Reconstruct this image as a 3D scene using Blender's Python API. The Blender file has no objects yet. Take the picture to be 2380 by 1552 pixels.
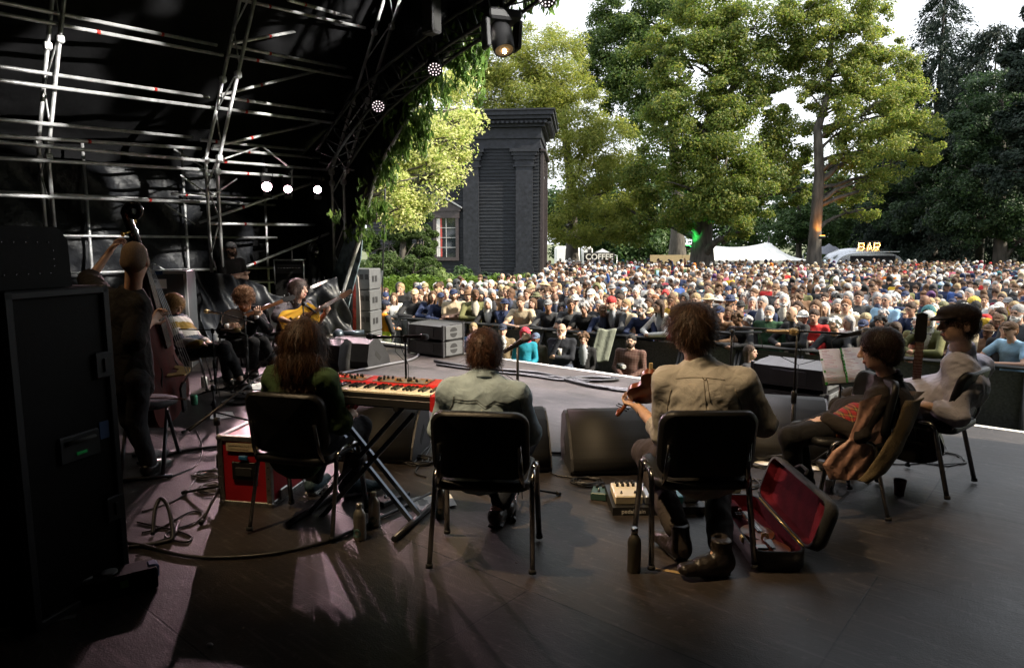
import bpy, math, random
import numpy as np
from mathutils import Vector, Matrix
random.seed(7); RNG = np.random.default_rng(7)
R = math.radians; PI = math.pi
scene = bpy.context.scene
COL = scene.collection
# ---------------------------------------------------------------- camera
FPX, CX, CY, EYE, PITCH = 1587.0, 1190.0, 776.0, 1.6, math.atan(0.130)
cam = bpy.data.cameras.new("camera"); camo = bpy.data.objects.new("camera", cam); COL.objects.link(camo)
cam.sensor_width = 36; cam.lens = 24.0; cam.clip_start = 0.05; cam.clip_end = 800
camo.location = (0, 0, EYE); camo.rotation_euler = (PI/2 - PITCH, 0, 0)
scene.camera = camo
# ---------------------------------------------------------------- sky, sun, exposure
SUN = Vector((0.74, -0.22, 0.62)).normalized()
SUN_EL = math.asin(SUN.z); SUN_AZ = math.atan2(SUN.x, SUN.y)
world = bpy.data.worlds.new("World"); scene.world = world; world.use_nodes = True
nt = world.node_tree; nt.nodes.clear()
wo = nt.nodes.new('ShaderNodeOutputWorld'); bg = nt.nodes.new('ShaderNodeBackground')
sky = nt.nodes.new('ShaderNodeTexSky'); sky.sky_type = 'NISHITA'; sky.sun_disc = False
sky.sun_elevation = SUN_EL; sky.sun_rotation = SUN_AZ; sky.dust_density = 4.0; sky.air_density = 1.2
veil = nt.nodes.new('ShaderNodeMix'); veil.data_type = 'RGBA'      # thin bright cloud over the whole sky
tc = nt.nodes.new('ShaderNodeTexCoord'); nz = nt.nodes.new('ShaderNodeTexNoise'); nz.inputs['Scale'].default_value = 2.5; nz.inputs['Detail'].default_value = 6
mr = nt.nodes.new('ShaderNodeMapRange'); mr.inputs[1].default_value = 0.3; mr.inputs[2].default_value = 0.7; mr.inputs[3].default_value = 0.78; mr.inputs[4].default_value = 1.0
nt.links.new(tc.outputs['Generated'], nz.inputs['Vector']); nt.links.new(nz.outputs[0], mr.inputs[0]); nt.links.new(mr.outputs[0], veil.inputs[0])
nt.links.new(sky.outputs[0], veil.inputs[6]); veil.inputs[7].default_value = (7.2, 7.45, 7.8, 1)
nt.links.new(veil.outputs[2], bg.inputs[0]); bg.inputs[1].default_value = 0.11
nt.links.new(bg.outputs[0], wo.inputs[0])
sl = bpy.data.lights.new("sun", 'SUN'); sl.energy = 5.0; sl.angle = R(0.6); sl.color = (1, 0.9, 0.72)
so = bpy.data.objects.new("sun", sl); COL.objects.link(so); so.rotation_euler = SUN.to_track_quat('Z', 'Y').to_euler()
scene.view_settings.view_transform = 'Standard'; scene.view_settings.look = 'None'; scene.view_settings.gamma = 1; scene.view_settings.exposure = 1.28
scene.render.engine = 'CYCLES'
scene.cycles.use_denoising = True; scene.cycles.max_bounces = 6; scene.cycles.transparent_max_bounces = 12
scene.cycles.sample_clamp_indirect = 4.0; scene.cycles.caustics_reflective = False; scene.cycles.caustics_refractive = False
# ---------------------------------------------------------------- layout helpers: read positions off the picture once, then build at real size
CAMF = Vector((0, math.cos(PITCH), -math.sin(PITCH))); CAMU = Vector((0, math.sin(PITCH), math.cos(PITCH)))
def ray(px, py):
    return CAMF + Vector((1, 0, 0))*((px-CX)/FPX) + CAMU*((CY-py)/FPX)
def P(px, py, d):                                # point at ground distance d (world y)
    r = ray(px, py); return Vector((0, 0, EYE)) + r*(d/r.y)
def G(px, py, z=0.0):                            # point on the level z
    r = ray(px, py); return Vector((0, 0, EYE)) + r*((z-EYE)/r.z)
V = Vector
# stage frame: origin at the left end of the front edge, u along the edge, v towards the audience
SA = G(863, 791); SC = G(2229, 983)
SU = (SC-SA).normalized(); SV = Vector((-SU.y, SU.x, 0))
if SV.y < 0: SV = -SV
def S(u, v, z=0.0): return SA + SU*u + SV*v + Vector((0, 0, z))
STAGE_ANG = math.atan2(SU.y, SU.x)
GROUND = -1.25
# ---------------------------------------------------------------- materials
MATS = {}
def M(key, col=(0.5, 0.5, 0.5), rough=0.6, metal=0.0, var=0.12, scale=9.0, bump=0.0, bscale=60.0, spec=0.5, emit=None, es=1.0, sheen=0.0, detail=4, stretch=None, coat=0.0, dist=0.0):
    if key in MATS: return MATS[key]
    m = bpy.data.materials.new(key); m.use_nodes = True; n = m.node_tree.nodes; l = m.node_tree.links
    b = n['Principled BSDF']; b.inputs['Roughness'].default_value = rough; b.inputs['Metallic'].default_value = metal
    b.inputs['Specular IOR Level'].default_value = spec
    if sheen: b.inputs['Sheen Weight'].default_value = sheen
    if coat: b.inputs['Coat Weight'].default_value = coat; b.inputs['Coat Roughness'].default_value = 0.15
    t = n.new('ShaderNodeTexCoord'); src = t.outputs['Object']
    if stretch:
        mp = n.new('ShaderNodeMapping'); mp.inputs['Scale'].default_value = stretch; l.new(src, mp.inputs[0]); src = mp.outputs[0]
    nzz = n.new('ShaderNodeTexNoise'); nzz.inputs['Scale'].default_value = scale; nzz.inputs['Detail'].default_value = detail; l.new(src, nzz.inputs['Vector'])
    cr = n.new('ShaderNodeValToRGB'); c = np.array(col)
    lo, hi = np.clip(c*(1-var), 0, 1), np.clip(c*(1+var), 0, 1)
    cr.color_ramp.elements[0].position = 0.3; cr.color_ramp.elements[1].position = 0.7
    cr.color_ramp.elements[0].color = (*lo, 1); cr.color_ramp.elements[1].color = (*hi, 1)
    l.new(nzz.outputs[0], cr.inputs[0]); l.new(cr.outputs[0], b.inputs['Base Color'])
    if bump:
        nb = n.new('ShaderNodeTexNoise'); nb.inputs['Scale'].default_value = bscale; nb.inputs['Detail'].default_value = 5; nb.inputs['Distortion'].default_value = dist; l.new(src, nb.inputs['Vector'])
        bp = n.new('ShaderNodeBump'); bp.inputs['Strength'].default_value = bump; bp.inputs['Distance'].default_value = 0.02
        l.new(nb.outputs[0], bp.inputs['Height']); l.new(bp.outputs[0], b.inputs['Normal'])
    if emit: b.inputs['Emission Color'].default_value = (*emit, 1); b.inputs['Emission Strength'].default_value = es
    MATS[key] = m; return m
def leafmat(key, cols, trans=0.45, rough=0.5):
    if key in MATS: return MATS[key]
    m = bpy.data.materials.new(key); m.use_nodes = True; n = m.node_tree.nodes; l = m.node_tree.links
    b = n['Principled BSDF']; b.inputs['Roughness'].default_value = rough; b.inputs['Specular IOR Level'].default_value = 0.3
    g = n.new('ShaderNodeNewGeometry'); cr = n.new('ShaderNodeValToRGB'); e = cr.color_ramp.elements
    while len(e) < len(cols): e.new(0.5)
    for i, c in enumerate(cols): e[i].position = i/(len(cols)-1); e[i].color = (*c, 1)
    l.new(g.outputs['Random Per Island'], cr.inputs[0]); l.new(cr.outputs[0], b.inputs['Base Color'])
    tr = n.new('ShaderNodeBsdfTranslucent'); hs = n.new('ShaderNodeHueSaturation'); hs.inputs['Value'].default_value = 1.5; hs.inputs['Saturation'].default_value = 1.05
    l.new(cr.outputs[0], hs.inputs['Color']); l.new(hs.outputs[0], tr.inputs[0])
    mx = n.new('ShaderNodeMixShader'); mx.inputs[0].default_value = trans
    l.new(b.outputs[0], mx.inputs[1]); l.new(tr.outputs[0], mx.inputs[2]); l.new(mx.outputs[0], n['Material Output'].inputs[0])
    MATS[key] = m; return m
# ---------------------------------------------------------------- mesh builder
def frame(d):                                   # rotation whose local z is d
    return Vector(d).to_track_quat('Z', 'Y').to_matrix()
class MB:
    def __init__(s): s.v = []; s.f = []; s.m = []; s.sm = []
    def add(s, vs, fs, mi=0, smooth=False):
        o = len(s.v); s.v.extend([tuple(v) for v in vs]); s.f.extend([tuple(i+o for i in f) for f in fs]); s.m.extend([mi]*len(fs)); s.sm.extend([smooth]*len(fs)); return s
    def box(s, c, size, rot=None, mi=0, bev=0.0):
        x, y, z = [a/2 for a in size]; c = Vector(c); rot = rot or Matrix.Identity(3)
        if bev <= 0:
            vs = [(a, b, d) for a in (-x, x) for b in (-y, y) for d in (-z, z)]
            fs = [(0, 1, 3, 2), (4, 6, 7, 5), (0, 4, 5, 1), (2, 3, 7, 6), (0, 2, 6, 4), (1, 5, 7, 3)]
        else:
            bev = min(bev, x*.9, y*.9, z*.9); vs = []
            for (zz, k) in ((-z, 1), (-z+bev, 0), (z-bev, 0), (z, 1)):
                a, b = x-bev*k, y-bev*k; e = bev*(0.6 if not k else 0.45)
                vs += [(-a+e, -b, zz), (a-e, -b, zz), (a, -b+e, zz), (a, b-e, zz), (a-e, b, zz), (-a+e, b, zz), (-a, b-e, zz), (-a, -b+e, zz)]
            fs = [tuple(range(7, -1, -1)), tuple(range(24, 32))]
            for k in range(3):
                for i in range(8): j = (i+1) % 8; fs.append((k*8+i, k*8+j, k*8+8+j, k*8+8+i))
        return s.add([c + rot @ Vector(v) for v in vs], fs, mi)
    def tube(s, path, r, n=8, mi=0, smooth=True, caps=True, flat=1.0):
        path = [Vector(p) for p in path]; N = len(path); rr = r if hasattr(r, '__len__') else [r]*N
        up = None; vs = []
        for i, p in enumerate(path):
            t = (path[min(i+1, N-1)] - path[max(i-1, 0)])
            t = t.normalized() if t.length > 1e-9 else Vector((0, 0, 1))
            if up is None: up = t.orthogonal().normalized() if abs(t.z) > .95 else (Vector((0, 0, 1)) - t*t.z).normalized()
            else:
                up = up - t*up.dot(t); up = up.normalized() if up.length > 1e-6 else t.orthogonal().normalized()
            w = t.cross(up)
            for k in range(n): a = 2*PI*k/n; vs.append(p + up*(math.cos(a)*rr[i]*flat) + w*(math.sin(a)*rr[i]))
        fs = [(i*n+k, i*n+(k+1) % n, (i+1)*n+(k+1) % n, (i+1)*n+k) for i in range(N-1) for k in range(n)]
        s.add(vs, fs, mi, smooth)
        if caps:
            o = len(s.v) - len(vs); s.f += [tuple(o+k for k in range(n-1, -1, -1)), tuple(o+(N-1)*n+k for k in range(n))]; s.m += [mi]*2; s.sm += [False]*2
        return s
    def lathe(s, c, prof, axis=(0, 0, 1), n=16, mi=0, smooth=True):
        q = frame(axis); c = Vector(c); vs = []
        for (r, z) in prof:
            for k in range(n): a = 2*PI*k/n; vs.append(c + q @ Vector((r*math.cos(a), r*math.sin(a), z)))
        N = len(prof); fs = [(i*n+k, i*n+(k+1) % n, (i+1)*n+(k+1) % n, (i+1)*n+k) for i in range(N-1) for k in range(n)]
        s.add(vs, fs, mi, smooth); o = len(s.v) - len(vs)
        if prof[0][0] > 1e-6: s.f.append(tuple(o+k for k in range(n-1, -1, -1))); s.m.append(mi); s.sm.append(False)
        if prof[-1][0] > 1e-6: s.f.append(tuple(o+(N-1)*n+k for k in range(n))); s.m.append(mi); s.sm.append(False)
        return s
    def ball(s, c, r, mi=0, n=12, sq=(1, 1, 1), rot=None):
        pr = []; c = Vector(c); vs = []; rot = rot or Matrix.Identity(3); h = n//2
        for i in range(1, h):
            t = PI*i/h
            for k in range(n): a = 2*PI*k/n; vs.append(c + rot @ Vector((r*sq[0]*math.sin(t)*math.cos(a), r*sq[1]*math.sin(t)*math.sin(a), -r*sq[2]*math.cos(t))))
        b = len(vs); vs += [c + rot @ Vector((0, 0, -r*sq[2])), c + rot @ Vector((0, 0, r*sq[2]))]
        fs = [(i*n+k, i*n+(k+1) % n, (i+1)*n+(k+1) % n, (i+1)*n+k) for i in range(h-2) for k in range(n)]
        fs += [(b, (k+1) % n, k) for k in range(n)] + [(b+1, (h-2)*n+k, (h-2)*n+(k+1) % n) for k in range(n)]
        return s.add(vs, fs, mi, True)
    def prism(s, out, x0, x1, fn, mi=0, smooth=False, mi_cap=None):      # outline (a,b) swept from x0 to x1; fn(x,a,b)->point
        n = len(out); vs = [fn(x0, *p) for p in out] + [fn(x1, *p) for p in out]
        s.add(vs, [(i, (i+1) % n, n+(i+1) % n, n+i) for i in range(n)], mi, smooth)
        o = len(s.v) - 2*n; mc = mi if mi_cap is None else mi_cap
        s.f += [tuple(o+i for i in range(n-1, -1, -1)), tuple(o+n+i for i in range(n))]; s.m += [mc]*2; s.sm += [False]*2; return s
    def grid(s, nu, nv, fn, mi=0, smooth=True):
        vs = [fn(i/nu, j/nv) for i in range(nu+1) for j in range(nv+1)]
        return s.add(vs, [(i*(nv+1)+j, (i+1)*(nv+1)+j, (i+1)*(nv+1)+j+1, i*(nv+1)+j+1) for i in range(nu) for j in range(nv)], mi, smooth)
    def build(s, name, mats, parent=None, mw=None, fix=True):
        me = bpy.data.meshes.new(name); me.from_pydata(s.v, [], s.f)
        mats = mats if isinstance(mats, (list, tuple)) else [mats]
        for m in mats: me.materials.append(m)
        me.polygons.foreach_set('material_index', s.m); me.polygons.foreach_set('use_smooth', s.sm)
        if fix:
            import bmesh
            bm = bmesh.new(); bm.from_mesh(me); bmesh.ops.recalc_face_normals(bm, faces=bm.faces); bm.to_mesh(me); bm.free()
        me.update(); return link(name, me, parent, mw)
def link(name, me, parent=None, mw=None):
    o = bpy.data.objects.new(name, me); COL.objects.link(o)
    if parent is not None: o.parent = parent
    if mw is not None: o.matrix_local = mw
    return o
def npmesh(name, v, f, mats, mi=None, smooth=False, parent=None):         # numpy verts (n,3), faces (m,k)
    me = bpy.data.meshes.new(name); v = np.asarray(v, np.float32); f = np.asarray(f, np.int32); k = f.shape[1]
    me.vertices.add(len(v)); me.vertices.foreach_set('co', v.ravel()); me.loops.add(f.size); me.loops.foreach_set('vertex_index', f.ravel())
    me.polygons.add(len(f)); me.polygons.foreach_set('loop_start', np.arange(0, f.size, k, dtype=np.int32)); me.polygons.foreach_set('loop_total', np.full(len(f), k, np.int32))
    for m in (mats if isinstance(mats, (list, tuple)) else [mats]): me.materials.append(m)
    if mi is not None: me.polygons.foreach_set('material_index', np.asarray(mi, np.int32))
    me.polygons.foreach_set('use_smooth', np.full(len(f), smooth)); me.update(calc_edges=True)
    return link(name, me, parent) if name else me
def tag(o, label=None, cat=None, group=None, kind=None):
    if label: o['label'] = label
    if cat: o['category'] = cat
    if group: o['group'] = group
    if kind: o['kind'] = kind
    return o
def empty(name, loc=(0, 0, 0), rz=0.0, label=None, cat=None, group=None, mw=None):
    o = bpy.data.objects.new(name, None); COL.objects.link(o); o.empty_display_size = 0.1
    if mw is not None: o.matrix_world = mw
    else: o.location = loc; o.rotation_euler = (0, 0, rz)
    return tag(o, label, cat, group)
def copy_tree(o, parent=None):
    c = o.copy(); COL.objects.link(c)
    if parent is not None: c.parent = parent
    for ch in o.children: copy_tree(ch, c)
    return c
def basis(o, x, y, z):                          # matrix from origin and axes
    m = Matrix((x, y, z)).transposed().to_4x4(); m.translation = o; return m
def noise3(p, f=1.0, seed=0.0):                 # cheap smooth pseudo-noise on (n,3)
    p = np.asarray(p)*f + seed*1.7
    a = np.sin(p[..., 0]*1.3 + 1.9*np.sin(p[..., 1]*1.1 + seed) + p[..., 2]*.7) + np.sin(p[..., 1]*1.7 + 1.6*np.sin(p[..., 2]*1.3+1.3) + p[..., 0]*.5) + np.sin(p[..., 2]*1.9 + 1.7*np.sin(p[..., 0]*1.2+2.1) + p[..., 1]*.6)
    return a/3.0
# ---------------------------------------------------------------- implicit bodies: blended shapes -> one continuous skin
def A(v): return np.array(v, float)
CORN = np.array([(i, j, k) for i in (0, 1) for j in (0, 1) for k in (0, 1)])
EDG = [(a, b) for a in range(8) for b in range(a+1, 8) if np.abs(CORN[a]-CORN[b]).sum() == 1]
def surfnet(D, org, res):
    s = D < 0; c = np.zeros(tuple(n-1 for n in D.shape), np.int8)
    for (i, j, k) in CORN: c += s[i:s.shape[0]-1+i, j:s.shape[1]-1+j, k:s.shape[2]-1+k]
    act = (c > 0) & (c < 8); idx = np.full(act.shape, -1, np.int64); ci = np.argwhere(act); idx[act] = np.arange(len(ci))
    val = np.stack([D[ci[:, 0]+o[0], ci[:, 1]+o[1], ci[:, 2]+o[2]] for o in CORN], 1)
    acc = np.zeros((len(ci), 3)); cnt = np.zeros(len(ci))
    for a, b in EDG:
        va, vb = val[:, a], val[:, b]; m = (va < 0) != (vb < 0); t = np.where(m, va/np.where(m, va-vb, 1), 0)
        acc += m[:, None]*(CORN[a] + t[:, None]*(CORN[b]-CORN[a])); cnt += m
    v = (ci + acc/cnt[:, None])*res + org; F = []
    for ax in range(3):
        sl0 = [slice(1, -1)]*3; sl1 = [slice(1, -1)]*3; sl0[ax] = slice(0, -1); sl1[ax] = slice(1, None)
        a, b = s[tuple(sl0)], s[tuple(sl1)]; e = np.argwhere(a != b)
        if not len(e): continue
        flip = a[e[:, 0], e[:, 1], e[:, 2]]; p = e.copy(); o1, o2 = (ax+1) % 3, (ax+2) % 3; p[:, o1] += 1; p[:, o2] += 1
        def g(d1, d2):
            q = p.copy(); q[:, o1] -= d1; q[:, o2] -= d2; return idx[q[:, 0], q[:, 1], q[:, 2]]
        f = np.stack([g(1, 1), g(0, 1), g(0, 0), g(1, 0)], 1); f[~flip] = f[~flip][:, ::-1]; F.append(f)
    return v, np.concatenate(F)
class Sdf:
    def __init__(s): s.p = []
    def _add(s, fn, pts, rad, k, mat, sub=False):
        pts = np.array(pts); s.p.append((fn, pts.min(0)-rad, pts.max(0)+rad, k, mat, sub)); return s
    def cap(s, a, b, ra, rb=None, k=.02, mat=0, sub=False):
        a, b = A(a), A(b); rb = ra if rb is None else rb; ab = b-a; L = max(ab@ab, 1e-12)
        def fn(p):
            t = np.clip(((p-a)@ab)/L, 0, 1); return np.linalg.norm(p-a-t[..., None]*ab, axis=-1) - (ra+(rb-ra)*t)
        return s._add(fn, [a, b], max(ra, rb), k, mat, sub)
    def ell(s, c, r, rot=None, k=.02, mat=0, sub=False):
        c, r = A(c), A(r); q = np.eye(3) if rot is None else np.array(rot)
        def fn(p):
            l = (p-c)@q; n = np.linalg.norm(l/r, axis=-1); g = np.linalg.norm(l/(r*r), axis=-1); return n*(n-1)/np.maximum(g, 1e-6)
        return s._add(fn, [c], r.max(), k, mat, sub)
    def econe(s, a, b, side, r0, r1, k=.03, mat=0, sub=False):            # flattened limb/torso: side = width direction
        a, b = A(a), A(b); ax = b-a; L = np.linalg.norm(ax); ax = ax/L; w = A(side); w = w-ax*(w@ax); w /= np.linalg.norm(w); d = np.cross(ax, w)
        r0, r1 = A(r0), A(r1)
        def fn(p):
            q = p-a; h = q@ax; t = np.clip(h/L, 0, 1); rr = r0+(r1-r0)*t[..., None]
            x, y = (q@w)/rr[..., 0], (q@d)/rr[..., 1]; e = (h-np.clip(h, 0, L))/np.maximum(rr.min(-1), 1e-6)
            n = np.sqrt(x*x+y*y+e*e); return (n-1)*rr.min(-1)
        return s._add(fn, [a, b], max(r0.max(), r1.max()), k, mat, sub)
    def mesh(s, res, clip=None):
        lo = np.min([p[1] for p in s.p if not p[5]], 0)-4*res; hi = np.max([p[2] for p in s.p if not p[5]], 0)+4*res
        n = np.ceil((hi-lo)/res).astype(int)+1; D = np.full(n, 1.0, np.float32); best = np.full(n, 1.0, np.float32); mt = np.zeros(n, np.int8)
        for fn, b0, b1, k, mat, sub in s.p:
            pad = 2*k+3*res; i0 = np.clip(np.floor((b0-pad-lo)/res).astype(int), 0, n); i1 = np.clip(np.ceil((b1+pad-lo)/res).astype(int)+1, 0, n)
            if (i1 <= i0).any(): continue
            ax = [lo[j]+res*np.arange(i0[j], i1[j]) for j in range(3)]; p = np.stack(np.meshgrid(*ax, indexing='ij'), -1)
            d = fn(p).astype(np.float32); sl = tuple(slice(i0[j], i1[j]) for j in range(3)); o = D[sl]
            if sub:
                d = -d; h = np.clip(.5-.5*(d-o)/k, 0, 1); D[sl] = d+(o-d)*h+k*h*(1-h)
            else:
                h = np.clip(.5+.5*(d-o)/k, 0, 1); D[sl] = d+(o-d)*h-k*h*(1-h); bs = best[sl]; m = d < bs; bs[m] = d[m]; mt[sl][m] = mat
        if clip is not None:
            for (pt, nrm) in clip:
                ax = [lo[j]+res*np.arange(n[j]) for j in range(3)]; nn = A(nrm)/np.linalg.norm(nrm)
                pl = (ax[0]-pt[0])[:, None, None]*nn[0]+(ax[1]-pt[1])[None, :, None]*nn[1]+(ax[2]-pt[2])[None, None, :]*nn[2]
                D = np.maximum(D, pl.astype(np.float32))
        D[0] = D[-1] = 1; D[:, 0] = D[:, -1] = 1; D[:, :, 0] = D[:, :, -1] = 1
        v, f = surfnet(D, lo, res); c = v[f].mean(1); ii = np.clip(np.round((c-lo)/res).astype(int), 0, n-1)
        return v, f, mt[ii[:, 0], ii[:, 1], ii[:, 2]]
def vnormals(v, f):
    n = np.cross(v[f[:, 2]]-v[f[:, 0]], v[f[:, 3]]-v[f[:, 1]]); o = np.zeros_like(v)
    for k in range(4): np.add.at(o, f[:, k], n)
    return o/np.maximum(np.linalg.norm(o, axis=1), 1e-9)[:, None]
def relax(v, f, it=1, lam=.5):
    for _ in range(it):
        s = np.zeros_like(v); c = np.zeros(len(v))
        for a in range(4): np.add.at(s, f[:, a], v[f[:, (a+1) % 4]]+v[f[:, (a+3) % 4]]); np.add.at(c, f[:, a], 2)
        v = v+lam*(s/np.maximum(c, 1)[:, None]-v)
    return v
def folds(v, f, amp, freq, seed=0, axis=(0, 0, 1), stretch=.45):       # cloth creases: ridged noise, drawn out along an axis
    n = vnormals(v, f); ax = A(axis)/np.linalg.norm(axis); q = v-np.outer(v@ax, ax)*(1-stretch)
    a = noise3(q, freq, seed); b = noise3(q+.06*noise3(v, 7, seed+3)[:, None], freq*2.1, seed+5)
    return v+n*(amp*((1-2.2*np.abs(a))*.7+(1-2.2*np.abs(b))*.4))[:, None]
# ================================================================ ground and park
def ground_z(x, y):
    t = np.clip((-x - 0.02*y + 1.5)/6.0, 0, 1)*np.clip((y-22)/9.0, 0, 1)
    return GROUND + 0.95*t*t*(3-2*t) + 0.012*np.maximum(y-30, 0)*0.6
gm = M('park_ground', (0.085, 0.10, 0.045), .95, var=.45, scale=1.3, bump=.4, bscale=18)
xs = np.concatenate([np.linspace(-400, -45, 8), np.linspace(-40, 60, 60), np.linspace(70, 400, 8)]); ys = np.concatenate([np.linspace(-300, -20, 6), np.linspace(-10, 95, 66), np.linspace(105, 500, 8)])
X, Y = np.meshgrid(xs, ys, indexing='ij'); Z = ground_z(X, Y); nx, ny = X.shape
ii = (np.arange(nx-1)[:, None]*ny+np.arange(ny-1)[None]).ravel()
tag(npmesh('ground', np.stack([X, Y, Z], -1).reshape(-1, 3), np.stack([ii, ii+ny, ii+ny+1, ii+1], 1), gm, smooth=True), kind='structure')
# ---------------------------------------------------------------- foliage
def quads(c, nrm, size, asp=.55, droop=None):
    n = len(c); nrm = nrm/np.maximum(np.linalg.norm(nrm, axis=1), 1e-6)[:, None]
    r = RNG.normal(size=(n, 3)) if droop is None else droop
    t = r-nrm*(r*nrm).sum(1)[:, None]; t /= np.maximum(np.linalg.norm(t, axis=1), 1e-6)[:, None]; b = np.cross(nrm, t)
    s = np.asarray(size)[:, None] if np.ndim(size) else size
    v = np.stack([c-t*s*.5, c+b*s*asp*.5+nrm*s*.08, c+t*s*.5, c-b*s*asp*.5+nrm*s*.08], 1).reshape(-1, 3)
    return v, np.arange(4*n).reshape(-1, 4)
def blob_leaves(blobs, n, size, clump=.33, seed=0, asp=.6):
    rg = np.random.default_rng(seed); w = np.array([b[1][0]*b[1][2] for b in blobs]); w = w/w.sum(); cs = []; ns = []
    for (c, r), ww in zip(blobs, w):
        c = A(c); r = A(r); m = max(60, int(n*ww)); K = max(10, int(26*np.mean(r)/2.2)); d = rg.normal(size=(K, 3)); d /= np.linalg.norm(d, axis=1)[:, None]
        cc = c+d*r*rg.uniform(.55, 1.05, (K, 1)); cr = np.mean(r)*clump*rg.uniform(.6, 1.3, K); k = rg.integers(0, K, m)
        q = rg.normal(size=(m, 3)); q /= np.linalg.norm(q, axis=1)[:, None]; q *= rg.uniform(0, 1, (m, 1))**.45
        p = cc[k]+q*cr[k][:, None]*np.array([1.15, 1.15, .8]); cs.append(p); ns.append(q*.8+d[k]*.5+np.array([0, 0, .6])+rg.normal(size=(m, 3))*.55)
    c = np.concatenate(cs); return quads(c, np.concatenate(ns), size*np.random.default_rng(seed+1).uniform(.6, 1.35, len(c)), asp)
BARK = M('bark', (0.066, 0.058, 0.050), .9, var=.5, scale=6, bump=.9, bscale=14, stretch=(1, 1, .25))
def limb(mb, a, b, r0, r1, wob=.25, seg=6, n=7):
    a, b = Vector(a), Vector(b); L = (b-a).length; pts = []
    o1 = Vector((random.uniform(-1, 1), random.uniform(-1, 1), random.uniform(-.3, 1)))*wob*L*.35
    for i in range(seg+1):
        t = i/seg; pts.append(a.lerp(b, t)+o1*math.sin(PI*t)+Vector((random.uniform(-1, 1), random.uniform(-1, 1), random.uniform(-1, 1)))*L*.018*(0 < i < seg))
    mb.tube(pts, [r0+(r1-r0)*i/seg for i in range(seg+1)], n)
def tree(name, label, trunk, r0, r1, blobs, n, size, lm, seed, limbs=True, group=None, cat='tree', clump=.33, asp=.6, extra=()):
    random.seed(seed); base = Vector(trunk[0]); e = empty(name, base, 0, label, cat, group); e_inv = Matrix.Translation(-base)
    mb = MB(); tp = [Vector(p) for p in trunk]; L = len(tp); pts = []; rr = []
    for i in range(L-1):
        for k in range(4): t = k/4; q = tp[i].lerp(tp[i+1], t); f = (i+t)/(L-1); pts.append(q-base); rr.append(r0+(r1-r0)*f+ (r0*.5*(1-f*6) if f < .16 else 0))
    pts.append(tp[-1]-base); rr.append(r1); mb.tube(pts, rr, 12)
    if limbs:
        for (c, r) in blobs:
            c = Vector(c); j = min(range(len(pts)), key=lambda q: (pts[q]+base-c).length+max(0, (pts[q]+base).z-c.z+1)*2)
            lr = max(.05, rr[j]*.45); limb(mb, pts[j], c-base, lr, .03)
            for _ in range(4):
                d = Vector((random.gauss(0, 1), random.gauss(0, 1), random.gauss(.3, 1))).normalized(); limb(mb, (pts[j]).lerp(c-base, random.uniform(.55, .95)), c-base+Vector((d.x*r[0], d.y*r[1], d.z*r[2]))*.85, lr*.4, .015, .2, 4, 5)
    for (a, b, ra, rb) in extra: limb(mb, Vector(a)-base, Vector(b)-base, ra, rb, .12)
    mb.build('trunk', BARK, e, fix=False)
    v, f = blob_leaves([(A(c)-A(base), r) for c, r in blobs], n, size, clump, seed, asp); npmesh('crown', v, f, lm, parent=e)
    return e
def conifer(name, label, base, H, rad, lm, seed, n=26000, size=.3, top=0.02, low=.05, droop=.5, group=None):
    base = Vector(base); e = empty(name, base, 0, label, 'tree', group); rg = np.random.default_rng(seed)
    MB().tube([(0, 0, 0), (0.05, 0, H*.5), (0, .05, H)], [H*.018, H*.009, .015], 8).build('trunk', M('dark_bark', (.03, .026, .022), .9, var=.4, scale=6), e, fix=False)
    nb = int(H*16); h = rg.uniform(low, 1, nb)**.9; ang = rg.uniform(0, 2*PI, nb); ln = rad*((1-h)**.62+top)*rg.uniform(.6, 1.12, nb); k = rg.choice(nb, n, p=ln/ln.sum())
    t = rg.uniform(.12, 1, n)**.7; rr = ln[k]*t; x = np.cos(ang[k])*rr; y = np.sin(ang[k])*rr; z = h[k]*H-droop*rr*t*.6+rg.normal(0, .12, n)
    c = np.stack([x, y, z], 1)+rg.normal(0, .16, (n, 3)); c[:, 2] -= np.abs(rg.normal(0, .35, n))*droop; c[:, 2] = np.maximum(c[:, 2], .15)
    dirn = np.stack([np.cos(ang[k]), np.sin(ang[k]), -droop*1.6+rg.normal(0, .4, n)], 1)+rg.normal(0, .35, (n, 3))
    nr = np.stack([np.cos(ang[k])*.5, np.sin(ang[k])*.5, np.full(n, .9)], 1)+rg.normal(0, .5, (n, 3))
    v, f = quads(c, nr, size*rg.uniform(.6, 1.4, n), .34, dirn); npmesh('crown', v, f, lm, parent=e); return e
LG = leafmat('oak_leaf', [(.055, .10, .018), (.09, .14, .025), (.14, .18, .035), (.22, .22, .05), (.07, .12, .022)], .5)
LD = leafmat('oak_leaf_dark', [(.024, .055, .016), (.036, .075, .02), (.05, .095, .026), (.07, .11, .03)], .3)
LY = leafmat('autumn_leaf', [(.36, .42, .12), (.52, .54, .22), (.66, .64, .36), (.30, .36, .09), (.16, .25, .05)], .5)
LF = leafmat('golden_yew_needle', [(.12, .165, .03), (.20, .23, .045), (.29, .29, .07), (.08, .12, .025)], .5)
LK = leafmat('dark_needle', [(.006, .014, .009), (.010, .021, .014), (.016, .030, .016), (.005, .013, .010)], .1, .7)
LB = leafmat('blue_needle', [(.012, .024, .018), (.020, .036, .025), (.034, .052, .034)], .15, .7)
def B(px, py, d, rpx, rz=None, ry=None):
    r = rpx*d/FPX; return (P(px, py, d), (r, ry or r*.95, (rz*d/FPX) if rz else r))
def GP(px, d, dz=0): p = P(px, 600, d); return Vector((p.x, d, float(ground_z(p.x, d))-.1+dz))
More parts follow.
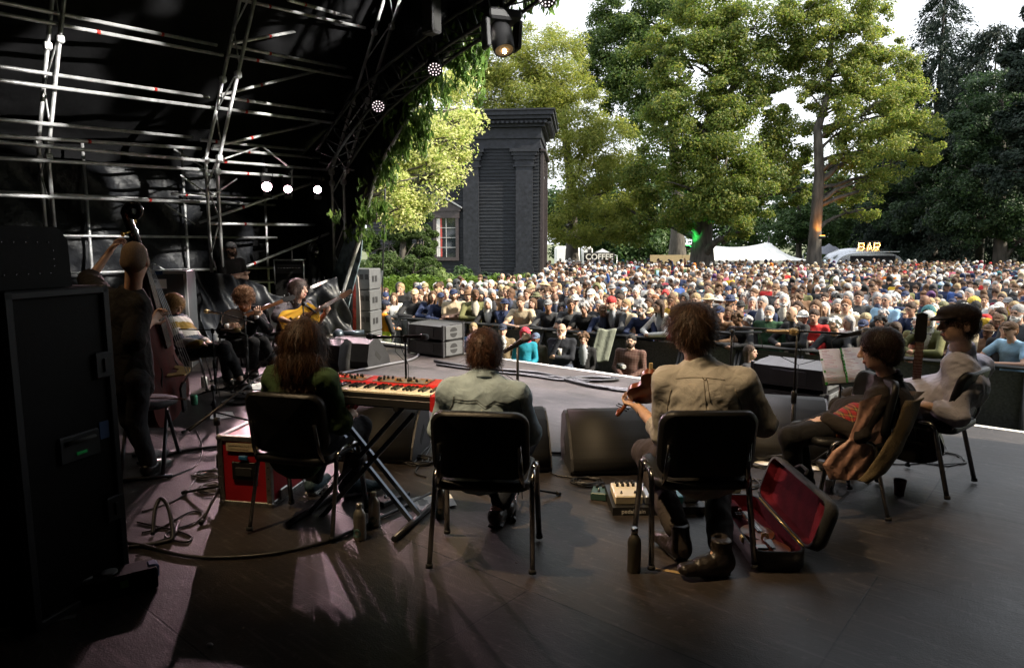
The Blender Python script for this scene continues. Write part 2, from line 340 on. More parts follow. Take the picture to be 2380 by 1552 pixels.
# the trees
TL = [((-9.2, 17.5, 4.0), (2.0, 1.8, 1.6)), B(930, 330, 17, 95, 110), B(1000, 250, 18, 70, 90), B(1010, 345, 17, 62, 60), B(965, 430, 16.5, 75, 52), B(930, 500, 16, 50, 42), B(1060, 190, 19, 60, 60), B(1060, 345, 17, 38, 34), B(1045, 405, 16.5, 40, 30), B(1075, 290, 17.5, 40, 45), B(975, 480, 16.5, 34, 28), B(880, 420, 17, 60, 80), B(1000, 130, 19, 90, 70)]
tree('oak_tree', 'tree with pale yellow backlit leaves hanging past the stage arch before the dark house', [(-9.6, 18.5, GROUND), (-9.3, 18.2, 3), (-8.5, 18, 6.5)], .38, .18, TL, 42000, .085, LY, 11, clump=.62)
tree('yew_bush', 'dark green yew bush between the loudspeaker stack and the house window', [GP(935, 27), P(935, 600, 27), P(940, 520, 27)], .2, .08, [B(930, 600, 27, 70, 48), B(900, 560, 27, 60, 60), B(975, 560, 27.5, 42, 42), B(950, 510, 27, 50, 36), B(985, 612, 27.5, 32, 24), B(870, 620, 26, 50, 30), B(960, 630, 26, 60, 36), B(990, 585, 27, 26, 30)], 34000, .15, leafmat('yew_leaf', [(.028, .055, .012), (.05, .085, .018), (.075, .115, .03), (.035, .065, .016)], .3), 12, cat='bush', asp=.3)
tree('golden_yew', 'broad feathery golden green tree rising right behind the dark wooden house', [GP(1330, 50), P(1330, 450, 50), P(1300, 200, 50)], .5, .2,
     [B(1240, 200, 49, 105), B(1330, 270, 48, 100), B(1180, 130, 50, 80), B(1290, 130, 51, 85), B(1130, 230, 50, 80), B(1400, 330, 48, 80), B(1350, 400, 47, 100), B(1420, 440, 47, 85), B(1330, 520, 47, 75, 60), B(1420, 530, 47, 80, 50), B(1090, 150, 50, 60), B(1200, 280, 51, 90)], 95000, .24, LF, 13, asp=.28)
tree('oak_tree', 'tall oak behind the coffee stall, its crown touching the top of the sky gap', [GP(1575, 64), P(1575, 450, 64), P(1560, 250, 64), P(1530, 60, 64)], .7, .2,
     [B(1440, 120, 62, 80), B(1520, 60, 62, 85), B(1400, 190, 63, 60), B(1500, 180, 62, 80), B(1430, 30, 63, 55), B(1560, -20, 63, 80), B(1480, 260, 62, 70), B(1385, 110, 64, 45)], 62000, .24, leafmat('oak_leaf_mid', [(.035, .07, .018), (.055, .10, .024), (.085, .13, .03), (.12, .15, .035)], .4), 14)
tree('oak_tree', 'largest spreading oak with a thick trunk in front of the white marquee', [GP(1633, 44), P(1633, 520, 44), P(1640, 380, 44), P(1660, 240, 44), P(1690, 120, 44)], .72, .25,
     [B(1600, 150, 43, 85), B(1560, 230, 42, 70), B(1680, 90, 43, 90), B(1760, 60, 43, 90), B(1640, 30, 44, 85), B(1740, 160, 43, 75), B(1820, 90, 43, 70), B(1640, 300, 42, 85), B(1740, 290, 43, 90), B(1560, 340, 43, 75), B(1690, 390, 41, 95), B(1600, 430, 41, 75), B(1780, 400, 43, 75), B(1680, 470, 41, 85, 60), B(1745, 475, 41, 60, 50), B(1580, 500, 43, 50, 45), B(1840, 330, 45, 60), B(1840, 440, 46, 45), B(1720, 540, 41, 40, 26), B(1500, 420, 45, 60), B(1480, 500, 46, 60), B(1800, 230, 43, 50), B(1700, 220, 42, 70), B(1870, 400, 46, 35), B(1530, 130, 43, 60)],
     150000, .165, LG, 15, extra=[(P(1650, 330, 44), P(1545, 250, 43), .3, .08), (P(1655, 260, 44), P(1760, 130, 43), .28, .06)])
tree('lime_tree', 'tall slim tree with a bare lit trunk between the marquee and the bar trailer', [GP(1893, 42), P(1895, 540, 42), P(1905, 400, 42), P(1900, 300, 42), P(1925, 220, 42), P(1935, 60, 42)], .42, .12,
     [B(1900, 60, 42, 75), B(1960, 40, 42, 70), B(1990, 120, 42, 60), B(1870, 130, 42, 55), B(1930, 170, 42, 60), B(1850, 30, 42, 55), B(2010, 270, 41, 75, 60), B(2080, 240, 41, 70, 48), B(2040, 340, 41, 75, 60), B(1975, 350, 41, 50, 45), B(2120, 270, 42, 50, 30), B(1960, 240, 42, 55, 45), B(2030, 420, 42, 60, 32), B(2090, 380, 43, 50, 30), B(1880, 215, 42, 45), B(2000, 190, 42, 55), B(1960, 300, 42, 50), B(2060, 170, 43, 60), B(2085, 215, 43, 55), B(2020, 140, 43, 50), B(2050, 100, 43, 45), B(2030, 40, 43, 45), B(2085, 160, 44, 45), B(1940, 440, 43, 40, 28), B(2000, 480, 44, 55, 35), B(2140, 330, 43, 50)],
     85000, .155, leafmat('lime_leaf', [(.08, .13, .025), (.13, .18, .035), (.20, .23, .05), (.28, .27, .065)], .5), 16, extra=[(P(1908, 420, 42), P(2030, 330, 41), .2, .07), (P(1902, 480, 42), P(2040, 435, 42), .16, .05)])
conifer('conifer_tree', 'tall grey green conifer with a pointed top against the white sky', GP(2150, 62), 26.5, 7.2, LB, 17, 62000, .32, droop=.6)
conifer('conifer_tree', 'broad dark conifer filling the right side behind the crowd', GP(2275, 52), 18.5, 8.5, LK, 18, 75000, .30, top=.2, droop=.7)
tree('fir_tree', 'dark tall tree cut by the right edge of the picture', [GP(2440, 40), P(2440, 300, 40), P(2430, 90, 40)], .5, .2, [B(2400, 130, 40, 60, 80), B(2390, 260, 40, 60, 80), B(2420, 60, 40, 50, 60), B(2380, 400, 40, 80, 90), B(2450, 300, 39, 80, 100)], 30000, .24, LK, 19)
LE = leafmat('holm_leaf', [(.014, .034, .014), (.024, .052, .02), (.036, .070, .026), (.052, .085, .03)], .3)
tree('oak_tree', 'dark green broad tree standing before the conifers at the right edge', [GP(2330, 46), P(2330, 420, 46), P(2325, 220, 46)], .45, .15, [B(2330, 220, 46, 75, 80), B(2270, 290, 46, 70, 75), B(2350, 340, 45, 75, 80), B(2260, 400, 46, 75, 70), B(2340, 460, 45, 80, 70), B(2270, 510, 46, 80, 55), B(2390, 540, 45, 60, 50), B(2220, 480, 47, 55, 55)], 60000, .19, LE, 71)
tree('oak_tree', 'middling green tree with pale tips between the bar letters and the conifers', [GP(2170, 54), P(2170, 430, 54), P(2165, 260, 54)], .4, .15, [B(2160, 330, 54, 65, 60), B(2120, 420, 54, 60, 60), B(2190, 420, 54, 65, 70), B(2150, 500, 53, 75, 55), B(2215, 300, 54, 45, 50), B(2070, 480, 55, 55, 50)], 42000, .20, LE, 72)
tree('oak_tree', 'rounded dull green tree filling the gap left of the slim lit trunk', [GP(1858, 66), P(1858, 500, 66), P(1858, 430, 66)], .3, .12, [B(1850, 480, 66, 60, 50), B(1830, 540, 65, 55, 35), B(1885, 530, 66, 55, 40), B(1930, 520, 66, 55, 50), B(1865, 430, 66, 40, 32)], 22000, .24, LD, 73)
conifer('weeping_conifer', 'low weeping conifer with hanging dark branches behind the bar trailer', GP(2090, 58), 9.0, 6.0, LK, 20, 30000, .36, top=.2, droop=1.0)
tree('oak_tree', 'dark mid green tree behind the right end of the bar trailer', [GP(2230, 60), P(2230, 400, 60), P(2230, 250, 60)], .5, .2, [B(2210, 330, 60, 70), B(2260, 400, 59, 80), B(2180, 430, 60, 60), B(2300, 300, 60, 70), B(2230, 500, 58, 80, 50), B(2330, 500, 57, 80, 55)], 30000, .30, LD, 21)
k = 0
for (px, d, hh, rr, lb) in ((1330, 82, 9, 90, 'dark shrubby tree in the gap right of the house'), (1480, 80, 11, 105, 'dark tree behind the coffee sign'), (1560, 84, 13, 110, 'dark tree behind the oak left of the marquee'), (1750, 86, 12, 120, 'dark tree behind the marquee ridge'),
                            (2075, 76, 17, 100, 'tall dull green tree between the slim trunk and the conifer'), (1900, 88, 9, 110, 'dark tree behind the slim lit trunk'), (2030, 84, 13, 115, 'dark tree left above the bar letters'), (2170, 86, 15, 115, 'dark tree right above the bar letters'), (2330, 80, 14, 120, 'dark tree behind the crowd at the far right')):
    b = GP(px, d); r = rr*d/FPX
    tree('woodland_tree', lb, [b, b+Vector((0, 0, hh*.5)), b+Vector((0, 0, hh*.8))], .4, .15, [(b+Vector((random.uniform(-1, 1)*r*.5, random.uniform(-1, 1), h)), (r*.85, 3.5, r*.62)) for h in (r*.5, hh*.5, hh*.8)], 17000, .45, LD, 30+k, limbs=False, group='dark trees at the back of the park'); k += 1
# unseen trees added past the right edge: they keep the sun off the stage and the right half of the crowd
for (x, y, hh) in ((20, -3, 13), (22, 3, 14), (26, 8, 13), (34, 19, 15), (42, 27, 16)):
    tree('oak_tree', 'leafy oak standing beside the stage beyond the right edge', [(x, y, GROUND), (x, y, hh*.4), (x+.5, y, hh*.8)], .5, .2, [(Vector((x+random.uniform(-2, 2), y+random.uniform(-2, 2), h)), (3.4, 3.6, 2.6)) for h in (hh*.22, hh*.42, hh*.6, hh*.8)], 9000, .34, LD, 50+int(x)+int(y), limbs=False, group='oaks beside the stage')
# ---------------------------------------------------------------- hedge and planting before the house
hp = [P(835, 690, 18.5), P(1000, 672, 22.5), P(1238, 655, 30.5)]; rg = np.random.default_rng(5)
t = rg.uniform(0, 2, 30000); i0 = np.minimum(t.astype(int), 1); q = np.array(hp)[i0]+(np.array(hp)[i0+1]-np.array(hp)[i0])*(t-i0)[:, None]
side = rg.uniform(-1, 1, 30000); hh = rg.uniform(0, 1, 30000)**.6; topz = 1.6-(652-5*t-570)/FPX*q[:, 1]+.06*np.sin(t*21)+.04*np.sin(t*57)+rg.normal(0, .04, 30000)
gz = ground_z(q[:, 0], q[:, 1]); hc = q+np.outer(side*.55, [.25, 1, 0]); hc[:, 2] = gz+(topz-gz)*hh; onTop = hh > .86
nr = np.stack([side*.3, -np.abs(rg.normal(.8, .3, 30000))*(~onTop)-.1, .3+onTop*1.0], 1)+rg.normal(0, .4, (30000, 3))
v, f = quads(hc, nr, .15*rg.uniform(.6, 1.3, 30000), .6); tag(npmesh('hedge', v, f, leafmat('laurel_leaf', [(.06, .11, .018), (.10, .17, .03), (.15, .22, .045), (.07, .13, .02)], .35, .35)), 'long clipped laurel hedge with bright leaves between crowd and house', 'hedge')
def shrub(lb, px, py, d, rpx, rz, n, lm, size, seed):
    b = B(px, py, d, rpx, rz); g = Vector((b[0].x, d, float(ground_z(b[0].x, d))))
    e = empty('shrub', g, 0, lb, 'shrub'); mb = MB()
    for _ in range(7): limb(mb, (0, 0, 0), Vector((random.gauss(0, b[1][0]*.5), random.gauss(0, .3), b[0].z-g.z+random.uniform(-.1, b[1][2]*.6))), .03, .01, .2, 4, 5)
    mb.build('stem', BARK, e, fix=False); v, f = blob_leaves([(A(b[0])-A(g), b[1])], n, size, .4, seed); npmesh('foliage', v, f, lm, parent=e)
shrub('low shrub with pale green leaves under the house window', 1000, 645, 29.5, 48, 17, 1600, leafmat('hosta', [(.10, .15, .04), (.16, .22, .07), (.22, .27, .11)], .3), .28, 61)
shrub('wispy dark green shrub before the left pilaster of the house', 1068, 640, 30.5, 34, 22, 2200, LD, .14, 62)
shrub('small bluish shrub between the two pilasters of the house', 1125, 650, 32, 26, 14, 1200, LB, .13, 63)
# ================================================================ dark timber house
HW = M('black_boards', (0.014, 0.016, 0.020), .6, spec=.2, var=.6, scale=5, stretch=(.4, .4, 6), bump=.25, bscale=30); HT = M('black_trim', (0.019, 0.021, 0.027), .55, spec=.25, var=.4, scale=6, bump=.15, bscale=25)
HP = M('purple_brown_paint', (0.045, 0.035, 0.037), .5, var=.3, scale=6)
d1 = 36.0; c1 = P(1252, 600, d1)                 # near right corner
hu = Vector((-1, 0.10, 0)).normalized(); hn = Vector((-hu.y*-1, 0, 0))
hn = Vector((0.10, 1, 0)).normalized()           # into the building, hu = along the front to the left
px2m = d1/FPX; bz = float(ground_z(c1.x-2, d1)); ztop = P(1252, 262, d1).z; L = 9.2; DEP = 5.2
house = empty('wooden_house', (c1.x, c1.y, bz), 0, 'tall dark boarded house with pilasters and a heavy cornice behind the hedge', 'house')
def HL(a, b, z): return hu*a + hn*b + Vector((0, 0, z-bz))
mb = MB(); nbd = 46; zt = P(1252, 345, d1).z
for i in range(nbd):                             # lapped boards: each stands a little proud at its foot
    z0 = bz-.4+(zt+.4-bz)*i/nbd; z1 = bz-.4+(zt+.4-bz)*(i+1)/nbd; j = random.uniform(0, .006)
    vs = [HL(-.0, -.034-j, z0), HL(L, -.034-j, z0), HL(L, 0, z1), HL(-.0, 0, z1), HL(0, .05, z0), HL(L, .05, z0)]
    mb.add(vs, [(0, 1, 2, 3), (0, 4, 5, 1)])
    vs = [HL(-.055, 0, z0), HL(-.055, DEP, z0), HL(0, DEP, z1), HL(0, 0, z1)]; mb.add(vs, [(0, 1, 2, 3)])
def hbox(m, a0, a1, b0, b1, z0, z1, mi=0):
    vs = [HL(a, b, z) for a in (a0, a1) for b in (b0, b1) for z in (z0, z1)]; m.add(vs, [(0, 1, 3, 2), (4, 6, 7, 5), (0, 4, 5, 1), (2, 3, 7, 6), (0, 2, 6, 4), (1, 5, 7, 3)], mi)
hbox(mb, .1, L, .08, DEP-.1, bz-.4, ztop-.2)
mb.build('wall', HW, house)
def zpx(y): return P(1252, y, d1).z
mb = MB()                                        # entablature and stepped cornice
steps = [(345, 338, .10), (338, 322, .06), (322, 316, .14), (316, 296, .10), (296, 288, .30), (288, 280, .42), (280, 272, .62), (272, 262, .74), (262, 258, .82)]
for (ya, yb, o) in steps: hbox(mb, -o, L, -o, DEP, zpx(ya), zpx(yb)-.004)
for i in range(40):
    a = -.4+i*.24; hbox(mb, a, a+.12, -.60, -.42, zpx(290), zpx(285)+.01)
for i in range(22): b = -.3+i*.24; hbox(mb, -.60, -.42, b, b+.12, zpx(290), zpx(285)+.01)
mb.build('cornice', HT, house)
for (pxa, pxb) in ((1194, 1243), (1072, 1119)):
    mb = MB(); a0 = (1252-pxb)*px2m; a1 = (1252-pxa)*px2m; dx = .12
    hbox(mb, a0+dx, a1-dx, -.16, 0, zpx(634), zpx(388)); hbox(mb, a0, a1, -.30, 0, bz-.2, zpx(632)); hbox(mb, a0+.06, a1-.06, -.24, 0, zpx(632), zpx(622))
    for (ya, yb, e, dep) in ((388, 384, .04, .2), (384, 372, -.04, .18), (372, 362, .03, .24), (362, 354, .12, .3), (354, 346, .2, .38)): hbox(mb, a0+dx-e-.1, a1-dx+e+.1, -dep, 0, zpx(ya), zpx(yb))
    mb.build('pilaster', HT, house)
w = MB(); wa0 = (1252-1066)*px2m; wa1 = (1252-1006)*px2m      # window with pediment
hbox(w, wa0, wa1, -.16, 0, zpx(606), zpx(598)); hbox(w, wa0, wa0+.16, -.14, 0, zpx(598), zpx(506)); hbox(w, wa1-.16, wa1, -.14, 0, zpx(598), zpx(506)); hbox(w, wa0-.05, wa1+.05, -.16, 0, zpx(506), zpx(490)); hbox(w, wa0-.12, wa1+.12, -.2, 0, zpx(490), zpx(484))
vs = [HL(wa0-.1, -.19, zpx(484)), HL(wa1+.1, -.19, zpx(484)), HL((wa0+wa1)/2, -.19, zpx(464)), HL(wa0-.1, 0, zpx(484)), HL(wa1+.1, 0, zpx(484)), HL((wa0+wa1)/2, 0, zpx(464))]
w.add(vs, [(0, 1, 2), (0, 2, 5, 3), (1, 4, 5, 2)])
wo_ = w.build('window', HP, house)
w = MB()
for sgn, aa in ((1, wa0-.2), (-1, wa1+.2)):
    m_ = (wa0+wa1)/2; w.add([HL(aa, -.3, zpx(484)), HL(m_, -.3, zpx(461)), HL(m_, 0, zpx(461)), HL(aa, 0, zpx(484)), HL(aa, -.3, zpx(481)), HL(m_, -.3, zpx(457)), HL(m_, 0, zpx(457)), HL(aa, 0, zpx(481))], [(0, 1, 2, 3), (4, 7, 6, 5), (0, 4, 5, 1), (0, 3, 7, 4)])
w.build('pediment', M('lead_grey', (.25, .26, .28), .5), wo_)
w = MB(); hbox(w, wa0+.16, wa1-.16, -.07, -.062, zpx(598), zpx(506)); w.build('pane', M('dark_glass', (.02, .025, .03), .06, spec=.9), wo_)
w = MB(); m_ = (wa0+wa1)/2
for k in range(1, 4): zz = zpx(598)+(zpx(506)-zpx(598))*k/4; hbox(w, wa0+.16, wa1-.16, -.095, -.073, zz-.015, zz+.015)
hbox(w, m_-.03, m_, -.096, -.074, zpx(598), zpx(506)); w.build('glazing_bar', M('pale_bar', (.42, .42, .42), .5), wo_)
w = MB()
for k in range(5): hbox(w, wa1-.22-k*.05, wa1-.18-k*.05, -.088+.005*(k % 2), -.0745, zpx(597), zpx(507), 0 if k < 4 else 1)
hbox(w, wa1-.47, wa1-.40, -.085, -.0745, zpx(597), zpx(507), 1); w.build('curtain', [M('white_curtain', (.7, .68, .66), .8), M('red_curtain', (.4, .06, .05), .8)], wo_)
w = MB()                                         # porch side: tall arch frame on the right face
for b in (.35, 1.1, DEP-.9, DEP-.25): hbox(w, -.2, -.05, b, b+.26, bz-.2, zpx(350))
hbox(w, -.32, -.04, .2, DEP, zpx(350), zpx(345)); hbox(w, -.26, -.04, .3, 1.5, bz-.2, bz+.5)
for k in range(12):
    a0 = PI*k/12; b0 = 2.6-1.25*math.cos(a0); hbox(w, -.16, -.06, b0-.14, b0+.14, zpx(400)+1.1*math.sin(a0)-.14, zpx(400)+1.1*math.sin(a0)+.14)
hbox(w, -.14, -.055, 1.36, 1.5, bz, zpx(400)); hbox(w, -.14, -.055, 3.7, 3.85, bz, zpx(400)); w.build('porch_frame', HP, house)
# ================================================================ stalls, marquee and bar trailer beyond the crowd
WHITE = M('white_canvas', (.80, .80, .78), .8, var=.05); BLK = M('matt_black', (.018, .018, .02), .6, var=.2); STEEL = M('galvanised_steel', (.50, .51, .53), .42, 1.0, var=.25, scale=12, bump=.1, bscale=40)
d = 56; z0 = GROUND+.15; mqz = lambda y: 1.6+(570-y)*d/FPX
mq = empty('marquee', (P(1720, 600, d).x, d, z0), 0, 'long white marquee tent behind the thick oak trunk', 'tent'); ox = mq.location.x
def MX(px): return P(px, 600, d).x-ox
mb = MB(); e0, e1, r0_, r1_ = MX(1605), MX(1855), MX(1655), MX(1785); ze, zr, zm = mqz(603)-z0, mqz(563)-z0, mqz(571)-z0
def roofp(a, b):                                  # sagging ridge between two poles
    xx = e0+(e1-e0)*a; t = min(max((xx-r0_)/(r1_-r0_), 0), 1)
    rz_ = (zm+(zr-zm)*t-.25*math.sin(PI*t)) if r0_ <= xx <= r1_ else (ze+(zm-ze)*((xx-e0)/(r0_-e0))**1.25 if xx < r0_ else ze+(zr-ze)*((e1-xx)/(e1-r1_))**1.25)
    s = abs(b-.5)*2; return Vector((xx, -4+8*b, rz_+(ze-rz_)*s**.85))
mb.grid(48, 16, roofp); mb.build('canvas_roof', WHITE, mq, fix=False)
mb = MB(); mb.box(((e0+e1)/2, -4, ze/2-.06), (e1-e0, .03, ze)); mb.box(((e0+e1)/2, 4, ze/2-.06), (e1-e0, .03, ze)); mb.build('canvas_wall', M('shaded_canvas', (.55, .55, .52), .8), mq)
for xx in (r0_, r1_): MB().tube([(xx, 0, 0), (xx, 0, (zm if xx == r0_ else zr)+.45)], .05, 6).build('pole', BLK, mq)
def gazebo(label, px, ptop, pe, half, d, m):
    g = Vector((P(px, 600, d).x, d, GROUND+.1)); e = empty('gazebo_tent', g, 0, label, 'tent'); zt_, ze_ = 1.6+(570-ptop)*d/FPX-g.z, 1.6+(570-pe)*d/FPX-g.z; h = half*d/FPX; mb = MB()
    mb.grid(8, 8, lambda a, b: Vector(((a*2-1)*h, (b*2-1)*h, ze_+(zt_-ze_)*max(0, 1-max(abs(a*2-1), abs(b*2-1)))**1.2))); mb.build('canopy', m, e, fix=False)
    mb = MB()
    for sx in (-1, 1):
        for sy in (-1, 1): mb.tube([(sx*h*.97, sy*h*.97, 0), (sx*h*.97, sy*h*.97, ze_)], .03, 6)
    mb.build('pole', STEEL, e); return e
gazebo('small grey peaked gazebo left of the bar trailer', 1925, 566, 590, 42, 58, M('grey_canvas', (.14, .15, .18), .8))
gazebo('grey peaked gazebo above the coffee sign', 1400, 578, 593, 30, 54, M('pale_grey_canvas', (.30, .31, .33), .8))
FONT = bpy.data.fonts[0] if len(bpy.data.fonts) else None
def text(name, body, mat, loc, size, rot, parent=None, ext=.01, align='CENTER', weight=0.0):
    cu = bpy.data.curves.new(name, 'FONT'); cu.body = body; cu.size = size; cu.extrude = ext; cu.align_x = align; cu.offset = weight
    tmp = bpy.data.objects.new(name, cu); COL.objects.link(tmp); dg = bpy.context.evaluated_depsgraph_get(); me = bpy.data.meshes.new_from_object(tmp.evaluated_get(dg)); bpy.data.objects.remove(tmp)
    me.materials.clear(); me.materials.append(mat); o = link(name, me, parent); o.matrix_local = Matrix.Translation(loc) @ rot.to_4x4(); return o
UPR = Matrix.Rotation(PI/2, 3, 'X')
d = 50; p = P(1393, 597, d); cs = empty('coffee_sign', (p.x, d, p.z), 0, 'black coffee sign with white capital letters at the back of the crowd', 'sign')
MB().box((0, .06, 0), (2.25, .08, .62)).build('board', BLK, cs); text('lettering', 'COFFEE', M('sign_white', (.85, .85, .85), .5), (0, 0, -.19), .58, UPR, cs, .02, weight=.012)
MB().tube([(-1, .08, -.3), (-1, .08, -2.2)], .04).tube([(1, .08, -.3), (1, .08, -2.2)], .04).build('post', BLK, cs)
for (a, b, lb) in ((1510, 1585, 'plywood hoarding panel left of the marquee'), (1585, 1622, 'second plywood hoarding panel beside the oak trunk')):
    d = 53; pa, pb = P(a, 612, d), P(b, 612, d); h = .95
    MB().box(((pa.x+pb.x)/2, d, GROUND+1.1), (pb.x-pa.x-.03, .06, 2.0)).build('hoarding_panel', M('plywood', (.42, .33, .2), .8), None); tag(bpy.data.objects[-1] if False else COL.objects[-1], lb, 'hoarding')
d = 66
for (a, b, lb) in ((1290, 1345, 'pale van parked in the gap right of the house'), (1352, 1375, 'pale panel standing left of the coffee sign')):
    pa, pb = P(a, 590, d), P(b, 590, d); w = pb.x-pa.x; e = empty('parked_van', ((pa.x+pb.x)/2, d, GROUND+.2), 0, lb, 'van'); h = 2.6
    MB().box((0, 0, h*.55), (w, 2, h*.86), bev=.2).build('body', M('pale_van', (.75, .76, .78), .35), e); MB().box((w*.2, -1.01, h*.72), (w*.4, .02, h*.28)).build('window', BLK, e)
    for sx in (-.3, .3): MB().lathe((w*sx, -1.0, .32), [(.1, -.1), (.32, -.1), (.32, .1), (.1, .1)], (0, 1, 0), 14).build('wheel', BLK, e)
# bar trailer: rounded polished caravan
d = 50; pa, pb = P(1918, 600, d), P(2088, 600, d); w = pb.x-pa.x; tr = empty('bar_trailer', ((pa.x+pb.x)/2, d, GROUND+.05), 0, 'rounded polished silver bar trailer with an open serving hatch', 'trailer')
h = 1.6+(570-578)*d/FPX-GROUND; ALU = M('polished_aluminium', (.36, .38, .41), .22, 1.0, var=.2); mb = MB()
prof = []                                         # superellipse shell swept front to back
n = 28
for i in range(n+1):
    a = PI*i/n; c_, s_ = math.cos(a), math.sin(a); prof.append((w/2*math.copysign(abs(c_)**.55, c_), .5+(h-.5)*abs(s_)**.55))
def tsh(a, b):
    x, z = prof[int(round(a*n))]; e = 1-.16*abs(b*2-1)**3; return Vector((x*(1-.06*abs(b*2-1)**3), (b*2-1)*1.25, .5+(z-.5)*e))
mb.grid(n, 10, tsh); fr = [tsh(i/n, 0) for i in range(n+1)]; mb.add(fr, [tuple(range(n+1))]); mb.add([tsh(i/n, 1) for i in range(n+1)], [tuple(range(n+1))]); mb.build('body', ALU, tr)
MB().box((.15, -1.262, .5+(h-.5)*.46), (w*.60, .03, (h-.5)*.56)).build('hatch', M('hatch_dark', (.012, .012, .014), .8), tr); MB().box((.15, -1.45, .5+(h-.5)*.21), (w*.54, .4, .05)).build('counter', ALU, tr)
MB().box((.1, -1.5, h*.90), (w*.62, .5, .05)).build('awning', M('awning_silver', (.6, .62, .65), .3, .8), tr); MB().box((-w*.33, -1.265, h*.52), (w*.14, .02, .55)).build('poster', M('bar_poster', (.05, .06, .2), .6, var=.6, scale=6), tr)
for sx in (-.25, .25): MB().lathe((w*sx, -1.15, .36), [(.1, -.1), (.36, -.1), (.36, .1), (.1, .1)], (0, 1, 0), 16).build('wheel', BLK, tr)
p = P(2011, 575, d); bs = empty('bar_sign', (p.x, d-.6, p.z), 0, 'bar letters outlined with glowing bulbs on the trailer roof', 'sign')
tx = text('lettering', 'BAR', M('sign_bronze', (.30, .2, .06), .4, .5), (0, .05, -.28), .84, UPR, bs, .05, weight=.02)
BULB = M('bulb_glow', (1, .7, .3), .4, emit=(1, .62, .22), es=7); mb = MB(); W7 = .52
def strokes(ch):
    return {'B': [[(0, 0), (0, 6)], [(0, 6), (3, 6), (3.6, 4.6), (3, 3.2), (0, 3.2)], [(3, 3.2), (3.9, 1.7), (3, 0), (0, 0)]], 'A': [[(0, 0), (2, 6), (4, 0)], [(.8, 2.2), (3.2, 2.2)]], 'R': [[(0, 0), (0, 6)], [(0, 6), (3, 6), (3.6, 4.6), (3, 3.1), (0, 3.1)], [(1.6, 3.1), (3.8, 0)]]}[ch]
for k, ch in enumerate('BAR'):
    for st in strokes(ch):
        for (a, b) in zip(st[:-1], st[1:]):
            m_ = max(1, int(round(math.dist(a, b)/1.15)))
            for q in range(m_+1): x = a[0]+(b[0]-a[0])*q/m_; z = a[1]+(b[1]-a[1])*q/m_; mb.ball((-.80+k*.565+x*.112, -.03, -.26+z*.094), .026, n=6)
mb.build('bulb', BULB, bs); MB().tube([(-.7, .05, -.3), (-.7, .05, -.6)], .03).tube([(.7, .05, -.3), (.7, .05, -.6)], .03).tube([(-.9, .05, .42), (.9, .05, .42)], .02).build('bracket', BLK, bs)
# park flood lamps strapped to the two trunks
def flood(label, loc, aim, col, power, body=BLK):
    e = empty('flood_lamp', loc, 0, label, 'lamp'); q = frame(Vector(aim)); b = MB(); b.box((0, 0, 0), (.34, .26, .12), q, bev=.02); b.build('housing', body, e)
    MB().box(q @ Vector((0, 0, .065)), (.28, .2, .02), q).build('lens', M('flood_'+label[:6], col, .4, emit=col, es=9), e)
    MB().tube([(0, .0, 0), (0, .28, -.05)], .03).build('bracket', body, e)
    l = bpy.data.lights.new('flood_light', 'SPOT'); l.energy = power; l.color = col; l.spot_size = R(85); l.spot_blend = .6; l.shadow_soft_size = .08
    o = bpy.data.objects.new('flood_light', l); COL.objects.link(o); o.parent = e; o.matrix_local = Matrix.Translation(Vector(aim).normalized()*.12) @ Vector(aim).to_track_quat('-Z', 'Y').to_matrix().to_4x4()
flood('orange flood lamp strapped on the slim trunk shining up the bark', P(1896, 552, 42)+Vector((0, -.85, 0)), (.05, .45, 1), (1, .36, .04), 130)
flood('green flood lamp strapped on the thick oak shining up its left side', P(1600, 574, 44)+Vector((-.15, -.55, 0)), (.42, .30, 1), (.05, 1, .15), 110)
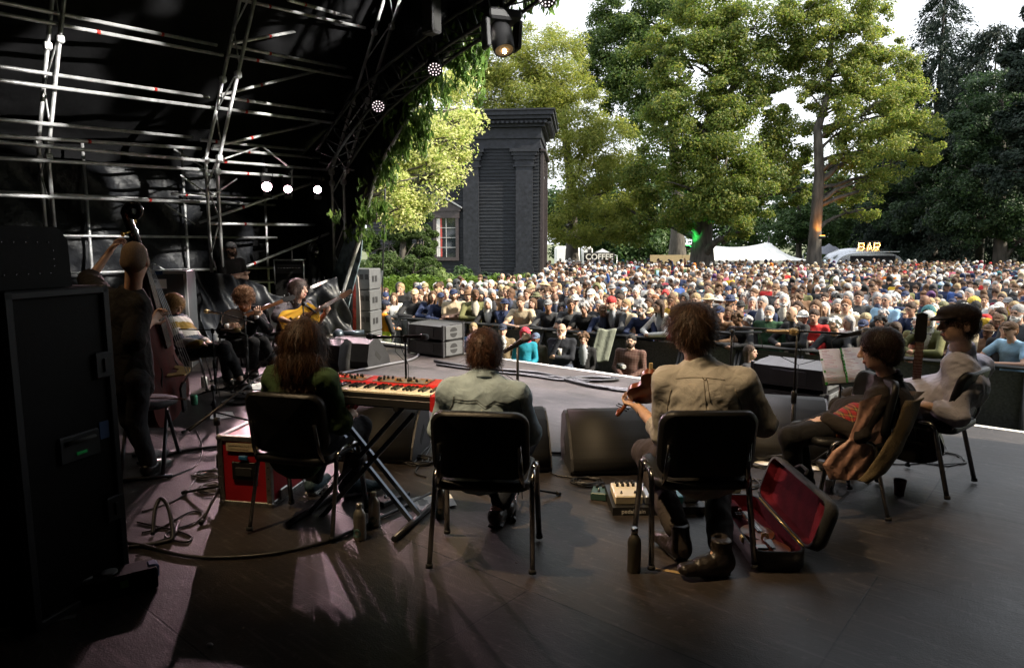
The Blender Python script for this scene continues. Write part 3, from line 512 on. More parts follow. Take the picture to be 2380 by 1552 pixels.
# ================================================================ the stage: deck, shell, arch, scaffold
def PVw(px, py, v):                              # picture point on the stage plane v = const
    r = ray(px, py); o = Vector((0, 0, EYE)); return o + r*((v-(o-SA).dot(SV))/r.dot(SV))
def z1(x, y, v): return PVw(x/2.763, y/2.763, v)
SROT = Matrix.Rotation(STAGE_ANG, 3, 'Z')
SMW = Matrix.Translation(SA) @ SROT.to_4x4()
def stage_floor_mat():
    m = bpy.data.materials.new('stage_ply'); m.use_nodes = True; n = m.node_tree.nodes; l = m.node_tree.links; b = n['Principled BSDF']
    t = n.new('ShaderNodeTexCoord'); br = n.new('ShaderNodeTexBrick'); br.inputs['Scale'].default_value = 1; br.inputs['Brick Width'].default_value = 2.44; br.inputs['Row Height'].default_value = 1.22; br.inputs['Mortar Size'].default_value = 0.0045; br.inputs['Mortar Smooth'].default_value = .2; br.offset = 0.5
    br.inputs['Color1'].default_value = (1, 1, 1, 1); br.inputs['Color2'].default_value = (.62, .64, .70, 1); br.inputs['Mortar'].default_value = (.05, .05, .05, 1); l.new(t.outputs['Object'], br.inputs['Vector'])
    n1 = n.new('ShaderNodeTexNoise'); n1.inputs['Scale'].default_value = 1.7; n1.inputs['Detail'].default_value = 8; n1.inputs['Roughness'].default_value = .65; l.new(t.outputs['Object'], n1.inputs['Vector'])
    c1 = n.new('ShaderNodeValToRGB'); c1.color_ramp.elements[0].position = .40; c1.color_ramp.elements[1].position = .62; c1.color_ramp.elements[0].color = (.0185, .0145, .0125, 1); c1.color_ramp.elements[1].color = (.043, .035, .031, 1); l.new(n1.outputs[0], c1.inputs[0])
    mx = n.new('ShaderNodeMix'); mx.data_type = 'RGBA'; mx.blend_type = 'MULTIPLY'; mx.inputs[0].default_value = 1; l.new(c1.outputs[0], mx.inputs[6]); l.new(br.outputs[0], mx.inputs[7])
    mp = n.new('ShaderNodeMapping'); mp.inputs['Scale'].default_value = (3, 40, 1); mp.inputs['Rotation'].default_value = (0, 0, .6); l.new(t.outputs['Object'], mp.inputs[0])
    n2 = n.new('ShaderNodeTexNoise'); n2.inputs['Scale'].default_value = 1.0; n2.inputs['Detail'].default_value = 6; l.new(mp.outputs[0], n2.inputs['Vector'])      # drag scratches
    c2 = n.new('ShaderNodeValToRGB'); c2.color_ramp.elements[0].position = .55; c2.color_ramp.elements[1].position = .74; c2.color_ramp.elements[0].color = (0, 0, 0, 1); c2.color_ramp.elements[1].color = (.55, .55, .55, 1); l.new(n2.outputs[0], c2.inputs[0])
    n3 = n.new('ShaderNodeTexNoise'); n3.inputs['Scale'].default_value = 26; n3.inputs['Detail'].default_value = 3; l.new(t.outputs['Object'], n3.inputs['Vector'])   # specks of dried mud
    c3 = n.new('ShaderNodeValToRGB'); c3.color_ramp.elements[0].position = .60; c3.color_ramp.elements[1].position = .70; c3.color_ramp.elements[0].color = (0, 0, 0, 1); c3.color_ramp.elements[1].color = (.35, .35, .35, 1); l.new(n3.outputs[0], c3.inputs[0])
    ad = n.new('ShaderNodeMath'); ad.operation = 'ADD'; ad.use_clamp = True; l.new(c2.outputs[0], ad.inputs[0]); l.new(c3.outputs[0], ad.inputs[1])
    m2 = n.new('ShaderNodeMix'); m2.data_type = 'RGBA'; l.new(ad.outputs[0], m2.inputs[0]); l.new(mx.outputs[2], m2.inputs[6]); m2.inputs[7].default_value = (.10, .088, .082, 1); l.new(m2.outputs[2], b.inputs['Base Color'])
    c4 = n.new('ShaderNodeMapRange'); c4.inputs[3].default_value = .34; c4.inputs[4].default_value = .62; l.new(n1.outputs[0], c4.inputs[0]); l.new(c4.outputs[0], b.inputs['Roughness'])
    n5 = n.new('ShaderNodeTexVoronoi'); n5.inputs['Scale'].default_value = 150; l.new(t.outputs['Object'], n5.inputs['Vector'])
    bp = n.new('ShaderNodeBump'); bp.inputs['Strength'].default_value = .22; bp.inputs['Distance'].default_value = .004; l.new(n5.outputs[0], bp.inputs['Height'])
    n6 = n.new('ShaderNodeTexNoise'); n6.inputs['Scale'].default_value = 9; n6.inputs['Detail'].default_value = 7; l.new(t.outputs['Object'], n6.inputs['Vector']); b3 = n.new('ShaderNodeBump'); b3.inputs['Strength'].default_value = .35; b3.inputs['Distance'].default_value = .008; l.new(n6.outputs[0], b3.inputs['Height']); l.new(bp.outputs[0], b3.inputs['Normal']); bp = b3
    b2 = n.new('ShaderNodeBump'); b2.inputs['Strength'].default_value = .6; b2.inputs['Distance'].default_value = .006; l.new(br.outputs[1], b2.inputs['Height']); b2.invert = True; l.new(bp.outputs[0], b2.inputs['Normal']); l.new(b2.outputs[0], b.inputs['Normal'])
    b.inputs['Specular IOR Level'].default_value = .32
    return m
def sbox(mb, u0, u1, v0, v1, za, zb, mi=0): return mb.box(((u0+u1)/2, (v0+v1)/2, (za+zb)/2), (u1-u0, v1-v0, zb-za), None, mi)
mb = MB(); mb.grid(1, 1, lambda a, b: Vector((-4.4+19*a, -9.4+9.36*b, 0))); tag(mb.build('stage_floor', stage_floor_mat(), None, SMW, fix=False), kind='structure')
mb = MB(); sbox(mb, -4.4, 14.6, -.04, .03, -.14, .004); tag(mb.build('stage_floor_edge', M('aluminium_lip', (.62, .60, .56), .5, .2, var=.25, scale=5), None, SMW), kind='structure')
mb = MB(); sbox(mb, -4.4, 14.6, -9.4, -.041, -.2, -.004); sbox(mb, -4.4, 14.6, -.35, -.30, GROUND-.3, -.2); tag(mb.build('stage_floor_understructure', BLK, None, SMW), kind='structure')
# tape crosses, screw plates and trodden litter on the deck
def fleck(name, lb, cat, px, py, w, d, rz, mat, h=.0015): tag(MB().box((0, 0, h/2+.0006), (w, d, h)).build(name, mat, None, Matrix.Translation(G(px, py)) @ Matrix.Rotation(rz, 4, 'Z')), lb, cat)
TAPE = M('grey_tape', (.16, .165, .17), .5); 
fleck('floor_tape', 'grey strip of tape on the floor at the lower left corner', 'tape', 80, 1449, .30, .03, .42, TAPE); fleck('floor_tape', 'short grey tape piece crossing the strip at the lower left', 'tape', 118, 1428, .05, .10, .35, TAPE, .0024); fleck('floor_tape', 'short white tape mark right of the dark bottle', 'tape', 1545, 1325, .16, .022, -.35, M('ochre_tape', (.36, .25, .10), .6)); fleck('floor_tape', 'yellowish tape scrap behind the fiddler boots', 'tape', 1590, 1298, .12, .02, -.55, M('ochre_tape', (.36, .25, .10), .6))
fleck('floor_tape', 'pale paper scrap on the floor at the far right', 'litter', 2180, 1080, .05, .035, .4, PAPER_ if False else TAPE)
lt = empty('litter', G(488, 1502), 0, 'small crumpled foil scrap on the floor at the bottom', 'litter'); MB().ball((0, 0, .008), .011, n=8, sq=(1.3, .8, .8)).build('foil', M('foil', (.4, .4, .42), .3, .8), lt)
for k, (u, v) in enumerate(((5.3, -4.9), (6.6, -5.9), (7.1, -4.7), (8.2, -5.0), (5.9, -6.2), (7.8, -3.7), (6.2, -2.4), (4.9, -3.7), (8.4, -4.3), (7.4, -5.6))): tag(MB().box((0, 0, .001), (.006+.004*(k % 3), .004+.003*(k % 2), .002)).build('crumb', M('dry_mud', (.20, .16, .12), .9), None, Matrix.Translation(S(u, v)) @ Matrix.Rotation(k*1.3, 4, 'Z')), 'tiny dry crumb of mud trodden onto the dark stage floor', 'crumb', 'mud crumbs on the stage floor')
# ---------------------------------------------------------------- black fabric shell
LINER = M('roof_liner', (.011, .011, .012), .8, var=.3, scale=3, bump=.5, bscale=7, spec=.1)
TARP = M('black_tarpaulin', (.014, .015, .018), .42, var=.4, scale=6, bump=1.0, bscale=9, spec=.32)
prof = [(-4.2, 0), (-4.25, 1.6), (-4.1, 3.3), (-2.6, 4.0), (-1.3, 5.0), (-.2, 6.0), (1.6, 7.2), (3.4, 7.8), (5.5, 8.1)]; prof = prof + [(11-a, b) for a, b in prof[::-1][1:]]
def shell(mb, v0, v1, nv):
    pr = prof; m = len(pr)-1
    def fn(a, b):
        i = min(int(a*m), m-1); t = a*m-i; u = pr[i][0]*(1-t)+pr[i+1][0]*t; z = pr[i][1]*(1-t)+pr[i+1][1]*t; v = v0+(v1-v0)*b
        w = .05*math.sin(v*5.3+u*1.7)+.04*math.sin(u*3.1-v*2+z*2.2); return Vector((u+w*.6, v, z+w if z > .05 else z))
    return mb.grid(m*5, nv, fn)
sh = empty('stage_roof', mw=SMW, label='black fabric roof shell and walls closing the back and sides of the stage', cat='stage roof')
shell(MB(), -9.3, 1.3, 26).build('liner', LINER, sh, fix=False)
mb = MB(); mb.grid(40, 14, lambda a, b: Vector((-4.2+19.4*a*.98, -9.2+.06*math.sin(a*90), 8.2*b))); mb.build('back_drape', LINER, sh, fix=False)  # unseen back drape put in, with the shell's right side, for interior darkness
# the front hoop: where its tube runs in the picture, on the plane v = .3
hoop = [(742, 795), (790, 700), (835, 560), (868, 430), (890, 372), (940, 290), (997, 191), (1051, 112), (1122, 50), (1200, -14), (1300, -100), (1420, -200)]
def loc(p): q = p-SA; return Vector((q.dot(SU), q.dot(SV), q.z))
HP3 = [loc(PVw(*p, .3)) for p in hoop]; HP3[0].z = 0
HP3 = [p for p in HP3 if p.u_ok] if False else [p for p in HP3 if p.z < 5.45 and p.x < 4.3]; HP3.append(Vector((4.9, .3, 5.6))); HALF = HP3[:]; FULL = HALF+[Vector((10.2-p.x, p.y, p.z)) for p in HALF[::-1]]  # unseen apex and right half shaped low and narrow to hold back daylight
def resample(pts, n):
    L = [0]
    for a, b in zip(pts[:-1], pts[1:]): L.append(L[-1]+(b-a).length)
    out = []
    for k in range(n+1):
        s = L[-1]*k/n; j = max(i for i in range(len(pts)) if L[i] <= s+1e-9); j = min(j, len(pts)-2); t = (s-L[j])/max(L[j+1]-L[j], 1e-9); out.append(pts[j].lerp(pts[j+1], min(t, 1)))
    return out
HR = resample(FULL, 90); PR = resample([Vector((a, 1.28, b)) for a, b in prof], 90)
def val(a, b):                                    # front valance between shell and hoop, hanging in folds
    i = int(round(a*90)); p = HR[i].lerp(PR[i], b); w = math.sin(PI*b)*(.09*math.sin(i*2.1)+.07*math.sin(i*.9+b*6)+.05*math.sin(b*14+i*.5)); return Vector((p.x, .3+.98*b**.5-.05-w*.8, p.z))
MB().grid(90, 16, val).build('front_valance', TARP, sh, fix=False)
# ---------------------------------------------------------------- arch hoop with lighting truss
arch = empty('stage_arch', mw=SMW, label='bent steel arch with a dark lighting truss over the stage mouth', cat='arch')
TUBE = M('scaffold_tube', (.70, .70, .71), .40, .45, var=.3, scale=7, bump=.05, bscale=50); REDB = M('red_band', (.55, .03, .02), .5)
MB().tube(FULL, .032, 10).build('hoop_tube', TUBE, arch)
tu = [loc(PVw(*p, -.45)) for p in ((735, 350), (775, 290), (830, 215), (890, 160), (985, 85), (1050, 40), (1110, 5), (1180, -45), (1270, -125))]+[Vector((5.4, -.45, 6.6))]
tl = [loc(PVw(*p, -.45)) for p in ((760, 395), (800, 330), (850, 262), (899, 216), (995, 137), (1050, 98), (1122, 54), (1203, -4), (1290, -80))]+[Vector((5.4, -.45, 6.25))]
DT = M('black_truss', (.03, .03, .033), .4, .6); tu = resample(tu, 26); tl = resample(tl, 26); tb = [p+Vector((0, .38, .05)) for p in tl]
mb = MB(); [mb.tube(q+[Vector((11-p.x, p.y, p.z)) for p in q[::-1]], .026, 7) for q in (tu, tl, tb)]; mb.build('truss_chord', DT, arch)
mb = MB()
for i in range(26):
    mb.tube([tu[i], tl[i+1]], .011, 5); mb.tube([tl[i], tb[i+1]], .011, 5); mb.tube([tb[i], tu[i+1]], .011, 5)
mb.build('truss_lacing', DT, arch)
# ---------------------------------------------------------------- scaffold of the left wing: ribs, rails, braces in one bolted frame
sc = empty('stage_scaffolding', mw=Matrix.Identity(4), label='galvanised scaffold of ladder ribs, rails and braces along the left wing', cat='scaffolding')
def rib(v, u0=-1.45, lean=.6):
    inn = [S(u0, v, 0), S(u0, v, 2.8), S(u0+lean*3.2, v, 6.0)]; out = [S(u0-.36, v, 0), S(u0-.36, v, 2.95), S(u0-.36+lean*3.3, v, 6.25)]
    for q in (inn, out): MB().tube(q, .027, 9).build('standard', TUBE, sc)
    zs = np.arange(.35, 6.0, .55); mb = MB()
    def at(q, z): return q[0].lerp(q[1], z/q[1].z) if z < q[1].z else q[1].lerp(q[2], (z-q[1].z)/(q[2].z-q[1].z))
    for i, z in enumerate(zs[:-1]): mb.tube([at(inn, z), at(out, zs[i+1])] if i % 2 else [at(out, z), at(inn, zs[i+1])], .012, 6)
    for z in (.3, 2.75, 2.95, 4.1, 5.2): mb.box(at(inn, z), (.09, .09, .11), SROT, bev=.02).box(at(out, z), (.09, .09, .11), SROT, bev=.02)
    mb.build('rib_lacing', TUBE, sc)
for v in (.6, -1.8, -4.1, -6.5): rib(v)
VN, VM, VF = -4.1, -1.8, .6
def rail(a, va, b, vb, r=.025, band=.28, nm='rail', ext=0.0):
    p, q = z1(*a, va), z1(*b, vb); d = (q-p); p = p-d*ext; mb = MB(); mb.tube([p, q], r, 9)
    if band: m_ = p.lerp(q, band); dd = (q-p).normalized(); mb.tube([m_-dd*.022, m_+dd*.022], r*1.12, 9, 1)
    mb.build(nm, [TUBE, REDB], sc)
for a, b in (((380, 90), (1390, 290)), ((380, 160), (1430, 355)), ((350, 480), (1340, 625)), ((370, 565), (1380, 695)), ((345, 800), (1230, 882)), ((345, 895), (1290, 955)), ((345, 945), (1340, 1035)), ((345, 1035), (1310, 1090)), ((360, 1265), (1280, 1297))): rail(a, VN, b, VM, band=random.choice((.15, .35, .6, .8)), ext=1.0)
for a, b in (((1545, 0), (2345, 180)), ((1850, 0), (2280, 120)), ((1480, 295), (2220, 440)), ((1470, 355), (2260, 500)), ((1420, 625), (2140, 725)), ((1405, 695), (2170, 795)), ((1290, 900), (1960, 965)), ((1360, 955), (2050, 1015)), ((1340, 1030), (2100, 1090)), ((1340, 1100), (2075, 1145)), ((1100, 1245), (1780, 1275)), ((1340, 1435), (2020, 1445)), ((1300, 1816), (2015, 1800))): rail(a, VM, b, VF, band=random.choice((.12, .2, .3)))
for a, b in (((1490, 280), (2150, 155)), ((1420, 610), (2130, 435)), ((1370, 940), (2050, 790)), ((1280, 1430), (2080, 1150)), ((1370, 1797), (2110, 1498)), ((2000, 1845), (2120, 1795))): rail(a, VM, b, VF, .024, .32, 'diagonal_brace')
rail((2050, 1040), VF, (2330, 1110), 1.0, .02, 0, 'rail')
for (a, b) in (((1440, 1020), (1660, 945)), ((1690, 945), (1840, 1060)), ((1120, 960), (1300, 1070)), ((1370, 1250), (1520, 1150)), ((1160, 1125), (1320, 1240)), ((1060, 1310), (1250, 1440)), ((980, 1690), (1200, 1810))): rail(a, VM-.3, b, VM+.6, .013, 0, 'lacing_bar')
# second row of uprights behind, against the outer wall
for v in (.2, -1.4, -3.0, -4.6): MB().tube([S(-3.5, v, 0), S(-3.5, v, 3.3)], .025, 8).build('standard', TUBE, sc)
for z in (1.15, 1.75, 2.4): MB().tube([S(-3.46, -6.5, z), S(-3.46, .4, z)], .022, 8).build('rail', TUBE, sc)
# ---------------------------------------------------------------- tarpaulins on the left
def drape(name, label, fn, nu, nv, mat, cat='tarpaulin', th=.006):
    o = MB().grid(nu, nv, fn).build(name, mat, None, fix=False); s = o.modifiers.new('t', 'SOLIDIFY'); s.thickness = th; return tag(o, label, cat)
def wall_tarp(a, b):
    f = .05*math.sin(a*31+b*5)+.04*math.sin(b*17+a*9)+.03*math.sin(a*57+b*23); return S(-3.7+f, -6.2+6.2*a, 3.0*b)
drape('tarpaulin', 'big wrinkled black tarpaulin hung on the outer wall behind the scaffold', wall_tarp, 90, 30, TARP)
def low_tarp(a, b):                               # lifted edge with dips: profile of its top in the picture
    xs = [420, 470, 500, 540, 585, 640, 690, 730, 762]; ys = [628, 634, 640, 652, 682, 690, 660, 640, 700]
    px = 420+342*a; ty = float(np.interp(px, xs, ys)); vv = -2.35+2.75*a; u = -1.2+.10*math.sin(a*26+b*4)+.05*math.sin(a*61+b*9)+.06*math.sin(b*12+a*14)+.25*(1-b)*.3
    tz = max(.5, loc(PVw(px, ty, vv)).z); return S(u, vv, .02+(tz-.02)*b)
drape('tarpaulin', 'low crumpled black tarpaulin slung behind the banjo player and the singer', low_tarp, 110, 26, TARP)
def bundle(a, b):
    an = a*2*PI; r = .33*(1-.35*b)+.05*math.sin(an*5+b*7)+.03*math.sin(an*11); c = PVw(748, 700, .25); return Vector((c.x+r*math.cos(an)*.8, c.y+r*math.sin(an)*.8, .02+1.15*b-.25*b*b*math.cos(an)))
drape('tarpaulin', 'gathered black tarpaulin bundle at the foot of the far scaffold rib', bundle, 60, 20, TARP)
# painted cloth and red panel beside the arch foot
PC = M('painted_cloth', (.16, .22, .26), .8, var=.9, scale=7, detail=8); 
pc = [PVw(*p, .55) for p in ((786, 762), (772, 640), (800, 560), (846, 500), (838, 600), (812, 700), (800, 765))]
mb = MB(); mb.add(pc+[p+SV*.02 for p in pc], [tuple(range(7)), tuple(range(13, 6, -1))]+[(i, (i+1) % 7, 7+(i+1) % 7, 7+i) for i in range(7)]); tag(mb.build('painted_cloth', PC), 'blue grey painted cloth stretched behind the arch foot', 'backdrop')
mb = MB()
def rp(a, b):
    w = (.17-.09*b**2)*(1 if b < .97 else .5); c = PVw(823, 768-130*b, .7); return c+SU*(w*(a-.5)*2)+SV*(.02*math.sin(a*9))
mb.grid(10, 20, rp, 0); mb.m = [1 if (i//20) in (3, 4, 5, 6) else 0 for i in range(200)]
o = mb.build('red_banner', [M('panel_rim', (.34, .30, .28), .7), M('panel_red', (.52, .05, .035), .55, var=.4, scale=14)], None, fix=False); o.modifiers.new('t', 'SOLIDIFY').thickness = .02; tag(o, 'tall pointed red panel with a pale rim beside the loudspeaker stack', 'panel')
# ---------------------------------------------------------------- leaf garlands hanging along the hoop
VL = leafmat('garland_leaf', [(.05, .10, .02), (.085, .15, .035), (.14, .21, .06), (.06, .12, .03)], .5, .3)
random.seed(3); rg = np.random.default_rng(8)
gar = [(-.55, .25, 'on its lowest leaning length', .65, .5), (.25, 1.3, 'below the lower lamp', .9, .6), (1.3, 2.7, 'below the middle of the arch', .8, .6), (2.7, 4.4, 'above the moving lamp', .6, .5)]
HA = [SMW @ p for p in resample(HALF, 60)]
for (ua, ub, lb, drop, dens) in gar:
    pts = [p for p in HA if ua <= (p-SA).dot(SU) <= ub]
    if not pts: continue
    e = empty('leaf_garland', pts[0], 0, 'garland of long green leaves on the arch, '+lb, 'garland', 'leaf garlands along the arch'); mb = MB(); C = []; N = []; D_ = []
    for p in pts*3:
        if random.random() > dens: continue
        for _ in range(2):
            q = p+Vector((random.gauss(0, .16), random.gauss(.05, .12), random.gauss(0, .14))); L = drop*random.uniform(.15, 1)**1.4*.75; st = [q-pts[0]]
            for k in range(1, 7): st.append(st[-1]+Vector((random.gauss(0, .02), random.gauss(0, .02), -L/6)))
            mb.tube(st, .004, 4, caps=False)
            for k in range(int(10+L*46)):
                t = random.random(); c = st[0].lerp(st[-1], t); C.append(c+Vector((random.gauss(0, .05), random.gauss(0, .05), random.gauss(0, .03)))); N.append((random.gauss(0, 1), random.gauss(-.5, 1), random.gauss(0, .4))); D_.append((random.gauss(0, .45), random.gauss(0, .45), -1))
    mb.build('stem', BARK, e, fix=False); v, f = quads(A(C), A(N), .15*rg.uniform(.6, 1.35, len(C)), .36, A(D_)); npmesh('leaves', v, f, VL, parent=e)
# guy lines and the spare pole in front of the arch
for (a, b, lb) in (((895, 440, 2.0), (885, 775, 3.6), 'thin dark guy line left of the hi-vis steward'), ((888, 630, 2.2), (865, 790, 1.2), 'sloping dark strut beside the loudspeaker stack')): tag(MB().tube([PVw(*a), PVw(*b)], .022, 6).build('strut', M('dark_strut', (.06, .065, .075), .4, .5)), lb, 'strut')
# ---------------------------------------------------------------- loudspeakers
PAG = M('speaker_grey', (.095, .098, .105), .5, var=.12, bump=.15, bscale=90); SPB = M('speaker_black', (.022, .022, .024), .5, var=.2, bump=.2, bscale=120)
def grille_mat():
    m = bpy.data.materials.new('perforated_grille'); m.use_nodes = True; n = m.node_tree.nodes; l = m.node_tree.links; b = n['Principled BSDF']; t = n.new('ShaderNodeTexCoord'); v = n.new('ShaderNodeTexVoronoi'); v.inputs['Scale'].default_value = 88; v.inputs['Randomness'].default_value = 0.12
    l.new(t.outputs['Object'], v.inputs['Vector']); c = n.new('ShaderNodeValToRGB'); c.color_ramp.elements[0].position = .28; c.color_ramp.elements[1].position = .42; c.color_ramp.elements[0].color = (.003, .003, .003, 1); c.color_ramp.elements[1].color = (.011, .0108, .0106, 1); l.new(v.outputs[0], c.inputs[0]); l.new(c.outputs[0], b.inputs['Base Color']); b.inputs['Roughness'].default_value = .6; b.inputs['Specular IOR Level'].default_value = .25
    return m
GRILLE = grille_mat()
for k in range(6):                                # the stack left of the crowd
    zz = GROUND+.02+.40*k; c = P(838, 600, 13.1); e = empty('loudspeaker', (c.x, 13.1, zz), STAGE_ANG+.42, 'grey loudspeaker with square ports, %s of its stack beside the crowd' % ('topmost', 'second from the top', 'third from the top', 'fourth from the top', 'fifth from the top', 'lowest')[5-k], 'loudspeaker', 'loudspeakers stacked left of the crowd')
    MB().box((0, 0, .196), (.60, .46, .388), bev=.012).build('cabinet', PAG, e)
    for sx in (-.19, .19):
        for sy in (-.055, .055): MB().box((sx+sy, -.231, .12+.12*(sx > 0)), (.075, .012, .10)).build('port', BLK, e)
    for sy in (-.1, .02): MB().box((.301, sy, .2), (.012, .075, .11)).build('port', BLK, e)
    for zq in (.03, .36): MB().box((0, -.236, zq), (.04, .012, .03)).build('latch', STEEL, e)
def front_fill(u, v, rz, zz, lb):
    p = S(u, v, zz); e = empty('loudspeaker', p, STAGE_ANG+rz, lb, 'loudspeaker', 'front fill loudspeakers on the stage edge'); W, Dp, H = .68, .46, .225
    out = [(-W/2, -Dp/2), (W/2, -Dp/2), (W/2, Dp/2), (-W/2, Dp/2)]
    mb = MB(); mb.prism([(-Dp/2, .02), (-Dp/2, H-.02), (-.05, H), (Dp/2, H-.0), (Dp/2, .0), (-.05, 0)], -W/2, W/2, lambda x, a, b: (x, a, b)); mb.build('cabinet', SPB, e)
    MB().box((0, -Dp/2-.004, H/2), (W*.5, .008, H*.55)).build('connector_plate', M('dark_plate', (.05, .05, .055), .4, .4), e)
    for sx in (-1, 1):
        sp = MB(); sp.box((sx*(W/2+.006), .03, H/2), (.011, Dp*.84, H*.88), bev=.003); pl = sp.build('side_panel', PAG, e)
        for q in (-1, 1):
            hp_ = MB(); rr = [(0.0, q*.012)]+[(.075*math.cos(a), q*(.014+.06*math.sin(a))) for a in np.linspace(0, PI, 9)]; hp_.prism(rr, sx*(W/2+.011), sx*(W/2+.0145), lambda x, a, b: (x, .0+a, H/2+b)); hp_.build('handle_recess', BLK, pl)
        for sy in (-Dp/2+.01, Dp/2-.02): MB().box((sx*(W/2+.007), sy, H/2), (.03, .03, H)).build('rigging_bar', M('rig_steel', (.09, .09, .10), .4, .7), e)
    return e
front_fill(1.92, -.32, .05, 0.012, 'lower black front fill loudspeaker at the left of the stage edge'); front_fill(1.92, -.32, .05, .245, 'upper black front fill loudspeaker with grey lid before the barrier left')
front_fill(7.12, -.42, -.03, .012, 'lower black front fill loudspeaker behind the music stand'); front_fill(7.10, -.42, -.03, .245, 'upper black front fill loudspeaker behind the music stand')
def wedge(px, py, rz, lb, W=.60, sc_=1.0):
    p = G(px, py); e = empty('stage_monitor', p, rz, lb, 'stage monitor', 'wedge monitors on the stage floor'); D, H = .55*sc_, .40*sc_; W *= sc_
    cv = [(-D/2+.0, .05), (-D/2+.03, .13*sc_), (-D/2+.12*sc_, .25*sc_), (-D/2+.22*sc_, .34*sc_), (-D/2+.31*sc_, .39*sc_), (-D/2+.37*sc_, H)]
    prof_ = [(-D/2+.03, 0)]+[(a+.012, b-.012) for a, b in cv]+[(D/2-.05, H*.82), (D/2, .1), (D/2-.03, 0)]
    MB().prism(prof_, -W/2, W/2, lambda x, a, b: (x, a, b)).build('cabinet', SPB, e)
    mb = MB(); mb.prism(cv+[(a+.02, b-.02) for a, b in cv[::-1]], -W/2+.02, W/2-.02, lambda x, a, b: (x, a, b), smooth=True); mb.build('grille', GRILLE, e)
    for sx in (-1, 1): MB().prism([(-.05, .12), (.07, .22), (.10, .17), (-.01, .08)], sx*(W/2+.0015), sx*(W/2-.02), lambda x, a, b: (x, a*sc_, b*sc_)).build('handle', M('deep_black', (.006, .006, .006), .8), e)
    lg = MB().box((W*.18, -D/2+.018, .085), (.11, .006, .03), Matrix.Rotation(-.35, 3, 'X')).build('name_plate', M('plate_dark', (.12, .12, .12), .4, .6), e)
    return e
wedge(1408, 1078, .07, 'black curved wedge monitor between the denim shirt and the fiddler')
wedge(893, 1052, -.14, 'black wedge monitor under the red keyboard')
wedge(1178, 1075, .10, 'black wedge monitor mostly hidden behind the man in the denim shirt')
wedge(1800, 1052, -.30, 'black wedge monitor behind the fiddler and the microphone stand', .66, 1.1)
wedge(838, 848, 2.75, 'black wedge monitor with a blue sheen, right one of the pair beyond the keyboard')
wedge(772, 852, 2.75, 'black wedge monitor with a blue sheen, left of the pair beside the long hair')
# ---------------------------------------------------------------- stage lamps
LAMPB = M('lamp_black', (.009, .009, .010), .6, 0, spec=.25)
def can(name, lb, loc_, aim, r=.085, L=.24, glow=None, es=12, light=None, hang=.22):
    e = empty(name, loc_, 0, lb, 'stage lamp'); aim = Vector(aim).normalized(); q = frame(aim)
    MB().lathe((0, 0, 0), [(r*.35, -L), (r*.7, -L*.95), (r*.8, -L*.5), (r, -L*.4), (r, .02), (r*.86, .02), (r*.84, -.02)], aim, 18).build('housing', LAMPB, e)
    MB().lathe((0, 0, 0), [(0, -.012), (r*.84, -.012)], aim, 18).build('lens', M('lens_'+name+lb[:12], glow or (.05, .05, .055), .15, emit=glow, es=es, spec=.8), e)
    MB().tube([q @ Vector((r*1.05, 0, -L*.4)), q @ Vector((r*1.05, 0, -L*.4))+Vector((0, 0, hang)), q @ Vector((-r*1.05, 0, -L*.4))+Vector((0, 0, hang)), q @ Vector((-r*1.05, 0, -L*.4))], .008, 6).box(q @ Vector((0, 0, -L*.4))+Vector((0, 0, hang+.03)), (.05, .05, .07), bev=.01).build('yoke', LAMPB, e)
    for sg in (1, -1): MB().box(q @ Vector((0, sg*(r+.055), .05)), (r*1.6, .10, .004), q @ Matrix.Rotation(-sg*.7, 3, 'X')).build('barn_door', LAMPB, e)
    if light:
        col, pw, ang, bl = light; l = bpy.data.lights.new('lamp_light', 'SPOT'); l.energy = pw; l.color = col; l.spot_size = R(ang); l.spot_blend = bl; l.shadow_soft_size = .05
        o = bpy.data.objects.new('lamp_light', l); COL.objects.link(o); o.parent = e; o.matrix_local = Matrix.Translation(aim*.05) @ aim.to_track_quat('-Z', 'Y').to_matrix().to_4x4()
    return e
PINK = (1, .66, .72)
for (px, py, vv, lb, aim, pw) in ((620, 434, -.85, 'glowing white stage lamp, leftmost of the lit ones under the scaffold rail', G(600, 1250), 330), (669, 440, -.45, 'small glowing white lamp in the middle under the scaffold rail', G(560, 1130), 90), (738, 441, .15, 'glowing white lamp beside the far scaffold rib', G(1250, 1500), 60)):
    p = PVw(px, py, vv); can('stage_lamp', lb, p, aim-p, .095 if px == 620 else .08, .22, PINK, 14, (PINK, pw, 50, .35))
can('stage_lamp', 'unlit black stage lamp right of the far scaffold rib', PVw(792, 420, .7), (.4, -.8, -.25), .10, .24)
p = PVw(733, 582, .2); e = empty('stage_lamp', p, 0, 'round black unlit floodlight on the far scaffold rib', 'stage lamp'); MB().ball((0, 0, 0), .16, n=18).build('housing', M('gloss_black', (.01, .01, .012), .12, spec=.8), e); MB().lathe((0, 0, 0), [(.10, .10), (.165, .02), (.165, -.02), (.10, -.1)], (.4, -.9, 0), 18).build('rim', LAMPB, e); MB().tube([(0, 0, .1), (.1, .05, .3)], .012).build('bracket', LAMPB, e)
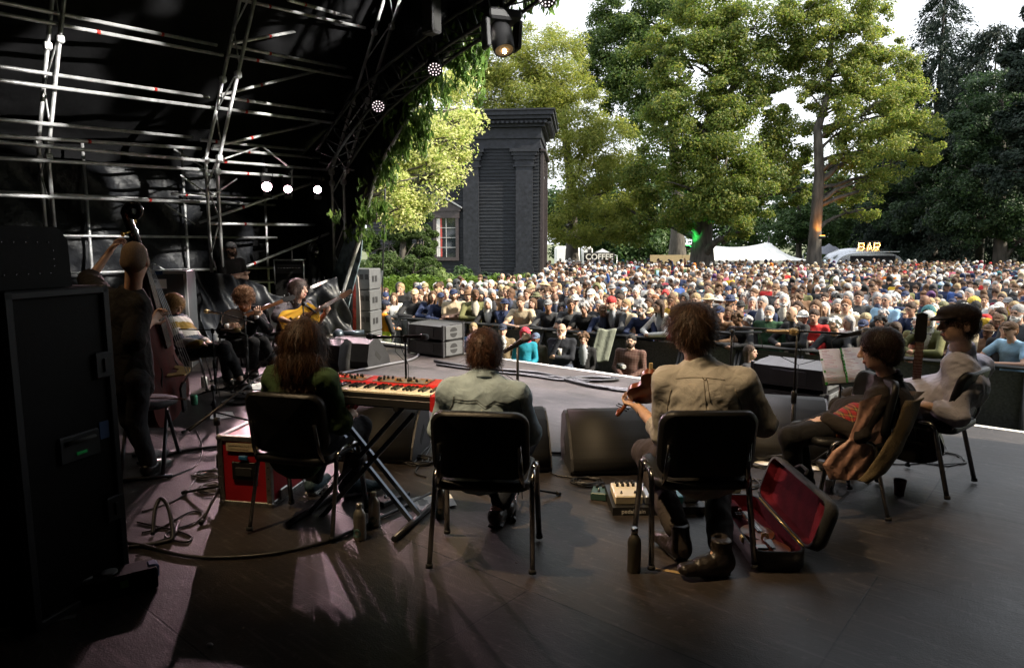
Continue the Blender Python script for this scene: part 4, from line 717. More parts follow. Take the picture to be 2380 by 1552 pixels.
# moving head and LED cans on the arch truss
p = PVw(1166, 88, -.5); mh = empty('moving_head_lamp', p, .35, 'large black moving head lamp with a warm spark in its lens, hung from the arch', 'stage lamp')
MB().box((0, 0, .24), (.42, .34, .13), bev=.03).build('base', LAMPB, mh); mb = MB()
for sx in (-1, 1): MB().box((sx*.205, 0, .03), (.06, .22, .36), Matrix.Rotation(sx*.06, 3, 'Y'), bev=.02).build('yoke_arm', LAMPB, mh)
hd = MB(); ax = Vector((.02, -.42, -.9)).normalized(); hd.lathe((0, .03, .07), [(.09, -.10), (.125, -.08), (.145, 0), (.14, .18), (.13, .27), (.118, .275), (.11, .262)], ax, 20); h_ = hd.build('head', LAMPB, mh)
MB().lathe(Vector((0, .03, .07))+ax*.262, [(0, .012), (.06, .008), (.112, 0)], ax, 20).build('lens', M('amber_lens', (.10, .06, .03), .06, spec=1.0, emit=(1, .6, .25), es=.05), h_)
MB().ball(Vector((0, .03, .07))+ax*.285, .028, n=8).build('spark', M('warm_spark', (1, .8, .5), .4, emit=(1, .78, .42), es=25), h_); MB().tube([(0, 0, .3), (0, 0, .46)], .03).build('clamp', LAMPB, mh)
def ledcan(px, py, vv, lb, aim=(.12, -.8, -.62), r=.105, wash=None):
    p = PVw(px, py, vv); e = empty('led_stage_lamp', p, 0, lb, 'stage lamp', 'round LED cans along the arch'); ax = Vector(aim).normalized(); q = frame(ax)
    MB().lathe((0, 0, 0), [(r*.7, -.17), (r*.95, -.15), (r, -.05), (r, .03), (r*.93, .03), (r*.93, .018)], ax, 18).build('housing', LAMPB, e); MB().lathe((0, 0, 0), [(0, .017), (r*.93, .017)], ax, 18).build('face', M('led_face', (.012, .01, .012), .4), e)
    sp = [(0, 0)]+[(.42*r*math.cos(PI/3*k), .42*r*math.sin(PI/3*k)) for k in range(6)]+[(.76*r*math.cos(PI/6*k+.26), .76*r*math.sin(PI/6*k+.26)) for k in range(12)]
    mb = MB(); [mb.lathe(q @ Vector((a, b, .019)), [(0, .004), (r*.095, .001)], ax, 8) for a, b in sp]; mb.build('led', M('led_glow', (1, .9, .92), .3, emit=(1, .82, .86), es=.7), e)
    if wash:
        l = bpy.data.lights.new('lamp_light', 'SPOT'); l.energy = wash[1]; l.color = (1, .90, .93); l.spot_size = R(wash[2]); l.spot_blend = 1; l.shadow_soft_size = .1; o = bpy.data.objects.new('lamp_light', l); COL.objects.link(o); o.parent = e; o.matrix_local = Matrix.Translation(ax*.06) @ (wash[0]-p).to_track_quat('-Z', 'Y').to_matrix().to_4x4()
    MB().tube([q @ Vector((r*1.1, 0, -.06)), q @ Vector((r*1.1, 0, -.06))+Vector((0, 0, .2)), q @ Vector((-r*1.1, 0, -.06))+Vector((0, 0, .2)), q @ Vector((-r*1.1, 0, -.06))], .01, 6).tube([(0, .05, .2), (0, .05, .36)], .02).build('yoke', LAMPB, e)
for (pxy, aim_, pw, an) in (((1150, 60), P(640, 745, 9.0), 800, 26), ((1010, 150), P(560, 770, 8.4), 500, 30)):      # their beams rake the left musicians
    p = PVw(*pxy, -.62); l = bpy.data.lights.new('lamp_light', 'SPOT'); l.energy = pw; l.color = (1, .90, .78); l.spot_size = R(an); l.spot_blend = .5; l.shadow_soft_size = .06; d_ = aim_-p
    o = bpy.data.objects.new('lamp_light', l); COL.objects.link(o); o.matrix_world = Matrix.Translation(p) @ d_.to_track_quat('-Z', 'Y').to_matrix().to_4x4(); o.parent = mh; o.matrix_parent_inverse = (Matrix.Translation(mh.location) @ Matrix.Rotation(.35, 4, 'Z')).inverted()
ledcan(1010, 160, -.5, 'round lamp with white LED dots in the middle of the arch', wash=(S(3.6, -.9), 950, 58)); ledcan(879, 246, -.5, 'round lamp with white LED dots low on the arch', wash=(S(2.2, -1.2), 450, 58)); ledcan(1272, -4, -.5, 'round lamp with white LED dots cut by the top of the picture against the sky', (-.05, -.75, -.66), wash=(S(5.4, -.5), 1500, 58))
for u_ in (5.6, 7.2): pl = S(u_, -.4, 5.35); e_ = can('stage_lamp', 'white wash lamp on the arch above the frame, %s' % ('over the middle' if u_ < 6 else 'over the right'), pl, S(u_+.4, -.55)-pl, .1, .2, (1, .92, .94), 5, ((.97, .93, 1), 1250 if u_ < 6 else 300, 54, 1.0))  # unseen lamps added to brighten the front of the floor
p = PVw(1003, 40, -.9); e = empty('hanging_speaker', p, .9, 'slim black loudspeaker hanging above the arch lamps', 'loudspeaker'); MB().box((0, 0, 0), (.16, .2, .42), bev=.02).build('cabinet', SPB, e); MB().box((0, -.103, 0), (.13, .006, .38)).build('grille', GRILLE, e); MB().tube([(0, 0, .2), (-.05, 0, .8)], .006).build('cable', BLK, e)
# amber spots rigged high up over the stage, out of the frame: they colour the backs and throw the floor shadows to the right
AMB = (1, .71, .40)
for (q, aim, pw, lb, an_) in ((Vector((-1.9, 2.9, 5.4)), Vector((.45, 4.15, .7)), 640, 'amber stage lamp high over the left of the stage', 36), (Vector((-2.7, 2.9, 5.2)), Vector((-1.15, 3.95, .95)), 270, 'amber stage lamp high above the amplifier rack', 32), (Vector((.9, 2.6, 5.4)), Vector((2.05, 4.1, .9)), 150, 'amber stage lamp high over the violin case', 34), (Vector((-4.3, 3.3, 4.7)), P(300, 640, 4.6), 75, 'amber stage lamp high over the far left of the deck', 20)):
    can('stage_lamp', lb, q, aim-q, .11, .28, AMB, 8, (AMB, pw, an_, .9))
def gobo(l):                                      # leaf break-up plate inside a profile lamp
    l.use_nodes = True; n = l.node_tree.nodes; k = l.node_tree.links; e = n['Emission']; t = n.new('ShaderNodeTexCoord'); nz_ = n.new('ShaderNodeTexNoise'); nz_.inputs['Scale'].default_value = 11; nz_.inputs['Detail'].default_value = 1
    k.new(t.outputs['Normal'], nz_.inputs['Vector']); c = n.new('ShaderNodeMapRange'); c.inputs[1].default_value = .52; c.inputs[2].default_value = .60; k.new(nz_.outputs[0], c.inputs[0]); k.new(c.outputs[0], e.inputs['Strength'])
pg = S(9.6, -.6, 5.0); eg = can('stage_lamp', 'white profile lamp with a leaf plate at the far right of the arch', pg, S(-1.25, -.45, 3.2)-pg, .11, .3, (1, .97, .9), 8, ((1, .97, .9), 5200, 46, .3))
gobo([c for c in eg.children if c.type == 'LIGHT'][0].data)
# ---------------------------------------------------------------- crowd barrier
b0, b1 = G(929, 737, -.1), G(2285, 846, -.1); bd = (b1-b0).normalized(); BN = Vector((-bd.y, bd.x, 0)); BN = BN if BN.y > 0 else -BN; bang = math.atan2(bd.y, bd.x)
MESHP = M('barrier_mesh', (.055, .057, .06), .55, .5, var=.4, scale=30)
def barrier():
    e = empty('crowd_barrier', (0, 0, 0), 0, 'x', 'barrier', 'crowd barrier sections'); Hh = 1.14
    MB().box((0, 0, .6), (.94, .012, .96)).build('panel', MESHP, e); MB().box((0, .02, Hh), (.995, .16, .05), bev=.02).build('top_rail', BLK, e)
    for sx in (-.47, .47): MB().box((sx, -.02, .57), (.05, .05, 1.1)).build('post', BLK, e); MB().tube([(sx, -.03, 1.05), (sx, -.62, .04)], .026, 6).build('brace', BLK, e)
    MB().box((0, -.30, .25), (.94, .24, .03)).build('step', BLK, e); MB().box((0, .15, .012), (.97, 1.0, .02)).build('foot_plate', M('tread_plate', (.12, .12, .125), .5, .8), e); return e
BARR0 = barrier(); words_ = ['first', 'second', 'third', 'fourth', 'fifth', 'sixth', 'seventh', 'eighth', 'ninth', 'tenth', 'eleventh', 'twelfth', 'thirteenth', 'fourteenth', 'fifteenth', 'sixteenth']
for k in range(16):
    o = BARR0 if k == 0 else copy_tree(BARR0); q = b0+bd*(k-2.5)*1.0; o.location = (q.x, q.y, GROUND); o.rotation_euler = (0, 0, bang); o['label'] = 'black crowd barrier section under the front row, %s from the hedge side' % words_[k]
# ================================================================ people: shared anatomy
def nrm(v): v = A(v); return v/max(np.linalg.norm(v), 1e-9)
def headaxes(hf, hu):
    f = nrm(hf); u = nrm(A(hu)-f*(A(hu)@f)); r = np.cross(f, u); return r, f, u       # r = the person's right... x axis of the head, f = face, u = up
def add_head(s, c, hf, hu, k=1.0, mat=0, eye=4, lip=5, brow=None, detail=True, ears=True):
    r, f, u = headaxes(hf, hu); Q = np.stack([r, f, u], 1); c = A(c)
    def at(x, y, z): return c+(r*x+f*y+u*z)*k
    s.ell(at(0, -.012, .028), (.077*k, .096*k, .092*k), Q, .02, mat); s.ell(at(0, .018, -.03), (.066*k, .076*k, .085*k), Q, .03, mat)
    s.ell(at(0, .055, -.088), (.030*k, .028*k, .024*k), Q, .028, mat)                     # chin
    if ears:
        for sx in (-1, 1): s.ell(at(.078*sx, -.012, -.012), (.011*k, .021*k, .034*k), Q, .008, mat)
    if detail:
        for sx in (-1, 1): s.ell(at(.032*sx, .103, .008), (.020*k, .022*k, .013*k), Q, .012, mat, True)
        s.cap(at(0, .096, .010), at(0, .116, -.030), .0085*k, .0135*k, .012, mat)
        for sx in (-1, 1): s.ell(at(.013*sx, .104, -.033), (.009*k, .010*k, .008*k), Q, .006, mat)
        for sx in (-1, 1): s.ell(at(.031*sx, .088, .007), (.0125*k, .010*k, .0085*k), Q, .003, eye)
        s.cap(at(-.033, .098, .027), at(.033, .098, .027), .008*k, .008*k, .012, mat)
        s.cap(at(-.019, .094, -.063), at(.019, .094, -.063), .0065*k, .0065*k, .005, lip); s.cap(at(-.014, .095, -.073), at(.014, .095, -.073), .0065*k, .0065*k, .005, lip)
def add_hand(s, wr, d, pn, side, curl=.5, k=1.0, mat=0, spread=.10, thumb=.5):
    """wrist, finger direction, palm normal (out of the palm), side=+1 if the thumb lies towards cross(d, pn)"""
    d = nrm(d); pn = nrm(A(pn)-d*(A(pn)@d)); t = np.cross(d, pn)*side; wr = A(wr)
    pc = wr+d*.055*k
    s.econe(wr-d*.005, wr+d*.082*k, t, (.026*k, .016*k), (.040*k, .013*k), .014, mat)
    L = [.072, .080, .074, .058]
    for i in range(4):
        o = (1.5-i)*.0205*k; a = wr+d*(.084-.004*abs(i-1.2))*k+t*o; dd = nrm(d+t*spread*(1.5-i)*.5); ang = 0; p = a
        for j, seg in enumerate((.46, .31, .23)):
            ang += curl*(.75+.16*i)*(.6 if j == 0 else .85); q = p+(dd*math.cos(ang)+pn*math.sin(ang))*L[i]*seg*k; s.cap(p, q, (.0092-.0008*j)*k, (.0086-.0009*j)*k, .003, mat); p = q
    a = wr+d*.022*k+t*.024*k+pn*.004; dd = nrm(d*.62+t*.72+pn*.35); q = a+dd*.042*k; s.cap(a-dd*.012, q, .0135*k, .0105*k, .012, mat); d2 = nrm(d*(.9-thumb*.3)+t*(.15-thumb*.5)+pn*(.25+thumb*.5)); s.cap(q, q+d2*.034*k, .0105*k, .0085*k, .004, mat)
def add_limbs(s, J, mt, grow=0.0, arms=True, legs=True, sleeve=1.0, leg_to=1.0, k=.02, bulk=1.0, slv_mat=None):
    """torso, arms and legs; grow = cloth thickness, sleeve / leg_to = how far down the limb the cloth reaches"""
    sd = nrm(A(J['shR'])-A(J['shL'])); hs = nrm(A(J['hipR'])-A(J['hipL'])); b = bulk; g = grow
    shw = np.linalg.norm(A(J['shR'])-A(J['shL']))/2
    if arms:
        w0 = shw*.78*b+g; d0 = .108*b+g; pel, ch, nb = A(J['pel']), A(J['chest']), A(J['neck'])
        s.econe(pel+nrm(ch-pel)*-.02, pel*.45+ch*.55, hs, (.158*b+g, .118*b+g), (shw*.78*b+g, .108*b+g), .04, mt['top'])
        s.econe(pel*.4+ch*.6, ch*.85+nb*.15, sd, (w0, d0), (shw*.92*b+g, .112*b+g), .05, mt['top'])
        s.econe(ch*.6+nb*.4, nb*.8+ch*.2, sd, (shw*.86+g, .085*b+g), (.085+g, .062+g), .05, mt['top'])
        for q in 'LR':
            a, e, w = A(J['sh'+q]), A(J['el'+q]), A(J['wr'+q]); s.cap(nb*.55+ch*.45+(a-nb*.55-ch*.45)*.5, a, .062*b+g, .056*b+g, .05, mt['top']); m_ = mt['top']
            if sleeve > 1.2: s.cap(a, e, .052*b+g, .041*b+g, .03, m_); f = min(1, (sleeve-1)); s.cap(e, e+(w-e)*f, .041*b+g, (.041-.013*f)*b+g*1.1, .018, m_)
            else: s.cap(a, a+(e-a)*min(1, sleeve), .052*b+g*1.3, .045*b+g*1.7, .03, m_)
    if legs:
        s.econe(A(J['hipL'])*.5+A(J['hipR'])*.5-nrm(A(J['chest'])-A(J['pel']))*.0, A(J['pel'])+nrm(A(J['chest'])-A(J['pel']))*.06, hs, (.165*b+g, .118*b+g), (.155*b+g, .112*b+g), .04, mt['leg'])
        for q in 'LR':
            h, n_, an = A(J['hip'+q]), A(J['kn'+q]), A(J['an'+q]); s.cap(h, n_, .082*b+g, .056*b+g, .035, mt['leg'])
            f = leg_to; s.cap(n_, n_+(an-n_)*f, .055*b+g, (.055-.019*f)*b+g*1.4, .02, mt['leg'])
def std_joints(h=1.72, pose='down', lean=0.0, fem=False, seated=None):
    k = h/1.72; sw = (.165 if fem else .19)*k; J = {}
    pz = .93*k if seated is None else seated; J['pel'] = (0, 0, pz); 
    def up(z, y=0): return (0, -lean*(z/.75)+y, pz+z*k)
    J['chest'] = up(.34); J['neck'] = up(.53, .01); J['head'] = up(.69, -.03-lean*.1)
    for q, sx in (('L', 1), ('R', -1)):                                # facing -y: the left hand is at +x
        x = sx*sw; a = up(.47); J['sh'+q] = (x, a[1]+.01, a[2]); sy = a[1]
        if pose == 'down': el = (x+sx*.05, sy+.03, a[2]-.29*k); wr = (x+sx*.04, sy-.06, a[2]-.53*k)
        elif pose == 'crossed': el = (x+sx*.04, sy-.08, a[2]-.27*k); wr = (-x*.35, sy-.23-.03*(sx > 0), a[2]-.20*k-.05*(sx > 0))
        elif pose == 'clasp': el = (x+sx*.06, sy-.05, a[2]-.29*k); wr = (x*.12, sy-.22, a[2]-.40*k)
        elif pose == 'chin': el = (x*.9, sy-.12, a[2]-.27*k) if sx > 0 else (x*.9+.02, sy-.2, a[2]-.20*k); wr = (-x*.4, sy-.22, a[2]-.24*k) if sx > 0 else (x*.15, sy-.16, a[2]+.06*k)
        elif pose == 'lean': el = (x+sx*.13, sy-.20, a[2]-.24*k); wr = (x*.25, sy-.34, a[2]-.27*k)
        elif pose == 'cup': el = (x+sx*.05, sy+.02, a[2]-.29*k); wr = (x+sx*.03, sy-.2, a[2]-.28*k) if sx > 0 else (x+sx*.03, sy-.08, a[2]-.53*k)
        elif pose == 'raise': el = (x+sx*.10, sy-.05, a[2]+.24*k) if sx > 0 else (x+sx*.05, sy+.03, a[2]-.29*k); wr = (x+sx*.06, sy-.10, a[2]+.50*k) if sx > 0 else (x+sx*.04, sy-.06, a[2]-.53*k)
        elif pose == 'lap': el = (x+sx*.05, sy-.03, a[2]-.28*k); wr = (x*.25, sy-.26, a[2]-.42*k)
        J['el'+q] = el; J['wr'+q] = wr
        if seated is None: J['hip'+q] = (sx*.09, 0, .88*k); J['kn'+q] = (sx*.10, -.02, .48*k); J['an'+q] = (sx*.11, .02, .09); J['to'+q] = (sx*.13, -.13, .04)
        else: J['hip'+q] = (sx*.10, -.02, pz-.02); J['kn'+q] = (sx*.15, -.42, max(.42, pz*1.0)); J['an'+q] = (sx*.14, -.42, .08); J['to'+q] = (sx*.15, -.57, .04)
    return J
# ---------------------------------------------------------------- crowd materials: colours vary per object
def objmat(key, ramp=None, rough=.8, var=.25, scale=14, bump=.25, attr=None):
    m = bpy.data.materials.new(key); m.use_nodes = True; n = m.node_tree.nodes; l = m.node_tree.links; b = n['Principled BSDF']; b.inputs['Roughness'].default_value = rough; b.inputs['Specular IOR Level'].default_value = .25
    t = n.new('ShaderNodeTexCoord'); nz_ = n.new('ShaderNodeTexNoise'); nz_.inputs['Scale'].default_value = scale; l.new(t.outputs['Object'], nz_.inputs['Vector']); mr_ = n.new('ShaderNodeMapRange'); mr_.inputs[3].default_value = 1-var; mr_.inputs[4].default_value = 1+var; l.new(nz_.outputs[0], mr_.inputs[0])
    if attr: c = n.new('ShaderNodeAttribute'); c.attribute_name = attr; src = c.outputs['Color']
    else:
        c = n.new('ShaderNodeObjectInfo'); src = c.outputs['Color']
        if ramp:
            cr = n.new('ShaderNodeValToRGB'); cr.color_ramp.interpolation = 'CONSTANT'; e = cr.color_ramp.elements
            while len(e) < len(ramp): e.new(.5)
            for i, q in enumerate(ramp): e[i].position = i/len(ramp); e[i].color = (*q, 1)
            l.new(c.outputs['Random'], cr.inputs[0]); src = cr.outputs[0]
    mx = n.new('ShaderNodeVectorMath'); mx.operation = 'SCALE'; l.new(src, mx.inputs[0]); l.new(mr_.outputs[0], mx.inputs['Scale']); l.new(mx.outputs[0], b.inputs['Base Color'])
    if bump:
        bp = n.new('ShaderNodeBump'); bp.inputs['Strength'].default_value = bump; bp.inputs['Distance'].default_value = .03; l.new(nz_.outputs[0], bp.inputs['Height']); l.new(bp.outputs[0], b.inputs['Normal'])
    return m
SKINS = [(.56, .36, .27), (.48, .29, .21), (.60, .40, .31), (.52, .33, .24), (.36, .20, .13), (.58, .37, .29), (.16, .085, .055), (.50, .30, .22)]
CM_SKIN = objmat('crowd_skin', SKINS, .55, .10, 20, 0); CM_TOP = objmat('crowd_top', None, .8, .3, 11, .5); CM_LEG = objmat('crowd_trousers', [(.03, .035, .05), (.05, .06, .09), (.02, .02, .022), (.14, .12, .09), (.06, .07, .05)], .85)
CM_SHOE = M('crowd_shoe', (.03, .028, .026), .6); CM_EYE = M('crowd_eye', (.055, .035, .028), .4, var=.3); CM_LIP = M('crowd_lip', (.36, .15, .12), .5); CM_IN = objmat('crowd_inner', [(.6, .6, .6), (.3, .32, .36), (.05, .05, .06), (.45, .42, .36), (.05, .06, .10)], .85); CM_HAIR = objmat('crowd_hair', None, .6, .45, 40, .6)
CBODY = [CM_SKIN, CM_TOP, CM_LEG, CM_SHOE, CM_EYE, CM_LIP, CM_IN]
def crowd_body(h, pose, sleeve, fem, inner, lean=0.0, seated=None, res=.0165, cut=None, bulk=1.0, hair=None):
    J = std_joints(h, pose, lean, fem, seated); s = Sdf(); bk = (.92 if fem else 1.03)*bulk
    add_limbs(s, J, dict(top=1, leg=2), .012, sleeve=sleeve, bulk=bk)
    if sleeve < 1.2:
        for q in 'LR': s.cap(J['el'+q], A(J['el'+q])*.5+A(J['sh'+q])*.5, .040*bk, .043*bk, .02, 0)
    for q in 'LR':
        e, w = A(J['el'+q]), A(J['wr'+q])
        if sleeve < 1.9: s.cap(e, w, .039*bk, .027*bk, .02, 0)
        d = nrm(w-e); s.ell(w+d*.05, (.035, .045, .035), None, .015, 0)
        for i in range(3): s.cap(w+d*.07+A((0, 0, .016*(i-1))), w+d*.115+A((0, -.01, .018*(i-1))), .011, .008, .006, 0)
        s.cap(J['an'+q], J['to'+q], .046, .036, .02, 3)
    s.cap(A(J['neck'])-A((0, 0, .04)), A(J['head'])-A((0, -.01, .05)), .056, .052, .02, 0)
    if inner: s.ell(A(J['chest'])*.6+A(J['neck'])*.4+A((0, -.098, 0)), (.075, .05, .20), None, .02, 6); s.ell(A(J['neck'])+A((0, .05, .0)), (.10, .05, .04), None, .03, 1)
    if pose == 'cup': s.cap(A(J['wrL'])+A((0, -.06, -.04)), A(J['wrL'])+A((0, -.06, .10)), .032, .040, .004, 6)
    hk = (.92 if fem else .97)*(h/1.72)**.5; add_head(s, J['head'], (0, -1, .02), (0, 0, 1), hk)
    if hair: hair(s, A(J['head']), hk)
    v, f, m = s.mesh(res, [((0, 0, cut), (0, 0, -1))] if cut else None)
    return v, f, m, J, hk
# headgear and hair, in head space (face towards -y)
def hs_hair(s, c, k, mat=0, long=0.0, curly=0.0, pony=False, thin=False):
    s.ell(c+A((0, .016, .040))*k, A((.087, .102, .094))*k, None, .01, mat)
    s.ell(c+A((0, .045, -.01))*k, A((.086, .078, .085))*k, None, .02, mat)
    if curly:
        rg_ = np.random.default_rng(int(curly*100))
        for _ in range(34):
            d = nrm(rg_.normal(size=3)+A((0, .35, .5))); s.ell(c+(A((0, .02, .035))+d*A((.09, .10, .095)))*k, A((.03, .03, .03))*k, None, .01, mat)
    if long:
        for sx in (-1, 1): s.cap(c+A((sx*.068, .02, .02))*k, c+A((sx*.082, .03, -.09-long))*k, .036*k, .030*k, .03, mat)
        s.econe(c+A((0, .065, .02))*k, c+A((0, .075, -.10-long))*k, (1, 0, 0), (.075*k, .04*k), (.075*k, .035*k), .03, mat)
    if pony: s.cap(c+A((0, .11, .05))*k, c+A((0, .15, -.11))*k, .035*k, .018*k, .02, mat)
    s.ell(c+A((0, -.098, -.035))*k, A((.066, .07, .083))*k, None, .012, mat, True)
    if not long and not curly: s.cap(c+A((-.1, -.03, -.085))*k, c+A((.1, -.03, -.085))*k, .045*k, .045*k, .01, mat, True)
def hs_beard(s, c, k, mat=0, full=1.0):
    s.ell(c+A((0, -.060, -.085))*k, A((.058, .055, .048*full))*k, None, .01, mat)
    for sx in (-1, 1): s.cap(c+A((sx*.066, -.02, -.03))*k, c+A((sx*.05, -.06, -.085))*k, .018*k, .024*k, .01, mat)
    s.cap(c+A((-.026, -.108, -.049))*k, c+A((.026, -.108, -.049))*k, .009*k, .009*k, .005, mat); s.ell(c+A((0, -.112, -.068))*k, A((.024, .022, .009))*k, None, .004, mat, True)
def hs_cap(s, c, k, mat=0):
    s.ell(c+A((0, .008, .055))*k, A((.091, .108, .082))*k, None, .006, mat); s.ell(c+A((0, .0, -.045))*k, A((.13, .14, .075))*k, None, .004, mat, True)
    s.econe(c+A((0, -.085, .040))*k, c+A((0, -.165, .026))*k, (1, 0, 0), (.070*k, .008*k), (.045*k, .007*k), .008, mat)
def hs_hat(s, c, k, mat=0, brim=.075, crown=.085):
    s.ell(c+A((0, .008, .060))*k, A((.092, .108, crown))*k, None, .006, mat); s.ell(c+A((0, .0, -.055))*k, A((.13, .14, .085))*k, None, .004, mat, True)
    s.ell(c+A((0, .004, .036))*k, A((.092+brim, .108+brim, .011))*k, None, .010, mat)
def hs_beanie(s, c, k, mat=0): s.ell(c+A((0, .012, .062))*k, A((.092, .108, .085))*k, None, .006, mat); s.ell(c+A((0, .012, .035))*k, A((.095, .112, .03))*k, None, .008, mat); s.ell(c+A((0, -.0, -.075))*k, A((.14, .15, .085))*k, None, .004, mat, True)
def hs_hood(s, c, k, mat=0):
    s.ell(c+A((0, .022, .030))*k, A((.112, .130, .130))*k, None, .01, mat); s.econe(c+A((0, .05, -.02))*k, c+A((0, .055, -.17))*k, (1, 0, 0), (.10*k, .085*k), (.13*k, .09*k), .03, mat); s.ell(c+A((0, -.12, -.022))*k, A((.078, .105, .105))*k, None, .01, mat, True)
HEADGEAR = {'short': lambda s, c, k, m=0: hs_hair(s, c, k, m), 'long': lambda s, c, k, m=0: hs_hair(s, c, k, m, long=.10), 'bob': lambda s, c, k, m=0: hs_hair(s, c, k, m, long=.01), 'curly': lambda s, c, k, m=0: hs_hair(s, c, k, m, curly=.4), 'pony': lambda s, c, k, m=0: hs_hair(s, c, k, m, pony=True), 'cap': hs_cap, 'hat': hs_hat, 'bucket': lambda s, c, k, m=0: hs_hat(s, c, k, m, .042, .08), 'beanie': hs_beanie, 'hood': hs_hood}
HGM = {}
for nm, fn in HEADGEAR.items():
    s = Sdf(); fn(s, A((0, 0, 0)), 1.0); v, f, m = s.mesh(.0105); HGM[nm] = npmesh(None, v, f, [CM_HAIR], smooth=True) if False else None
    me_o = npmesh('headgear', v, f, [CM_HAIR], smooth=True); HGM[nm] = me_o.data; bpy.data.objects.remove(me_o)
s = Sdf(); hs_beard(s, A((0, 0, 0)), 1.0); v, f, m = s.mesh(.0085); me_o = npmesh('beard', v, f, [CM_HAIR], smooth=True); HGM['beard'] = me_o.data; bpy.data.objects.remove(me_o)
mb = MB()
for sx in (-1, 1):
    mb.tube([(sx*.031+.022*math.cos(a), -.118, .006+.018*math.sin(a)) for a in np.linspace(0, 2*PI, 13)], .0028, 5, caps=False); mb.tube([(sx*.053, -.117, .008), (sx*.078, -.03, .008)], .0025, 4)
mb.tube([(-.009, -.119, .01), (.009, -.119, .01)], .0025, 4); me_o = mb.build('spectacles', M('spectacle_frame', (.03, .03, .03), .3), None); HGM['glasses'] = me_o.data; bpy.data.objects.remove(me_o)
BODIES = []
for (h, pose, slv, fem, inn, bulk) in ((1.78, 'down', 2.0, 0, 0, 1), (1.70, 'crossed', 2.0, 0, 0, 1.05), (1.76, 'clasp', 2.0, 0, 1, 1.1), (1.72, 'down', .6, 0, 0, 1), (1.82, 'crossed', .6, 0, 0, 1.05), (1.62, 'crossed', 2.0, 1, 0, 1), (1.66, 'clasp', 2.0, 1, 1, 1.05), (1.64, 'down', .6, 1, 0, 1), (1.68, 'chin', 2.0, 1, 0, 1), (1.77, 'chin', 2.0, 0, 0, 1.05), (1.75, 'cup', 2.0, 0, 1, 1), (1.65, 'cup', .6, 1, 0, 1.05)):
    v, f, m, J, hk = crowd_body(h, pose, slv, fem, inn, bulk=bulk); o = npmesh('person', v, f, CBODY, m, True); BODIES.append((o.data, J, hk, pose, slv, fem, inn)); bpy.data.objects.remove(o)
LEANS = []
for (h, slv, fem, inn) in ((1.76, 2.0, 0, 0), (1.68, 2.0, 1, 0), (1.72, .6, 0, 0), (1.64, 2.0, 1, 1), (1.80, 2.0, 0, 1)):
    v, f, m, J, hk = crowd_body(h, 'lean', slv, fem, inn, lean=.20); o = npmesh('person', v, f, CBODY, m, True); LEANS.append((o.data, J, hk, 'lean', slv, fem, inn)); bpy.data.objects.remove(o)
# ---------------------------------------------------------------- who stands where
COLS = {'black': (.018, .018, .02), 'charcoal': (.05, .052, .058), 'navy': (.02, .03, .075), 'grey': (.20, .20, .21), 'pale grey': (.42, .43, .44), 'white': (.74, .74, .72), 'red': (.48, .03, .03), 'maroon': (.17, .02, .035), 'pink': (.55, .14, .2), 'royal blue': (.035, .08, .26), 'pale blue': (.25, .42, .58), 'teal': (.04, .16, .18), 'forest green': (.025, .07, .035), 'olive': (.12, .12, .05), 'mustard': (.52, .33, .03), 'orange': (.62, .17, .02), 'beige': (.46, .38, .27), 'brown': (.14, .08, .045), 'purple': (.09, .04, .12), 'lime yellow': (.45, .52, .08)}
CW = {'black': 17, 'charcoal': 13, 'navy': 13, 'grey': 7, 'pale grey': 5, 'maroon': 3, 'red': 2.4, 'white': 4, 'pink': 1.4, 'teal': 1.6, 'orange': .9, 'beige': 4, 'brown': 4, 'purple': 1.2, 'mustard': .9, 'olive': 5, 'royal blue': 1.4, 'pale blue': 2, 'forest green': 1.5, 'lime yellow': .3}
HAIRC = {'brown': (.10, .055, .03), 'dark brown': (.045, .026, .018), 'blond': (.30, .215, .12), 'grey': (.34, .33, .33), 'white': (.66, .65, .63), 'ginger': (.20, .085, .035), 'black': (.015, .014, .014)}
GCOL = {'black': (.02, .02, .022), 'navy': (.02, .03, .08), 'white': (.74, .73, .70), 'khaki': (.30, .25, .15), 'grey': (.24, .24, .25), 'straw': (.60, .48, .28), 'red': (.45, .04, .04), 'olive': (.13, .13, .07), 'pale blue': (.35, .48, .62), 'brown': (.16, .09, .05), 'yellow': (.65, .48, .08), 'green': (.05, .30, .12)}
random.seed(21); used_l = set()
def wchoice(d, w): ks = list(d); return random.choices(ks, [w.get(k, 3) for k in ks])[0]
def zone(px, row):
    z = 'below the laurel hedge' if px < 1235 else 'below the coffee sign' if px < 1500 else 'below the thick oak trunk' if px < 1720 else 'below the marquee' if px < 1860 else 'below the slim trunk' if px < 1930 else 'below the bar sign' if px < 2100 else 'under the dark conifers'
    return z
spots = []; inb = 0
def topx(p): q = Vector(p)-Vector((0, 0, EYE)); dd = q.dot(CAMF); return CX+FPX*q.x/dd, CY-FPX*q.dot(CAMU)/dd
TRUNKS = [(P(1633, 600, 44), 1.3), (P(1893, 600, 42), .9), (P(1575, 600, 64), 1.2)]
row = 0; off = .42
